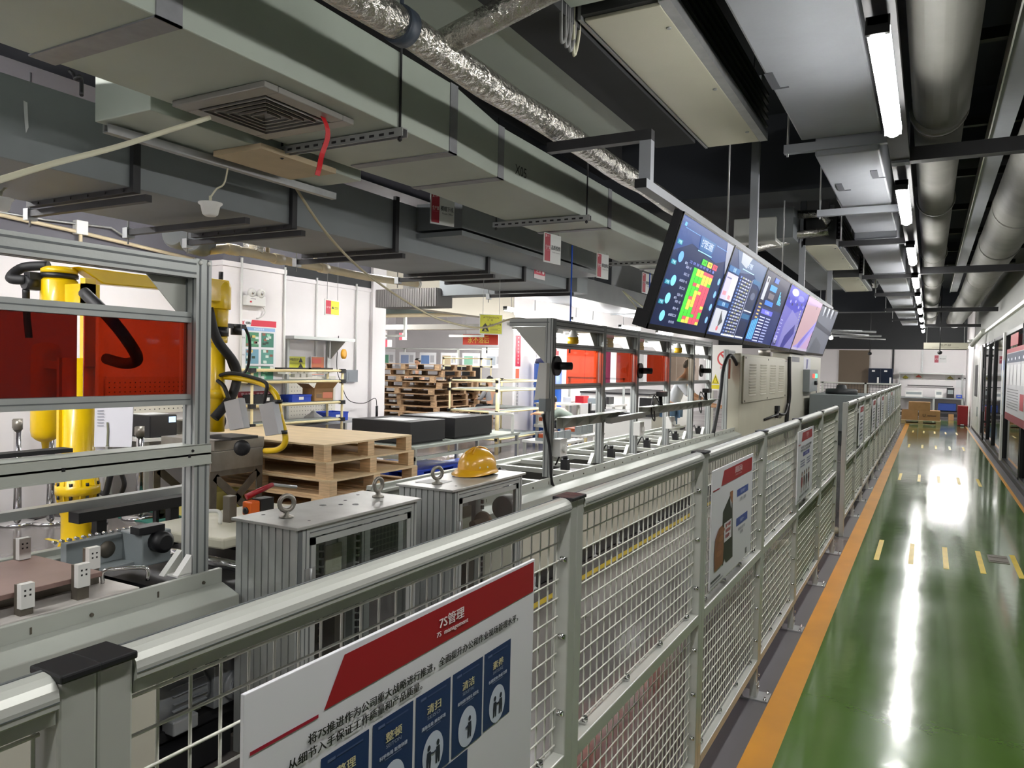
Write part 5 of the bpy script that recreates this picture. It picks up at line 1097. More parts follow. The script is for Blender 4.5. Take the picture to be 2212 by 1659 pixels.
for k, (y0, y1, z, nm) in enumerate([(6.9, 7.3, 1.40, 0), (7.35, 7.7, 1.40, 1), (6.95, 7.6, 1.345, 2)]):
    t = thing('clip_bar', ['black tool bar with white clips on top of the cream rack, nearer', 'black tool bar with white clips on top of the cream rack, farther', 'long grey instrument with handles under the black tool bars'][nm], 'tool', (-7.0, y0, z), 'tools on top of the cream rack')
    MB().box(-7.08, -6.95, y0-.1, y1, z+.06, z+.085).build('bar', BLACK if nm < 2 else WPLAST, t)
    b = MB()
    for j in range(3): b.box(-7.0, -6.93, y0+.04+j*.11, y0+.12+j*.11, z+.02, z+.06)
    b.each('clip', WPLAST, t)
for k, (y, z, s) in enumerate([(7.1, 1.20, .1), (7.22, 1.19, .08), (7.35, .86, .15)]):
    t = MB(); c = Vector((-7.3+.03*k, y+.3*k*.5, z-.06)); t.lathe(c, [(s*.6, -s*.5), (s, -s*.2), (s*.8, s*.2), (s*.3, s*.5), (s*.15, s*.7)], 9, smooth=False); single(t, 'plastic_bag', M('clear_plastic_bag', 'c2c2c6', .3), ['crumpled clear plastic bag behind the cream rack, nearest', 'crumpled clear plastic bag beside the open carton', 'larger crumpled plastic bag on the bench under the rack'][k], 'bag') if k == 2 else None
t = thing('workbench', 'white workbench with an aluminium top frame against the wall right of the column', 'workbench', (-7.4, 7.9, 0))
MB().box(-7.64, -7.1, 7.1, 8.75, .72, .745).build('bench_top', M('grey_bench_top', 'a6a9ab', .5), t)
for x in (-7.6, -7.14):
    for y in (7.14, 8.7): MB().box(x-.02, x+.02, y-.02, y+.02, 0, .72).build('leg', WHITE_METAL, t)
MB().box(-7.62, -7.58, 7.5, 7.54, .745, 1.86).box(-7.62, -7.58, 8.28, 8.32, .745, 1.86).box(-7.62, -7.3, 7.3, 8.5, 1.86, 1.9).box(-7.3, -7.26, 7.3, 8.5, 1.86, 1.9).each('light_frame_bar', ALU, t)
MB().prism([(-7.58, 8.34, 1.86), (-7.3, 8.34, 1.86), (-7.58, 8.34, 1.6)], (0, .005, 0)).build('gusset', WHITE_METAL, t)
MB().box(-7.64, -7.62, 7.15, 8.5, .78, 1.36).build('pegboard', M('pegboard_cream', 'd4d0c2', .6), t)
b = MB()
for i in range(24):
    for j in range(9): b.box(-7.62, -7.619, 7.2+i*.053, 7.21+i*.053, .82+j*.055, .83+j*.055)
b.build('peg_holes', BLACK, t)
single(MB().box(-7.645, -7.6, 8.72, 8.97, 1.27, 1.45).box(-7.6, -7.597, 8.76, 8.92, 1.3, 1.42, M('grey_screen_panel', '7a7f86', .4)), 'control_box', WPLAST, 'white control panel with a grey display on the wall beside the opening', 'control panel')
single(MB().tube(curve([(-7.62, 8.55, 1.95), (-7.6, 8.5, 1.5), (-7.6, 8.6, 1.25), (-7.58, 8.75, 1.0), (-7.5, 9.0, .95), (-7.45, 9.2, 1.02), (-7.45, 9.25, .9)], 6), .006, 6).tube([(-7.45, 9.25, .72), (-7.45, 9.25, .9)], .02, 8), 'power_cord', BLACK, 'black power cord with plugs hanging on the wall beside the opening', 'cord')
single(MB().tube(curve([(-7.6, 7.35, 1.9), (-7.58, 7.33, 1.75), (-7.6, 7.3, 1.4), (-7.58, 7.32, 1.2)], 6), .006, 6), 'hanging_flex', BLACK, 'thin black cord hanging from the frame of the workbench', 'cord')
t = thing('tape_coil', 'orange coil hung on the aluminium frame of the workbench', 'coil', (-7.27, 8.2, 1.7)); MB().lathe((-7.27, 8.25, 1.68), [(.03, 0), (.07, 0), (.07, .03), (.03, .03)], 18, axis=(1, .3, 0)).build('coil', M('orange_coil', 'e0a020', .5), t)
# posters at the bench
def wall_sign(name, label, x, y0, y1, z0, z1, cat='poster', frame=BOARD, group=None, th=.006):
    t = thing(name, label, cat, (x, y0, z0), group); MB().box(x-th, x, y0, y1, z0, z1).build('sheet', frame, t)
    return t, Panel((x, y0, z1), (0, 1, 0), (0, 0, -1), .0015)
t, p = wall_sign('work_poster', 'white wall poster with six photos of green circuit boards and a red logo header', -7.192, 6.36, 6.92, 1.2, 2.055)
p.rect(.0, .56, 0, .085, 'e8e8ea', 0); p.poly([(.17, .0), (.56, 0), (.56, .075), (.15, .075)], 'cf2f45'); p.text('KEXIN', .11, .042, .028, '333338', w=.07, bold=.02)
for s_ in (1, -1): p.poly([(.012, .042-.024*s_), (.026, .042-.024*s_), (.06, .042+.024*s_), (.046, .042+.024*s_)], 'cf2f45', 2)
p.rect(.02, .54, .09, .13, '8fb4dc'); p.text('作业指导书', .28, .11, .026, 'eef4fb', w=.16)
for r_ in range(3):
    for c in range(2):
        a, z = .08+.24*c, .15+.205*r_; p.rect(a, a+.2, z, z+.175, ['4a8a66', '3d7a68', '6a98ac', '5a9488', '5c9c7c', '4c8c74'][r_*2+c])
        rr = random.Random(r_*7+c)
        for k in range(7): u_, v_ = a+rr.random()*.15, z+rr.random()*.14; p.rect(u_, min(u_+.05, a+.2), v_, min(v_+.03, z+.175), rr.choice(['2a4438', 'c8d8d0', '7fc4a0', '8a5a4a', 'd8c070', 'e0e4e2']), 2+k % 3)
    p.text('步骤', .04, .22+.205*r_, .022, '555a60', w=.04)
p.rect(.08, .52, .55, .565, 'a8a8ac'); p.rect(.1, .45, .77, .785, '88888c'); p.build('printed_face', t)
t, p = wall_sign('red_notice', 'dark red notice strip on the wall under the rack shelves', -7.19, 6.3, 6.9, 1.12, 1.19); p.rect(0, .6, 0, .07, '8c1f2c', 0); p.text('安全第一 质量至上', .3, .035, .035, 'e8d0d0', w=.45); p.build('printed_face', t)
for k, (y0, y1, c, tx, lb) in enumerate([(7.12, 7.42, '3a3234', '', 'dark photo sheet pinned above the bench, left of the yellow one'), (7.52, 7.88, 'c8c832', 'ESD', 'yellow static warning sheet pinned above the bench'), (7.98, 8.25, 'c86a3c', '', 'orange warning sheet pinned above the bench')]):
    t, p = wall_sign('pinned_sheet', lb, -7.612, y0, y1, 1.37, 1.64, 'sign', group='sheets pinned above the bench'); p.rect(.01, y1-y0-.01, .01, .26, c, 0)
    if tx: p.text('静电防护', .12, .05, .04, '30300c', w=.2); p.poly([(.26, .02), (.3, .09), (.22, .09)], '181810', 2); p.poly([(.26, .1), (.32, .18), (.2, .18)], '181810', 2); p.rect(.02, .34, .1, .103, '30300c', 2); p.text('ESD AREA', .15, .21, .03, '30300c', w=.24)
    else: p.rect(.03, .2, .03, .1, 'a8a0a0' if k == 0 else 'd8503c', 2); p.rect(.03, .2, .15, .2, '6a6060' if k == 0 else '8a4020', 2)
    p.build('printed_face', t)
# emergency light
t = thing('emergency_light', 'white twin spot emergency light on the white column above the poster', 'lamp', (-7.15, 6.53, 2.25))
MB().box(-7.2, -7.12, 6.38, 6.68, 2.22, 2.34).build('box', WPLAST, t, .008)
for y in (6.46, 6.6): MB().lathe((-7.15, y, 2.385), [(.03, 0), (.052, .01), (.052, .05), (.035, .055)], 18, axis=(.9, 0, -.3)).build('spot', WPLAST, t); MB().lathe((-7.10, y, 2.368), [(.04, 0), (.0, .004)], 18, axis=(.9, 0, -.3)).build('lens', CHROME, t)
p = Panel((-7.119, 6.38, 2.34), (0, 1, 0), (0, 0, -1), .001); p.rect(.05, .08, .065, .085, 'b8323c'); p.rect(.06, .14, .035, .042, '88888c'); p.build('printed_mark', t)
single(MB().tube(curve([(-7.18, 6.67, 2.24), (-7.17, 6.72, 2.16), (-7.18, 6.66, 2.09), (-7.19, 6.6, 2.08)], 5), .006, 6), 'light_cord', WPLAST, 'white cord curling under the twin spot emergency light', 'cord')
for k, (x, y, z0, z1) in enumerate([(-7.185, 6.36, 1.2, 2.78), (-7.185, 7.05, 1.0, 2.75), (-7.635, 8.1, .8, 2.75), (-7.635, 8.95, 1.4, 2.75)]):
    single(MB().tube([(x, y, z0), (x, y, z1)], .016, 8), 'conduit', WPLAST, ['white conduit on the column left of the emergency light', 'white conduit on the right corner of the white column', 'white conduit on the wall above the workbench', 'white conduit running down to the control panel'][k], 'conduit', 'white vertical conduits on the wall')
# hanging esd card on the wall side
def hang_sign(name, label, tl, tr, bl, z, draw, cat='hanging sign', wire=True, zc=None, group=None, frame='e0e0e0'):
    a, b_ = az(*tl, z), az(*tr, z); d = (b_-a).normalized(); w = (b_-a).length
    # height from the pixel below the top-left corner on the vertical plane of the sign
    n = Vector((-d.y, d.x, 0)); r = _ray(*bl); k = (a-CAMP).dot(n)/r.dot(n); c = CAMP+r*k; hgt = z-c.z
    N = Vector((0, 0, -1)).cross(d).normalized()
    if N.dot(CAMP-a) < 0: N = -N
    t = thing(name, label, cat, tuple((a+b_)/2-Vector((0, 0, hgt/2))), group)
    MB().obox((a+b_)/2-Vector((0, 0, hgt/2))-N*.004, d*w/2, Vector((0, 0, hgt/2)), N*.003).build('board', M('sign_'+frame, frame, .4), t)
    p = Panel(a, d, (0, 0, -1), .001); p.N = N; draw(p, w, hgt); p.build('printed_face', t)
    if wire:
        wm = MB()
        for f in (.15, .85): q = a.lerp(b_, f); wm.tube([q, Vector((q.x, q.y, zc or 3.9))], .0025, 5)
        wm.each('hanging_wire', GALV, t)
    return t
def dept(main, sub):
    def f(p, w, h):
        p.rect(0, w, 0, h, 'd6d8d6', 0); p.rect(w*.03, w*.36, h*.03, h*.95, 'a81c34', 1); p.text('生产部', w*.2, h*.48, h*.13, 'e8d0d4', w=w*.27, bold=.02); p.rect(w*.07, w*.33, h*.58, h*.595, 'c85868', 2)
        for s_ in (1, -1): p.poly([(w*.06, h*(.1-.04*s_)), (w*.09, h*(.1-.04*s_)), (w*.15, h*(.1+.04*s_)), (w*.12, h*(.1+.04*s_))], 'e8d0d4', 2)
        p.rect(w*.17, w*.28, h*.09, h*.11, 'd89aa4', 2)
        p.text(main, w*.68, h*.46, h*.16, '22262c', w=w*.54, bold=.02); p.text(sub, w*.7, h*.62, h*.06, '4a4e54', w=w*.45)
    return f
gs = 'red and white station signs hanging over the line'
hang_sign('station_sign', 'red and white station sign with black characters hanging in front of the dark duct', (931, 415), (982, 425), (930, 482), 2.9, dept('模组下线', 'Module Offline'), group=gs)
hang_sign('station_sign', 'red and white station sign hanging past the end of the dark duct', (1176, 501), (1212, 511), (1175, 565), 2.69, dept('品质检验', 'Quality Inspection'), group=gs, zc=2.7)
hang_sign('station_sign', 'small red and white station sign left of the screens, third in the row', (1290, 546), (1315, 552), (1287, 599), 2.68, dept('模组测试', 'Module Test'), group=gs, zc=2.7)
hang_sign('station_sign', 'small red and white station sign just left of the first screen', (1388, 588), (1407, 594), (1386, 632), 2.66, dept('模组装配', 'Assembly'), group=gs, zc=2.7)
def esd(p, w, h):
    p.rect(.0, w, 0, h, 'dedcd8', 0); p.rect(w*.06, w*.4, h*.08, h*.92, 'c23048', 1); p.rect(w*.4, w*.95, h*.08, h*.92, 'd0d030', 1); p.text('生产部', w*.23, h*.5, h*.12, 'f0d8dc', w=w*.26); p.poly([(w*.52, h*.4), (w*.6, h*.56), (w*.44, h*.56)], '2a2a10', 2); p.rect(w*.64, w*.9, h*.46, h*.5, '4a4a14', 2); p.rect(w*.64, w*.9, h*.56, h*.58, '6a6a20', 2)
hang_sign('static_card', 'small red and yellow card hanging by threads in front of the white wall', (702, 645), (734, 650), (701, 680), 2.33, esd, zc=3.3)
def attention(p, w, h):
    p.rect(0, w, 0, h, 'd4d4d0', 0); p.rect(w*.03, w*.97, h*.03, h*.95, 'c6c428', 1); p.text('ATTENTION', w*.5, h*.16, h*.09, '4a3818', w=w*.68); p.text('注  意', w*.45, h*.29, h*.1, '6a4a20', w=w*.26); p.text('静电防护区域', w*.68, h*.5, h*.085, '20200c', w=w*.5, bold=.02)
    p.poly([(w*.25, h*.44), (w*.37, h*.62), (w*.13, h*.62)], '15150c', 2); p.poly([(w*.1, h*.85), (w*.17, h*.68), (w*.35, h*.68), (w*.42, h*.85)], '15150c', 2); p.poly([(w*.2, h*.82), (w*.24, h*.7), (w*.28, h*.76), (w*.34, h*.82)], 'c6c428', 3)
    for k in range(5): p.rect(w*.46, w*(.9 if k % 2 else .8), h*(.6+.065*k), h*(.613+.065*k), '4a4414', 2)
hang_sign('attention_sign', 'yellow ATTENTION static warning sign hanging beyond the white wall opening', (1036, 678), (1086, 680), (1036, 722), 2.1, attention, zc=2.62)
t, p = wall_sign('small_notice', 'small red and white notice stuck on the side of the dark duct near its end', -3.797, 7.35, 7.62, 2.53, 2.66); p.rect(0, .27, 0, .13, 'e0d4d4', 0); p.rect(.0, .27, .0, .085, 'c8485a', 1); p.text('注意', .1, .04, .05, 'f0e0e0', w=.12); p.ell(.22, .05, .025, .02, 'f0e8e8', 2); p.build('printed_face', t)
# smoke detectors, pipes, cords
def detector(c, label, cordto=None):
    t = thing('smoke_detector', label, 'smoke detector', tuple(c), 'white smoke detectors'); cordto = cordto or Vector((c[0]+.03, c[1]+.07, 3.88))
    MB().lathe(c, [(.028, 0), (.04, .01), (.05, .055), (.062, .065), (.062, .072), (.02, .078)], 22).build('cup', WPLAST, t)
    MB().lathe(Vector(c)+Vector((0, 0, .078)), [(.008, 0), (.008, .03)], 8).tube(curve([Vector(c)+Vector((0, 0, .1)), Vector(c)+Vector((.01, .03, .15)), Vector(c)+Vector((.03, .07, .2)), Vector(cordto) if cordto else Vector(c)+Vector((.03, .07, .5))], 5), .005, 6).build('cord', CABLEW, t)
q = ay(454, 467, 2.8); detector(q, 'white smoke detector hanging on a cord in front of the dark duct', ay(498, 318, 2.95))
q = az(2, 456, 2.36); detector(q, 'white smoke detector cut by the left edge of the view', q+Vector((.01, .02, .128)))
q = ay(1858, 598, 12.5); detector(q, 'white smoke detector under the insulated duct beyond the screens')
q = ay(1890, 622, 14.5); detector(q, 'white smoke detector farther along under the insulated duct')
single(MB().tube(curve([ay(-60, 405, 1.1), ay(0, 388, 1.25), ay(120, 352, 1.5), ay(250, 318, 1.8), ay(370, 280, 2.08), ay(452, 254, 2.28)], 6), .011, 8), 'white_cable', CABLEW, 'thick white cable sagging across the dark duct to the air diffuser', 'cable')
single(MB().tube(curve([ay(560, 292, 3.2), ay(610, 360, 3.4), ay(700, 497, 3.9), ay(790, 590, 4.5), ay(900, 665, 5.4), ay(960, 693, 5.9), ay(1040, 708, 6.4), ay(1110, 688, 6.3), ay(1180, 700, 5.2)], 6), .009, 8), 'tan_cable', M('tan_cable', 'b3a98c', .5), 'long tan cable hanging down from the diffuser past the ATTENTION sign', 'cable')
for k, (px, z0) in enumerate([(1236, 1.7), (1404, 2.1)]):
    a = az(px, 530 if k == 0 else 590, 2.69 if k == 0 else 2.66); single(MB().tube([a, Vector((a.x, a.y, z0))], .008, 8), 'air_hose', M('blue_air_hose', '2c5cc8', .4), ['blue air hose hanging down to the first far work frame', 'blue air hose hanging beside the first screen'][k], 'hose', 'blue air hoses')
single(MB().tube(curve([ay(1345, 628, 7.2), ay(1375, 665, 7.2), ay(1400, 705, 7.0)], 5), .007, 6).tube(curve([ay(1345, 628, 7.2), ay(1392, 665, 7.0), ay(1420, 680, 6.8)], 5), .007, 6), 'screen_cables', CABLEW, 'two pale cables running from the ceiling to the back of the first screen', 'cable')
t = thing('drain_pipe', 'beige drain pipe with joints under the dark duct along the white wall', 'pipe', (-6.4, 6, 2.55))
D = [ay(452, 540, 4.6), ay(490, 537, 4.75), ay(560, 550, 5.1), ay(590, 558, 5.25), ay(690, 578, 5.9), ay(790, 598, 6.7), ay(900, 613, 7.6)]
MB().tube(D, .042, 14).build('pipe_run', BEIGEP, t); b = MB()
for a, c in ((1, 2), (3, 4), (4, 5)):
    d = (D[c]-D[a]).normalized(); b.lathe(D[a], [(.05, 0), (.05, .12)], 14, axis=d)
for f in (2.6, 3.9): q = D[int(f)].lerp(D[int(f)+1], f % 1); b.tube([q, q+Vector((0, 0, .16))], .02, 8)
b.each('pipe_joint', BEIGEP, t)
MB().lathe(D[-1], [(.05, 0), (.05, .04)], 12, axis=(D[-1]-D[-2])).build('white_collar', WPLAST, t)
t = thing('wall_conduit', 'cream conduit with a junction box on the grey wall above the near frame', 'conduit', (-7.6, 3.5, 2.9))
MB().tube([ax(-40, 455, -7.6), ax(0, 464, -7.6), ax(165, 500, -7.6), ax(300, 532, -7.6), ax(420, 560, -7.6)], .02, 8).tube([ax(174, 500, -7.6), ax(174, 540, -7.6)], .018, 8).build('conduit_run', BEIGEP, t); q = ax(175, 492, -7.6); MB().box(-7.65, -7.57, q.y-.06, q.y+.06, q.z-.07, q.z+.07).build('junction_box', WPLAST, t, .006)
MB().tube([ax(-40, 448, -7.6), ax(0, 458, -7.6), ax(100, 475, -7.6), ax(240, 492, -7.6), ax(275, 515, -7.6)], .012, 8).build('grey_conduit', GALV, t)
# corrugated dark hoses near the wall
t = thing('corrugated_hose', 'dark dusty corrugated duct ends above the white column', 'hose', tuple(ay(390, 515, 4.4)))
for k, (x, y, r) in enumerate([(372, 505, .12), (412, 515, .13)]):
    q = ay(x, y, 4.4); MB().lathe(q, [(r*.8, 0)]+[(r*(1 if j % 2 else .88), .02+j*.025) for j in range(8)], 20, axis=(-.4, 1, 0)).build('hose_end', DUCTG, t); MB().box(q.x-.015, q.x+.015, q.y+.05, q.y+.08, q.z+r*.8, 3.3).build('hanger_strap', GALV, t)
single(MB().lathe(ay(535, 528, 5.0), [(.02, 0), (.1, .03), (.13, .08), (.08, .14)], 9, axis=(0, 1, .2), smooth=False), 'foil_wrap', FOIL, 'crumpled silver foil wrapped above the beige drain pipe', 'foil')
# ================================================================ pipe shelf, drum, column signs
t = pipe_rack('pipe_shelf', 'large cream pipe shelf with black joints in front of the brown pallets', -7.6, -6.6, 11.5, 13.4, [.26, .74, 1.12], 1.28)
MB().tube([(-6.6, 11.5, 0), (-6.6, 11.5, 1.34)], .035, 12).build('thick_upright', CREAMP, t)
single(MB().box(-7.2, -6.75, 11.6, 12.1, .766, .768), 'red_print_sheet', M('pale_red_print', 'e0b8b4', .7), 'pale red printed sheet lying on the middle shelf of the large pipe shelf', 'paper')
t = thing('blue_drum', 'tall blue plastic drum with a dark lid right of the white column', 'drum', (-7.2, 14.6, 0))
MB().lathe((-7.2, 14.7, 0), [(.27, 0), (.3, .02), (.3, .55), (.31, .56), (.31, .6), (.3, .61), (.3, 1.15), (.31, 1.16), (.31, 1.2), (.3, 1.21), (.3, 1.62)], 36).build('drum_body', BLUED, t)
MB().lathe((-7.2, 14.7, 1.62), [(.27, 0), (.29, .02), (.26, .1), (.1, .14), (.1, .17), (.0, .17)], 30).build('dark_lid', M('navy_lid', '1e2f58', .4), t)
single(MB().box(-7.3, -7.0, 14.55, 14.8, 1.80, 1.9).box(-7.28, -7.02, 14.6, 14.75, 1.9, 1.94), 'red_box', RED, 'red plastic box standing on top of the blue drum', 'box')
single(MB().lathe((-6.85, 14.3, 1.62), [(.14, 0), (.13, .08), (.06, .16), (.02, .17)], 18).tube([(-6.85, 14.3, 0), (-6.85, 14.3, 1.62)], .02, 8), 'white_lamp_shade', WPLAST, 'white dome shade on a post beside the blue drum', 'lamp')
t = thing('jig_table', 'white table with orange and white clamping jigs in front of the blue drum', 'table', (-6.6, 13.7, 0))
MB().box(-6.95, -6.2, 13.6, 14.25, .34, .40).box(-6.95, -6.2, 13.6, 14.25, .80, .83).each('table_top', WPLAST, t)
for x in (-6.9, -6.25):
    for y in (13.65, 14.2): MB().box(x-.025, x+.025, y-.025, y+.025, 0, .80).build('leg', WHITE_METAL, t)
OR = M('orange_brown_block', 'b5532c', .5)
for k in range(3):
    x = -6.86+.22*k; tt = thing('clamp_jig', f'white and orange clamping jig on the white table, {ordn[k]} from the left', 'jig', (x, 13.8, .40), 'clamping jigs on the white table')
    MB().box(x-.09, x+.09, 13.68, 13.95, .40, .46).box(x-.09, x-.06, 13.68, 13.95, .46, .56).box(x+.06, x+.09, 13.68, 13.95, .46, .56).build('jig_frame', WPLAST, tt); MB().box(x-.055, x+.055, 13.69, 13.94, .462, .53).build('orange_block', OR, tt)
t, p = wall_sign('column_sign', 'tall red sign with white characters on the white column by the blue drum', -7.61, 13.98, 14.2, 1.55, 2.2, 'sign'); p.rect(0, .22, 0, .65, 'c03048', 0)
for k, ch in enumerate('严格执行安全规程'): p.text(ch, .11, .06+.073*k, .05, 'eed8dc', w=.06)
p.build('printed_face', t)
t, p = wall_sign('column_notice', 'tall narrow notice with black characters low on the white column by the blue drum', -7.61, 14.0, 14.15, .55, 1.5, 'sign'); p.rect(0, .15, 0, .95, 'd0ccca', 0); p.rect(0, .15, 0, .2, 'd86a48', 1)
for k, ch in enumerate('消防器材严禁堆放物品'): p.text(ch, .075, .25+.07*k, .055, '2a2a2c', w=.065)
p.build('printed_face', t)
t, p = wall_sign('safety_notice', 'white notice with a red heading on the wall behind the blue drum', -7.64, 15.0, 15.6, 1.75, 2.25, 'sign'); p.rect(0, .6, 0, .5, 'e4e2e2', 0); p.rect(0, .6, 0, .1, 'cc3048', 1); p.text('安全须知', .18, .17, .06, '444448', w=.25)
for k in range(4): p.rect(.05, .5, .26+.05*k, .275+.05*k, '8a8a90', 2)
p.build('printed_face', t)
# banner, far people, benches in the back room
def xsign(name, label, x0, x1, y, z0, z1, cat, draw, frame=BOARD, group=None):
    t = thing(name, label, cat, ((x0+x1)/2, y, z0), group); MB().box(x0, x1, y, y+.01, z0, z1).build('sheet', frame, t); p = Panel((x0, y, z1), (1, 0, 0), (0, 0, -1), .002)
    if p.N.y > 0: p.N = -p.N
    draw(p, x1-x0, z1-z0); p.build('printed_face', t); return t
def ban(p, w, h): p.rect(0, w, 0, h, 'e0442c', 0); p.text('永不落后', w*.45, h*.5, h*.72, 'f4d860', w=w*.6, bold=.03)
a = ay(1000, 722, 18); c = ay(1076, 745, 18); xsign('red_banner', 'red banner with large yellow characters hanging in the far hall', a.x, c.x, 18, c.z, a.z, 'banner', ban)
MB().tube([(a.x+.1, 18.005, a.z), (a.x+.1, 18.005, 3.9)], .006, 5).tube([(c.x-.1, 18.005, a.z), (c.x-.1, 18.005, 3.9)], .006, 5).build('hanging_cord', GALV, bpy.data.objects['red_banner'])
WIN = lamp('bright_window_daylight', (.95, .98, 1), 1.6)
for k, (px0, px1) in enumerate([(1040, 1048), (1052, 1076)]):
    a = ay(px0, 752, 25.9); c = ay(px1, 792, 25.9); t = MB().box(a.x, c.x, 25.97, 26, c.z, a.z).build(f'window_{k+1}', WIN); t['kind'] = 'structure'
    MB().box(a.x-.06, c.x+.06, 25.94, 25.969, a.z, a.z+.06).box(a.x-.06, c.x+.06, 25.94, 25.969, c.z-.06, c.z).box(a.x-.06, a.x, 25.94, 25.969, c.z, a.z).box(c.x, c.x+.06, 25.94, 25.969, c.z, a.z).build('window_frame', WPLAST, t)
t = pipe_rack('pipe_rack', 'cream and black pipe rack with dark panels behind the brown pallets', -13.6, -12.2, 20.2, 20.8, [.3, .9, 1.5], 1.75, shelf=False)
MB().box(-13.55, -12.95, 20.2, 20.22, .9, 1.48).box(-12.9, -12.25, 20.2, 20.22, .9, 1.48).build('dark_panel', BLACK, t)
b = MB().box(-19, -12, 21.5, 22.2, .72, .76)
for x in (-18.9, -16.6, -14.3, -12.1): b.box(x-.03, x+.03, 21.55, 21.6, 0, .72).box(x-.03, x+.03, 22.1, 22.15, 0, 2.1)
b.box(-19, -12, 22.1, 22.14, 2.06, 2.1); single(b, 'assembly_bench', WHITE_METAL, 'long white assembly bench with sheets in the far hall behind the brown pallets', 'workbench')
for k in range(7):
    x0 = -18.6+.9*k; c = ['d8d8dc', '6a9a7c', 'd2d6dc', '8ea4c8', 'd8d4c8', 'c8d4cc', 'dcdce0'][k]
    def dr(p, w, h, k=k): p.rect(0, w, 0, h, 'e2e2e4', 0); p.rect(w*.1, w*.6, h*.2, h*.8, ['9aa8a0', '5a9a7a', '8a98b8', '6a88b8', 'b8a888', '7aa890', 'a0a8b0'][k], 1); p.rect(w*.65, w*.9, h*.2, h*.7, 'b0b0b4', 1)
    xsign('bench_sheet', f'{ordn[k]} work instruction sheet above the far assembly bench, counted from the left', x0, x0+.7, 22.08, 1.45, 1.95, 'poster', dr, group='instruction sheets above the far bench')
for k, (px, py) in enumerate([(870, 727), (827, 723), (838, 742)]):
    a = ay(px, py-8, 17); 
    def dr(p, w, h): p.rect(0, w, 0, h, 'e0dcdc', 0); p.rect(0, w*.4, 0, h, 'c84858', 1)
    xsign('hall_sign', ['red and white sign hanging in the far hall, right one', 'red and white sign hanging in the far hall by the wall edge', 'red diamond notice in the far hall'][k], a.x-.12, a.x+.14, 17, a.z-.2, a.z, 'hanging sign', dr, group='signs in the far hall'); MB().tube([(a.x, 17.005, a.z), (a.x, 17.005, 3.9)], .004, 5).build('hanging_wire', GALV, bpy.data.objects['hall_sign' if k == 0 else f'hall_sign.{k:03d}'])
    
single(MB().box(-17, -8.4, 16.8, 17.1, 2.48, 2.62), 'hall_beam_tray', M('pale_cable_tray', 'c2c0b8', .5), 'long pale cable tray across the far hall', 'cable tray')
single(MB().tube([(-18, 13.2, 2.72), (-7.9, 13.2, 2.72)], .14, 18), 'hall_pipe', M('grey_green_pipe', '77827f', .5), 'thick grey pipe across the ceiling of the hall opening', 'pipe')
single(MB().tube([(-18, 12.8, 2.56), (-7.9, 12.8, 2.56)], .04, 12), 'hall_conduit', BEIGEP, 'beige pipe below the thick grey pipe in the hall opening', 'pipe')
for k, x in enumerate((-11.2, -9.0)):
    single(MB().box(x-.03, x+.03, 14.9, 14.96, 2.25, 3.9).box(x-.9, x+.03, 14.9, 14.96, 2.2, 2.25), 'hanging_bracket', WHITE_METAL, ['white hanging bracket in the far hall, left', 'white hanging bracket in the far hall, right'][k], 'bracket', 'white hanging brackets in the far hall')
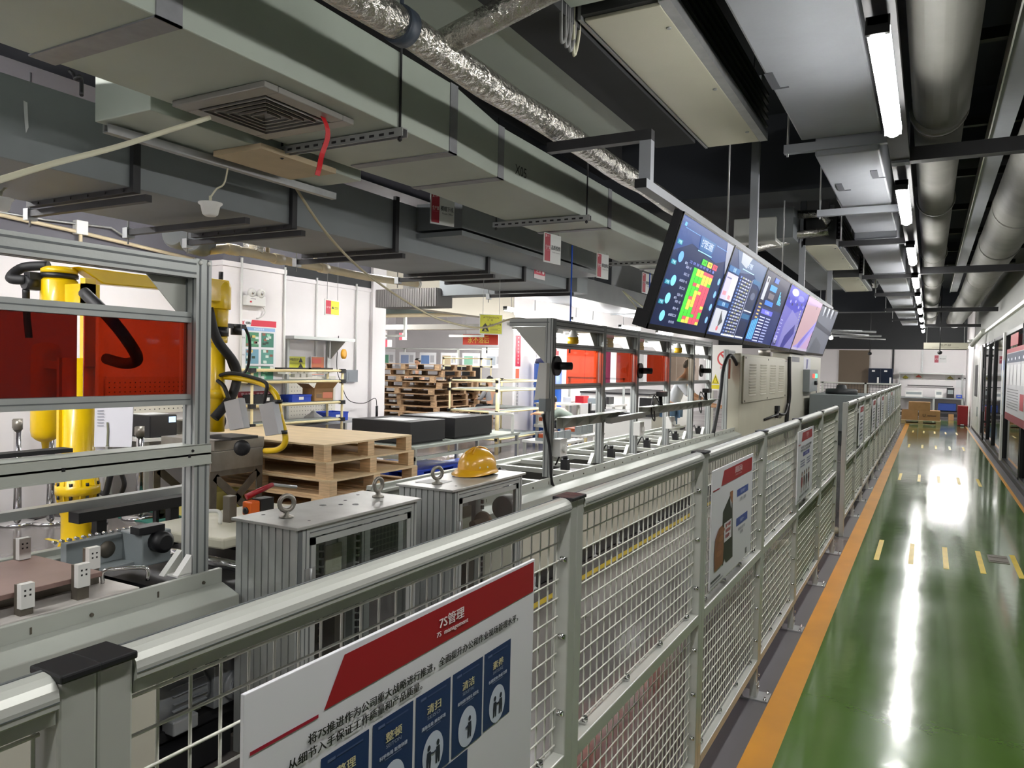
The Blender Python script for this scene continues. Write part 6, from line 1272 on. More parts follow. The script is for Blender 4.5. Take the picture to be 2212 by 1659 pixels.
# ================================================================ people
def skin_obj(name, joints, edges, mat, parent, sub=2):
    me = bpy.data.meshes.new(name); off = Vector(parent.location)
    me.from_pydata([tuple(Vector(j[0])-off) for j in joints], edges, []); me.materials.append(mat)
    o = bpy.data.objects.new(name, me); COL.objects.link(o); o.parent = parent
    sm = o.modifiers.new('skin', 'SKIN'); sm.use_smooth_shade = True
    lay = me.skin_vertices[0] if me.skin_vertices else None
    if lay is None:
        bpy.context.view_layer.update(); lay = me.skin_vertices[0]
    for i, j in enumerate(joints):
        r = j[1]; lay.data[i].radius = r if isinstance(r, tuple) else (r, r)
    lay.data[0].use_root = True
    ss = o.modifiers.new('sub', 'SUBSURF'); ss.levels = sub; ss.render_levels = sub
    return o
def person(base, yaw, label, shirt, trousers, seated=True, reach=.35, hair_r=.105, bare=False, lean=.0, armz=-.02, hs=1.):
    base = Vector(base); t = thing('person', label, 'person', tuple(base)); c, s = math.cos(yaw), math.sin(yaw)
    def L(x, y, z): return base+Vector((c*x-s*y, s*x+c*y, z))     # x to the right of the body, y forward
    hz = .47 if seated else .92; ly = lean
    pel = L(0, 0, hz); ch = L(0, ly+.03, hz+.42*hs); nk = L(0, ly*1.2+.06, hz+.55*hs); HZ = hz+.56*hs+.12; hd = L(0, ly*1.3+.11, HZ); ht = L(0, ly*1.3+.11, HZ+.1)
    J = [(pel, (.15, .11)), (L(0, ly*.4, hz+.18*hs), (.14, .1)), (ch, (.15, .1)), (nk, .052), (hd, .082), (ht, .07), (L(0, ly*1.3+.2, HZ), .02)]
    E_ = [(0, 1), (1, 2), (2, 3), (3, 4), (4, 5), (4, 6)]
    arms = []; legs = []
    for sd in (-1, 1):
        sh = L(sd*.19, ly+.03, hz+.44*hs); el = L(sd*.24, ly+.08+reach*.25, hz+.2*hs+.02); wr = L(sd*.14, ly+.1+reach, hz+.22+armz); hn = L(sd*.12, ly+.19+reach, hz+.22+armz)
        i = len(J); J += [(sh, .06), (el, .042), (wr, .03), (hn, .035)]; E_ += [(2, i), (i, i+1), (i+1, i+2), (i+2, i+3)]; arms.append((sh, el, wr, hn))
        for f in range(5):
            a = (-2+f)*.3; tip = L(sd*.12+.05*math.sin(a)+(sd*-.03 if f == (4 if sd < 0 else 0) else 0), ly+.19+reach+.085*math.cos(a), hz+.2+armz-.01*abs(f-2)); mid = (hn+tip)/2+Vector((0, 0, .008))
            n = len(J); J += [(mid, .0095), (tip, .008)]; E_ += [(i+3, n), (n, n+1)]
        hp = L(sd*.1, .0, hz-.02)
        kn, an = (L(sd*.13, .44, hz+.02), L(sd*.13, .42, .08)) if seated else (L(sd*.1, .02, .49), L(sd*.1, -.02, .08))
        toe = an+Vector((-s*.17, c*.17, -.045)); i = len(J); J += [(hp, .085), (kn, .06), (an, .04), (toe, .035)]; E_ += [(0, i), (i, i+1), (i+1, i+2), (i+2, i+3)]; legs.append((hp, kn, an))
    skin_obj('body', J, E_, SKIN, t)
    TJ = [(pel, (.165, .12)), (L(0, ly*.4, hz+.18*hs), (.16, .115)), (ch, (.17, .118)), (L(0, ly*1.1+.05, hz+.5*hs), .065)]; TE = [(0, 1), (1, 2), (2, 3)]
    for sh, el, wr, hn in arms:
        i = len(TJ); TJ += [(sh, .075), (el, .055)]+([] if bare else [(el.lerp(wr, .85), .043)]); TE += [(2, i), (i, i+1)]+([] if bare else [(i+1, i+2)])
    skin_obj('shirt', TJ, TE, shirt, t)
    LJ = [(pel, (.17, .125))]; LE = []
    for hp, kn, an in legs: i = len(LJ); LJ += [(hp, .1), (kn, .075), (an, .055)]; LE += [(0, i), (i, i+1), (i+1, i+2)]
    skin_obj('trousers', LJ, LE, trousers, t)
    hb = MB(); hc_ = hd+Vector((s*.012, -c*.012, .03)); V = []; Fs = []; n = 18; m = 9      # hair cap
    for i in range(m+1):
        a = -.35+(math.pi/2+.35)*i/m
        for k in range(n):
            th = 2*math.pi*k/n; fx, fy = math.cos(th), math.sin(th); lo = -.35 if fy < .3 else .35; aa = max(a, lo)
            V.append(hc_+Vector((c*fx*math.cos(aa)*hair_r*.92-s*fy*math.cos(aa)*hair_r, s*fx*math.cos(aa)*hair_r*.92+c*fy*math.cos(aa)*hair_r, math.sin(aa)*hair_r*1.02)))
    for i in range(m):
        for k in range(n): Fs.append((i*n+k, i*n+(k+1) % n, (i+1)*n+(k+1) % n, (i+1)*n+k))
    hb.add(V, Fs, None, True); hb.build('hair', HAIR, t)
    fb = MB()
    for sd in (-1, 1): fb.lathe(L(sd*.03, ly*1.3+.11+.078, HZ+.015), [(.01, 0), (.0, .006)], 8, axis=(-s, c, 0))
    fb.box(*[v for q in zip(L(-.025, ly*1.3+.19, HZ-.04), L(.025, ly*1.3+.196, HZ-.034)) for v in sorted(q)]); fb.build('eyes_and_mouth', M('dark_features', '4a2a26', .5), t)
    eb = MB()
    for sd in (-1, 1): eb.lathe(L(sd*.08, ly*1.3+.1, HZ), [(.02, 0), (.028, .008), (.015, .014)], 10, axis=(c*sd, s*sd, 0))
    eb.each('ear', SKIN, t)
    return t
G1 = M('grey_green_shirt', '6f7a72', .8); DK = M('dark_trousers', '24262c', .8); JN = M('blue_jeans', '5b7894', .8); LG = M('light_grey_shirt', 'a6a8ac', .8)
def chair(base, yaw, label):
    t = thing('work_chair', label, 'chair', tuple(base)); c, s = math.cos(yaw), math.sin(yaw)
    def L(x, y, z): return Vector(base)+Vector((c*x-s*y, s*x+c*y, z))
    ux, uy = Vector((c, s, 0)), Vector((-s, c, 0))
    MB().obox(L(0, .05, .40), ux*.2, uy*.2, Vector((0, 0, .03))).build('seat', BLACK, t, .02); MB().obox(L(0, -.24, .72), ux*.19, uy*.02, Vector((0, 0, .18))).build('backrest', BLACK, t, .02)
    MB().tube([L(0, 0, .08), L(0, 0, .37)], .025, 10).bar(L(0, -.18, .38), L(0, -.25, .6), .04).build('stem', CHROME, t)
    b = MB()
    for k in range(5): a = 2*math.pi*k/5; b.bar(L(0, 0, .08), L(.26*math.cos(a), .26*math.sin(a), .06), .035, .025).lathe(L(.26*math.cos(a), .26*math.sin(a), .0), [(.02, 0), (.025, .02), (.02, .045)], 8)
    b.build('star_base', BLACK, t)
q = az(1240, 940, 0); bp = Vector((-6.15, 13.6, 0))
q = ay(1246, 905, 13.2); bp = Vector((q.x, 13.2, 0)); chair(bp, 1.9, 'black work chair under the seated person behind the first far work frame'); person(bp, 1.9, 'seated person in a grey green shirt bending over a table', G1, DK, True, .3, lean=.3, hs=.55)
q = ay(1062, 880, 17); bp = Vector((q.x, 17, 0)); person(bp, 1.2, 'person in a light grey shirt sitting behind the pipe shelf in the far hall', LG, DK, True, .3)
q = ay(908, 800, 20); bp = Vector((q.x, 20, 0)); person(bp, 2.6, 'dark haired person working behind the tall brown pallet stack', LG, DK, False, .25)
bp = Vector((-3.75, 12.35, 0)); person(bp, -1.45, 'person in jeans reaching bare arms towards the line beside the cream cabinet', M('pale_shirt', 'c9cdd2', .8), JN, False, .42, bare=True, lean=.14, armz=-.15)
# ================================================================ benches behind the work frames
t = thing('white_cabinet', 'row of white cupboards behind the far work frames', 'cabinet', (-6.4, 17.5, 0))
MB().box(-7.3, -5.6, 16.7, 20, .05, .95).build('body', WPLAST, t, .004); MB().box(-7.3, -5.56, 16.66, 20, .95, .99).build('top', BLACK, t)
for k in range(3): MB().box(-5.599, -5.585, 16.75+1.08*k, 17.78+1.08*k, .1, .9).build('door', WPLAST, t)
MB().box(-7.25, -5.65, 16.75, 19.9, 0, .05).build('plinth', BLACK, t)
def tripod(c, label):
    t = thing('tripod', label, 'tripod', tuple(c))
    for k in range(3): a = 2*math.pi*k/3+.4; MB().bar(Vector(c)+Vector((0, 0, .75)), Vector(c)+Vector((.3*math.cos(a), .3*math.sin(a), 0)), .028).build('leg', BLACK, t)
    MB().lathe(Vector(c)+Vector((0, 0, .72)), [(.03, 0), (.04, .04), (.03, .3)], 10).build('head', BLACK, t)
tripod((-6.0, 15.0, 0), 'black tripod standing on the grey floor behind the second far work frame')
t = pipe_rack('trolley_rack', 'cream pipe trolley behind the third far work frame', -6.9, -6.2, 17.6-2.3, 18.4-2.3, [.2, .7], 1.0) if 0 else None
t = thing('assembly_table', 'white table with boxes behind the first far work frame', 'table', (-6.5, 14.9, 0))
MB().box(-7.3, -5.9, 14.9 if 0 else 15.35, 16.1, .72, .76).build('table_top', WPLAST, t)
for x in (-7.25, -5.95):
    for y in (15.4, 16.05): MB().box(x-.025, x+.025, y-.025, y+.025, 0, .72).build('leg', WHITE_METAL, t)
MB().box(-7.3, -5.9, 15.95, 16.0, 1.3, 1.34).box(-7.28, -7.24, 15.95, 16.0, .76, 1.34).box(-5.96, -5.92, 15.95, 16.0, .76, 1.34).build('upper_frame', ALU, t)
for k in range(4):
    x = -7.1+.3*k; single(MB().box(x-.1, x+.1, 15.5, 15.8, .762, .762+.12+.04*(k % 2)), 'parts_box', [WPLAST, RED, GREYM, BLACK][k], ['small white parts box on the table behind the first far work frame', 'small red parts box on the table behind the first far work frame', 'small grey parts box on the table behind the first far work frame', 'small black parts box on the table behind the first far work frame'][k], 'box', 'parts boxes on the table', .004)
for k, (x, y) in enumerate([(-4.45, 9.3), (-4.6, 10.45)]):
    t = thing('parts_trolley', f'white parts trolley with jigs behind the far conveyor, {ordn[k]} from the cabinets', 'trolley', (x, y, 0), 'parts trolleys behind the conveyor')
    MB().box(x-.3, x+.3, y-.35, y+.35, .55, .58).box(x-.3, x+.3, y-.35, y+.35, .12, .15).each('deck', WPLAST, t)
    for sx in (-.27, .27):
        for sy in (-.32, .32): MB().box(x+sx-.018, x+sx+.018, y+sy-.018, y+sy+.018, .0, .55).build('leg', CREAMP if k else WHITE_METAL, t)
    for j in range(3):
        tt = thing('clamp_jig', f'clamping jig on the {ordn[k]} parts trolley, {ordn[j]} along it', 'jig', (x, y-.22+.22*j, .58), 'clamping jigs on the parts trolleys'); yy = y-.22+.22*j
        MB().box(x-.12, x+.12, yy-.09, yy+.09, .58, .62).box(x-.12, x-.09, yy-.09, yy+.09, .62, .7).box(x+.09, x+.12, yy-.09, yy+.09, .62, .7).build('jig_frame', GREYM, tt); MB().box(x-.08, x+.08, yy-.07, yy+.07, .622, .67).build('orange_block', OR, tt)
t, p = wall_sign('red_circle_sign', 'round red prohibition sign on the white panel beside the cream cabinet', -7.6, 30.1, 31.2, 1.4, 2.3, 'sign') if 0 else (None, None)
a = ay(1553, 800, 14.2)
def nosign(p, w, h):
    p.rect(0, w, 0, h, 'e6e4e2', 0); p.ell(w*.5, h*.3, w*.24, w*.24, 'd04a4a', 1, 26); p.ell(w*.5, h*.3, w*.19, w*.19, 'e6e4e2', 2, 26); p.poly([(w*.34, h*.2), (w*.38, h*.17), (w*.66, h*.4), (w*.62, h*.43)], 'd04a4a', 3); p.text('禁止', w*.5, h*.5, h*.06, 'd04a4a', w=w*.3)
    for k in range(2): p.poly([(w*(.1+.45*k), h*.86), (w*(.35+.45*k), h*.86), (w*(.225+.45*k), h*.64)], 'e0d020', 1); p.poly([(w*(.14+.45*k), h*.845), (w*(.31+.45*k), h*.845), (w*(.225+.45*k), h*.68)], '2a2810', 2); p.poly([(w*(.16+.45*k), h*.835), (w*(.29+.45*k), h*.835), (w*(.225+.45*k), h*.71)], 'e0d020', 3); p.rect(w*(.1+.45*k), w*(.35+.45*k), h*.88, h*.97, 'e0d020', 1)
c0 = ay(1532, 745, 15.2); c1 = ay(1600, 845, 15.2)
t = xsign('warning_panel', 'white panel with a red prohibition circle and yellow warning triangles beside the cream cabinet', c0.x, c1.x, 15.2, c1.z, c0.z, 'sign', nosign); MB().box(c0.x+.05, c0.x+.1, 15.22, 15.26, 0, c1.z+.2).box(c1.x-.1, c1.x-.05, 15.22, 15.26, 0, c1.z+.2).each('panel_leg', WHITE_METAL, t)
t = thing('tester_table', 'black topped white table with a small black instrument beside the cream cabinet', 'table', (-3.6, 12.6, 0))
MB().box(-5.4, -4.2, 12.8, 13.7, .72, .78).build('table_top', BLACK, t); MB().box(-5.35, -4.25, 12.85, 13.65, .0, .72).build('table_body', WPLAST, t)
single(MB().box(-4.5, -4.25, 12.9, 13.2, .78, 1.05), 'instrument', BLACK, 'small black instrument on the table beside the cream cabinet', 'instrument', bevel=.006)
for k, (px, col, tx) in enumerate([(1258, 'x', 0), (1330, 'c', 1), (1405, 'c', 1), (1480, 'x', 0)]):
    i = k; y = fy[i]+.45
    if tx:
        t = thing('tan_sheet', f'tan and red instruction sheet hanging in the {ordn[i]} far work frame', 'poster', (-2.62, y, 1.72), 'tan sheets hanging in the work frames'); MB().box(-2.625, -2.62, y-.12, y+.14, 1.755, 1.90).build('sheet', M('tan_paper', 'c8a878', .7), t)
        p = Panel((-2.62, y-.12, 1.90), (0, 1, 0), (0, 0, -1), .001); p.rect(0, .26, 0, .05, 'b05a54'); 
        for j in range(3): p.rect(.02, .11, .065+.026*j, .082+.026*j, 'e0d8c4', 1); p.rect(.13, .24, .065+.026*j, .082+.026*j, 'd8b060', 1)
        p.build('printed_face', t)
    else:
        t = thing('yellow_bottle', f'white bottle with a yellow base on the {ordn[i]} far work frame', 'bottle', (-2.52, y, 1.757), 'bottles on the work frame rails'); MB().lathe((-2.52, y, 1.757), [(.035, 0), (.045, .01), (.045, .055)], 16).build('yellow_base', M('yellow_plastic', 'e8b818', .4), t); MB().lathe((-2.52, y, 1.812), [(.045, 0), (.02, .05), (.012, .07), (.012, .1)], 16).build('white_neck', WPLAST, t)
# black fittings on the frames
def disc_handle(y, z, label):
    t = thing('spool_handle', label, 'handle', (-2.46, y, z), 'black fittings on the work frames'); MB().lathe((-2.469, y, z), [(.075, 0), (.075, .02)], 24, axis=(1, 0, 0)).build('disc', BLACK, t); MB().lathe((-2.44, y, z), [(.03, 0), (.03, .1)], 14, axis=(.7, .7, 0)).build('grip', BLACK, t)
disc_handle(5.17, 1.58, 'black spool fitting on the first far frame post'); disc_handle(7.05, 1.55, 'black double handle fitting on the third far frame post'); disc_handle(9.3, 1.56, 'small black fan fitting on the last far work frame')
def scanner(y, label):
    t = thing('barcode_scanner', label, 'scanner', (-2.41, y, 1.2), 'black scanners on the ledges'); MB().lathe((-2.41, y, 1.20), [(.03, 0), (.025, .02), (.02, .1)], 12).box(-2.44, -2.36, y-.05, y+.09, 1.29, 1.34).build('scanner_body', BLACK, t)
    MB().tube(curve([(-2.41, y, 1.2), (-2.45, y-.08, 1.3), (-2.45, y-.15, 1.2), (-2.43, y-.2, 1.1), (-2.43, y-.1, 1.05), (-2.43, y-.16, 1.25)], 5), .007, 6).build('coiled_cord', BLACK, t)
scanner(7.55, 'black barcode scanner with a coiled cord on the third far frame ledge'); scanner(9.35, 'black barcode scanner on the ledge of the last far work frame')
t = thing('keyboard_tray', 'grey tilted panel on the near side of the first far frame post', 'panel', (-2.55, 5.0, 1.4)); MB().prism([(-2.54, 5.03, 1.60), (-2.475, 5.03, 1.60), (-2.475, 5.03, 1.335), (-2.575, 5.03, 1.32)], (0, .05, 0)).build('panel_board', WPLAST, t, .004); MB().box(-2.53, -2.47, 5.02, 5.1, 1.24, 1.335).build('mount_box', GREYM, t, .004)
single(MB().tube(curve([(-2.52, 5.08, 1.22), (-2.50, 5.09, 1.1), (-2.46, 5.09, .95), (-2.44, 5.1, .7), (-2.38, 5.2, .55), (-2.3, 4.9, .52)], 6), .011, 8), 'black_cable', BLACK, 'black cable running down the first far frame post to the conveyor', 'cable')
single(MB().tube(curve([(-2.47, 10.0, .70), (-2.44, 10.2, 1.2), (-2.46, 10.45, 1.6), (-2.46, 10.8, 1.78), (-2.46, 11.15, 1.7), (-2.46, 11.3, 1.6)], 6), .025, 10), 'flexible_conduit', DARKSTEEL, 'dark flexible conduit arching to the cream cabinet', 'conduit')
# ================================================================ cream cabinet machine
t = thing('electrical_cabinet', 'large cream steel cabinet with a louvred cover at the end of the line', 'machine cabinet', (-3.0, 13.5, 0))
MB().box(-2.62, -2.4, 11.22, 15.6, .0, 1.82).build('body', CREAM_METAL, t, .01)
e0 = ax(1607, 770, -2.4); e1 = ax(1703, 860, -2.4); y0, y1 = 11.35, 15.1; zt_, zb = 1.79, 1.09
MB().box(-2.4, -2.375, y0, y1, zb, zt_).build('louvre_cover', CREAM_METAL, t, .006)
b = MB()
for c in range(4):
    for r_ in range(12): yy = y0+.35+.85*c; z = zt_-.12-.042*r_; b.prism([(-2.375, yy, z), (-2.375, yy+.55, z), (-2.362, yy+.5, z-.016), (-2.362, yy+.05, z-.016)], (0, 0, -.003))
b.each('louvre', CREAM_METAL, t)
b = MB()
for yy in (y0+.1, (y0+y1)/2, y1-.1):
    for z in (zt_-.03, zb+.03): b.lathe((-2.375, yy, z), [(.015, 0), (.012, .006)], 8, axis=(1, 0, 0))
b.each('cover_bolt', DARKSTEEL, t)
MB().box(-2.40, -2.39, 15.4, 15.5, .1, 1.82).tube(curve([(-2.36, 15.3, 1.85), (-2.35, 15.28, 1.5), (-2.34, 15.3, 1.1), (-2.36, 15.25, .75), (-2.37, 15.2, .3)], 6), .035, 10).build('black_trunking', BLACK, t)
MB().tube([(-2.39, 13.1, .76), (-2.36, 14.2, .8)], .02, 8).lathe((-2.4, 14.2, .8), [(.07, 0), (.07, .05)], 16, axis=(1, 0, 0)).box(-2.4, -2.34, 14.1, 14.3, .85, .95).bar((-2.37, 12.9, .55), (-2.37, 13.3, .3), .03).tube(curve([(-2.36, 14.3, .8), (-2.35, 14.9, .78), (-2.35, 15.2, .95)], 5), .025, 8).build('valve_gear', BLACK, t)
MB().lathe((-2.51, 13.6, 1.82), [(.1, 0), (.1, .1), (.09, .12)], 24).build('roof_drum', STEEL, t)
t = thing('control_cabinet', 'cream control cabinet with a switch box, red and green lamp and red lettering', 'machine cabinet', (-3.0, 17, 0))
MB().box(-2.75, -2.42, 15.7, 20.6, 0, 1.93).build('body', M('pale_cream_steel', 'd2d0c2', .45), t, .01)
MB().box(-2.42, -2.28, 17.6, 18.9, 1.13, 1.62).build('switch_box', GREYM, t, .01); MB().lathe((-2.28, 18.5, 1.48), [(.05, 0), (.05, .04)], 14, axis=(1, 0, 0)).build('lamp_button', lamp('green_lamp', (.1, .9, .35), 1.5), t); MB().lathe((-2.28, 18.1, 1.48), [(.05, 0), (.05, .04)], 14, axis=(1, 0, 0)).build('red_button', lamp('red_lamp', (.9, .1, .08), 1.2), t); MB().lathe((-2.28, 18.4, 1.32), [(.05, 0), (.05, .06)], 14, axis=(1, 0, 0)).build('black_switch', BLACK, t)
p = Panel((-2.42, 15.7, 1.93), (0, 1, 0), (0, 0, -1), .002); p.rect(.3, 1.3, .06, .16, '2a2c40'); p.rect(1.9, 3.0, .04, .32, 'd8d8e0'); p.poly([(2.3, .08), (2.6, .08), (2.5, .28), (2.3, .3)], '3a3a8c', 2); p.rect(1.6, 2.9, 1.2, 1.8, 'c4c2b4'); p.rect(2.0, 2.2, 1.4, 1.65, '9a988c', 2)
p.text('高压', 4.2, .42, .2, 'd0503c', w=.3); p.text('危险', 4.2, .64, .2, 'd0503c', w=.3); p.rect(4.1, 4.3, .8, 1.05, '2a2a2a'); p.rect(3.9, 4.4, 1.2, 1.26, '3a3a3a'); p.build('printed_marks', t)
single(MB().box(-2.7, -2.3, 15.2, 17.9, 1.94, 1.99).tube([(-2.36, 15.3, 1.96), (-2.36, 17.8, 1.96)], .03, 8), 'cable_support', STEELD, 'dark bar with cables lying over the tops of the cream cabinets', 'cable support')
# grey machine beyond the fence
t = thing('grey_machine', 'low grey machine with a round black top behind the second fence run', 'machine', (-1.9, 18.5, 0))
MB().box(-2.3, -1.1, 17.8, 20.2, .3, 1.08).build('body', GREYM, t, .01); MB().box(-2.25, -1.15, 17.85, 20.15, 0, .3).build('base', M('dark_grey_base', '4a4e50', .5), t); MB().lathe((-1.75, 18.8, 1.08), [(.34, 0), (.34, .1), (.3, .12), (.12, .12), (.1, .2), (.05, .22)], 28).build('top_drum', M('dark_drum', '3c3e40', .5), t)
MB().box(-1.1, -1.097, 18.1, 19.8, .55, .85).build('black_grille', BLACK, t); MB().box(-1.099, -1.094, 18.6, 18.9, .9, .95).build('yellow_tag', M('ink_yellow_tag', 'd8d030', .5), t)
single(MB().box(-2.0, -1.2, 9.2, 10.2, 0, .42).box(-1.95, -1.9, 9.25, 10.15, .42, .46), 'grey_chest', GREYM, 'low grey chest standing behind the gap of the fence', 'box', bevel=.006)
# ================================================================ far end of the aisle
struct(MB().box(-3.05, -2.0, 31.44, 31.5, 0, 2.42).box(-3.05, -2.0, 31.40, 31.44, 1.62, 1.64).box(-3.05, -2.0, 31.40, 31.44, 1.1, 1.12).box(-3.05, -2.0, 31.4, 31.44, .6, .62), 'door_1', M('brown_shutter', '6d5f4f', .6))
t = thing('work_bench', 'grey workbench with an upper frame at the far end of the aisle', 'workbench', (.2, 31, 0))
MB().box(-1.0, 1.08, 30.7, 31.4, .71, .75).build('bench_top', M('grey_top', '8c9092', .4), t)
for x in (-.95, .16, 1.03):
    for y in (30.75, 31.35): MB().box(x-.03, x+.03, y-.03, y+.03, 0, .71).build('leg', ALU, t)
MB().box(-.98, -.94, 31.3, 31.34, .75, 1.62).box(1.0, 1.04, 31.3, 31.34, .75, 1.62).box(-.98, 1.04, 30.95, 31.34, 1.58, 1.62).build('upper_frame', ALU, t); MB().box(-.9, 1.0, 31.2, 31.24, .25, .29).box(-.9, 1.0, 30.75, 30.79, .08, .2).each('lower_shelf_bar', DARKSTEEL, t)
MB().box(-.7, .75, 31.36, 31.38, 1.14, 1.17).build('cable_bar', BLACK, t)
for k, (x0, x1, z, h, m, lb) in enumerate([(-.75, -.2, .75, .22, WPLAST, 'white instrument on the far workbench, left'), (.2, .42, .75, .26, WPLAST, 'small white device on the far workbench, middle'), (.55, .78, .75, .36, BLACK, 'black monitor stand on the far workbench'), (.85, 1.02, .75, .12, BLUEP, 'blue tray on the right of the far workbench')]):
    t = thing('bench_device', lb, 'instrument', (x0, 31, z), 'things on the far workbench'); MB().box(x0, x1, 30.85, 31.1, z, z+h).build('case', m, t, .006); MB().box(x0+.03, x1-.03, 30.847, 30.85, z+h*.4, z+h*.8).build('front_plate', GREYM, t)
for k, (x0, x1, z0, z1, c, lb) in enumerate([(-.93, -.62, 1.35, 1.55, '9a9a8c', 'grey notice with a yellow diamond over the far workbench'), (-.5, -.2, 1.38, 1.58, 'b06a54', 'small red framed notice over the far workbench'), (.78 if 0 else .5, .8, 1.35, 1.56, 'c8c8c0', 'white notice with a warning triangle over the far workbench')]):
    def dr(p, w, h, k=k): p.rect(0, w, 0, h, 'd0d0c8', 0); p.poly([(w*.5, h*.15), (w*.85, h*.6), (w*.5, h*.9) if k == 0 else (w*.85, h*.7), (w*.15, h*.6)], ['a8a030', 'b04838', '8a8030'][k], 1); p.rect(w*.2, w*.8, h*.75, h*.82, '55554c', 2)
    xsign('bench_notice', lb, x0, x1, 31.34 if 0 else 31.475, z0, z1, 'sign', dr, group='notices over the far workbench')
for k in range(2):
    xsign('clip_board', ['white sheet on a clip at the far wall, left of two', 'white sheet on a clip at the far wall, right of two'][k], .84+.2*k-.08*0, 1.02+.2*k*.9, 31.47, 1.12, 1.45, 'clipboard', lambda p, w, h: (p.rect(0, w, 0, h, 'dcdcdc', 0), p.rect(w*.3, w*.7, -.02, .02, '222222', 1)), group='sheets on the far wall')
def fs2(p, w, h): p.rect(0, w, 0, h, 'd4d4d2', 0); p.rect(0, w*.34, 0, h, 'a0243a', 1); p.text('生产部', w*.17, h*.5, h*.2, 'e8d0d4', w=w*.28); p.text('模组返修', w*.67, h*.45, h*.22, '3a3c40', w=w*.5)
xsign('wall_sign', 'red and white sign on the far wall above the workbench', .14, .52, 31.47, 2.0, 2.26, 'sign', fs2)
t = thing('wall_cupboard', 'dark blue glazed cupboard on the far wall left of the workbench', 'cupboard', (-1.6, 31.3, 1.2)); MB().box(-2.0, -1.18, 31.2, 31.5, 1.15, 1.75).build('body', M('dark_blue_cupboard', '232a3e', .35), t)
for x in (-1.98, -1.57): MB().box(x, x+.37, 31.185, 31.2, 1.17, 1.73).build('door', M('dark_blue_glass', '1b2436', .15), t); MB().box(x+.1, x+.2, 31.18, 31.185, 1.62, 1.68).box(x+.28, x+.34, 31.18, 31.185, 1.2, 1.42).build('paper_tag', PAPER, t)
for k, x in enumerate((-1.2, -.25)): single(MB().box(x-.03, x+.03, 31.46, 31.5, 1.6, 2.46), 'wall_conduit', GALV if k else BLACK, ['black conduit on the far wall above the cupboard', 'grey conduit pair on the far wall'][k], 'conduit')
# cartons on a pallet
pallet(-.75, .35, 27.0, 28.0, 0, .13, 'pale pallet under the brown cartons at the far end of the aisle', 'far pallet', M('pale_far_wood', 'a59468', .7))
for k, (x0, x1, z, h, lb) in enumerate([(-.74, -.28, .13, .3, 'brown carton at the left on the far pallet'), (-.26, .33, .13, .3, 'brown carton with a black U mark on the far pallet'), (-.55, .05, .431, .26, 'brown carton on top of two others on the far pallet')]):
    t = thing('carton', lb, 'box', ((x0+x1)/2, 27.4, z), 'cartons on the far pallet'); MB().box(x0, x1, 27.05, 27.7, z+.001, z+h).build('box', CARD, t, .004)
    MB().box(x0, x1, 27.36, 27.4, z+h, z+h+.002).build('tape', M('tan_tape', 'b8945c', .4), t)
    if k == 1:
        p = Panel((x0, 27.048, z+h), (1, 0, 0), (0, 0, -1), .002); p.N = Vector((0, -1, 0)); p.text('U', .15, .15, .09, '2a1c10', w=.07, bold=.03); p.rect(.24, .48, .14, .17, '5a4026'); p.build('printed_mark', t)
bin_(.3, .85, 30.9, 31.3, .3, .25, 'blue bin with a yellow card on the lower shelf of the far workbench', M('dark_blue_plastic', '24428c', .5))
t = thing('hydrant_box', 'red fire equipment box standing at the end of the right wall', 'fire box', (.95, 27.3, 0)); MB().box(.80, 1.07, 27.1, 27.7, .02, .62).build('box', M('dark_red_enamel', '8c0f18', .4), t, .006); MB().box(.82, 1.05, 27.085, 27.1, .05, .6).build('door', M('dark_red_enamel', '8c0f18', .4), t); MB().box(.88, .97, 27.08, 27.085, .03, .06).build('label_card', PAPER, t); MB().box(.8, 1.07, 27.1, 27.7, 0, .02).build('plinth', BLACK, t)
single(MB().box(.62, .78, 30.3, 30.6, 0, .2), 'small_carton', CARD, 'small brown carton on the floor under the far workbench', 'box')
t = thing('aisle_sign', 'long pale sign box hung across the far end of the aisle', 'hanging sign', (.36, 24, 2.27)); MB().box(-.17, .9, 24, 24.12, 2.27, 2.45).build('sign_box', M('pale_sign_box', 'a8a594', .5), t, .01)
p = Panel((-.17, 23.998, 2.45), (1, 0, 0), (0, 0, -1), .003); p.N = Vector((0, -1, 0)); p.text('生产部', .53, .07, .06, '3c3a32', w=.26); p.rect(.2, .85, .12, .128, '6a6858'); p.build('lettering', t); MB().tube([(-.1, 24.06, 2.45), (-.1, 24.06, 3.9)], .01, 6).tube([(.8, 24.06, 2.45), (.8, 24.06, 3.9)], .01, 6).each('hanging_rod', GALV, t)
for k, (px, py, y) in enumerate([(2030, 762, 23.0), (1879, 764, 26)]): q = ay(px, py, y); t = thing('camera_dome', ['small black camera hanging under the long sign box', 'small black camera under the beam over the cupboard'][k], 'camera', tuple(q), 'small ceiling cameras'); MB().lathe(q, [(.0, -.05), (.05, -.03), (.06, .02), (.03, .05)], 14).tube([q+Vector((0, 0, .05)), Vector((q.x, q.y, 3.9))], .012, 6).build('dome', BLACK, t)
for k in range(6):
    y = 20+1.2*k; single(MB().tube([(-2.8+.1*k, y, 2.62+.03*(k % 3)), (-1.5+.25*(k % 2), y+.6, 2.6+.04*(k % 2))], .03, 10), 'ceiling_conduit', GALV, f'grey conduit crossing beyond the screens, {ordn[k]} from them', 'conduit', 'conduits beyond the screens')
t = thing('foil_loop', 'black and foil wrapped pipe loop hanging above the screens', 'pipe', (-1.9, 8.4, 3.0))
L_ = [ay(1680, 560 if 0 else 528, 8.6), ay(1610, 540, 8.4)]
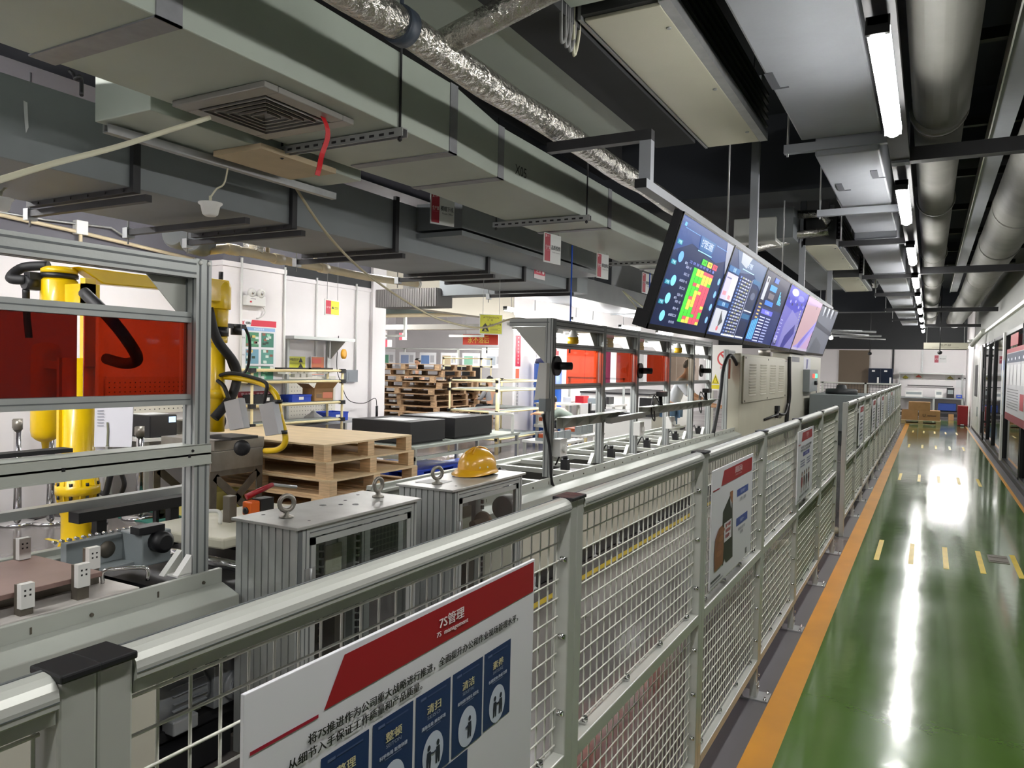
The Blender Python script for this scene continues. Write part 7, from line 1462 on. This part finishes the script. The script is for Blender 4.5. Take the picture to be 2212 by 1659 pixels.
MB().tube(curve([ay(1700, 520, 8.8), ay(1660, 528, 8.6), ay(1615, 540, 8.4), ay(1600, 545, 8.3)], 5), .05, 12).tube([ay(1690, 465, 8.7), ay(1775, 462, 8.7), ay(1790, 478, 8.7), ay(1788, 500, 8.7), ay(1690, 512, 8.7), ay(1683, 490, 8.7), ay(1690, 465, 8.7)], .045, 12).build('pipe_loop', FOIL, t)
single(MB().obox(ay(1640, 505, 8.6), (.22, 0, 0), (0, .25, 0), (0, 0, .13)), 'junction_duct', WHITE_METAL, 'white box unit above the second screen', 'duct box', bevel=.01)
for k, (px, py) in enumerate([(1782, 718), (1795, 730), (1770, 728)]): q = ay(px, py, 22); t = thing('spot_lamp', f'{ordn[k]} small lit spot beyond the screens', 'lamp', tuple(q), 'small spots beyond the screens'); MB().lathe(q, [(.03, -.06), (.06, 0)], 12, axis=(.2, -1, -.5)).tube([q, Vector((q.x, q.y, 3.9))], .008, 6).build('spot_body', WPLAST, t); MB().lathe(q, [(.055, 0), (0, .002)], 12, axis=(-.2, 1, .5)).build('lens', lamp(f'spot_{k}', (1, .97, .9), 12), t)
# ================================================================ right side partition
PX = 1.16
GLS = tint('dark_partition_glass', (.42, .45, .46), .1, .02)
DKF = M('black_partition_frame', '131316', .35)
struct(MB().box(PX, PX+.25, 4, 26.3, 2.34, 3.9), 'wall_right_upper', M('grey_bulkhead', '8c8d88', .6))
struct(MB().box(PX-.05, PX, 4, 26.3, 2.58, 2.64), 'trim_1', WPLAST)
struct(MB().box(4.4, 4.6, -4, 31.5, 0, 3.9), 'wall_right_room', WW); struct(MB().box(1.41, 4.4, 26.3, 26.5, 0, 3.9), 'wall_right_room_end', WW)
struct(MB().box(PX-.03, PX+.1, 4, 26.3, 0, .08), 'baseboard_right', M('dark_baseboard', '3a3a3e', .5))
struct(MB().box(PX-.02, PX+.12, 22.5, 26.3, .08, 2.34), 'wall_right_panel', WW)
def bay(y0, y1, k):
    w = MB().box(PX+.035, PX+.045, y0, y1, .08, 2.34).build(f'window_{k}', GLS); w['kind'] = 'structure'
    b = MB().box(PX, PX+.07, y0, y0+.05, .08, 2.34).box(PX, PX+.07, y1-.05, y1, .08, 2.34).box(PX, PX+.07, y0, y1, 2.28, 2.34).box(PX, PX+.07, y0, y1, .08, .13)
    n = int((y1-y0)/.32)
    for i in range(1, n): b.box(PX+.05, PX+.06, y0+i*(y1-y0)/n-.006, y0+i*(y1-y0)/n+.006, .13, 2.28)
    b.box(PX+.05, PX+.06, y0, y1, 1.2, 1.212); b.build('window_frame', DKF, w)
for k, (a, c) in enumerate([(4, 7), (7.1, 10.0), (10.1, 13), (13.1, 15.9), (16.1, 18.6), (18.65, 20.25), (20.35, 22.45)]): bay(a, c, k+3)
b = MB()
for y in (15.9, 10.0, 7.0): b.box(PX-.03, PX+.1, y, y+.2, .08, 2.34)
struct(b, 'trim_2', WPLAST)
d = struct(MB().box(PX-.035, PX-.02, 23.0, 25.9, .08, 2.2), 'door_2', WPLAST); MB().box(PX-.042, PX-.036, 23.6, 24.9, 1.0, 1.85).build('door_glass', DKF, d); MB().box(PX-.05, PX-.036, 23.2, 23.35, .5, .75).build('door_plate', GREYM, d)
t = thing('door_pull', 'long chrome and black pull bar on the glass partition', 'door handle', (PX-.05, 20.3, .1)); MB().box(PX-.08, PX-.04, 20.24, 20.34, .75, 1.75).build('chrome_bar', CHROME, t); MB().box(PX-.075, PX-.045, 20.25, 20.33, .1, .75).box(PX-.075, PX-.045, 20.25, 20.33, 1.75, 2.3).box(PX-.045, PX, 20.27, 20.31, .5, .55).box(PX-.045, PX, 20.27, 20.31, 2.0, 2.05).build('black_ends', BLACK, t)
def pboard(label, y0, y1, z0, z1, draw):
    t = thing('partition_board', label, 'notice board', (PX-.03, y0, z0), 'boards on the glass partition'); MB().box(PX-.02, PX-.012, y0, y1, z0, z1).build('sheet', BOARD, t)
    p = Panel((PX-.02, y1, z1), (0, -1, 0), (0, 0, -1), .002); p.N = Vector((-1, 0, 0)); draw(p, y1-y0, z1-z0); p.build('printed_face', t)
def d1(p, w, h):
    p.rect(0, w, 0, h, 'c2c2c6', 0); p.rect(0, w, 0, h*.06, 'a03040', 1); p.rect(0, w, h*.07, h*.2, '34425c', 1); p.rect(0, w, h*.9, h, '8c2a38', 1)
    for k in range(5): p.rect(w*(.06+.19*k), w*(.2+.19*k), h*.23, h*.5, 'd8d8da', 2); p.ell(w*(.13+.19*k), h*.15, w*.03, h*.02, 'd8dce8', 3)
    for k in range(8): p.rect(w*.1, w*.7, h*(.56+.036*k), h*(.57+.036*k), '77777c', 2)
    p.rect(w*.78, w*.95, h*.6, h*.8, 'b03844', 2)
def d2(p, w, h): p.rect(0, w, 0, h, 'b4bccc', 0); p.rect(0, w, 0, h*.18, '5c7cc0', 1); p.rect(w*.2, w*.8, h*.3, h*.5, 'dcdce0', 1); p.rect(w*.1, w*.9, h*.6, h*.62, '7a7a88', 1)
pboard('large staff board with small portraits and sheets on the glass partition', 12.3, 15.3, .86, 2.02, d1); pboard('narrow blue topped sheet on the white post of the partition', 15.75, 16.3, .9, 1.85, d2)
single(MB().box(PX-.015, PX-.01, 13.6, 14.8, 2.06, 2.24, M('ink_red_cutout', 'a02c34', .5)), 'red_heading', None, 'red heading panel above the staff board', 'sign')
t = thing('side_bench', 'white bench with blue bins seen through the dark glass partition', 'bench', (2.4, 18, 0)); MB().box(2.0, 2.9, 14, 22, .7, .78).build('bench_top', WPLAST, t)
for y in (14.1, 18, 21.9): MB().box(2.05, 2.1, y-.03, y+.03, 0, .7).box(2.8, 2.85, y-.03, y+.03, 0, .7).build('leg', WHITE_METAL, t)
bin_(2.1, 2.7, 17, 18.2, .05, .4, 'blue bin under the white bench behind the glass, nearer', grp='bins behind the glass'); bin_(2.1, 2.7, 19, 20.2, .05, .4, 'blue bin under the white bench behind the glass, farther', grp='bins behind the glass')
for k in range(3): tube_lamp(2.9, 8+6*k, 2.8, 1.25, f'{ordn[k]} tube lamp in the room behind the glass partition', 'tube lamps behind the glass', TUBE)
single(MB().tube([ay(2100, 745, 22), ay(2125, 715, 21)], .06, 10).lathe(ay(2098, 742, 22.2), [(.08, 0), (.08, .1)], 12), 'door_closer_pipe', WHITE_METAL, 'pale pipe end above the white door at the right', 'pipe')
for o in list(bpy.data.objects):
    if o.type == 'MESH' and not o.data.materials: print('NOMAT', o.name)
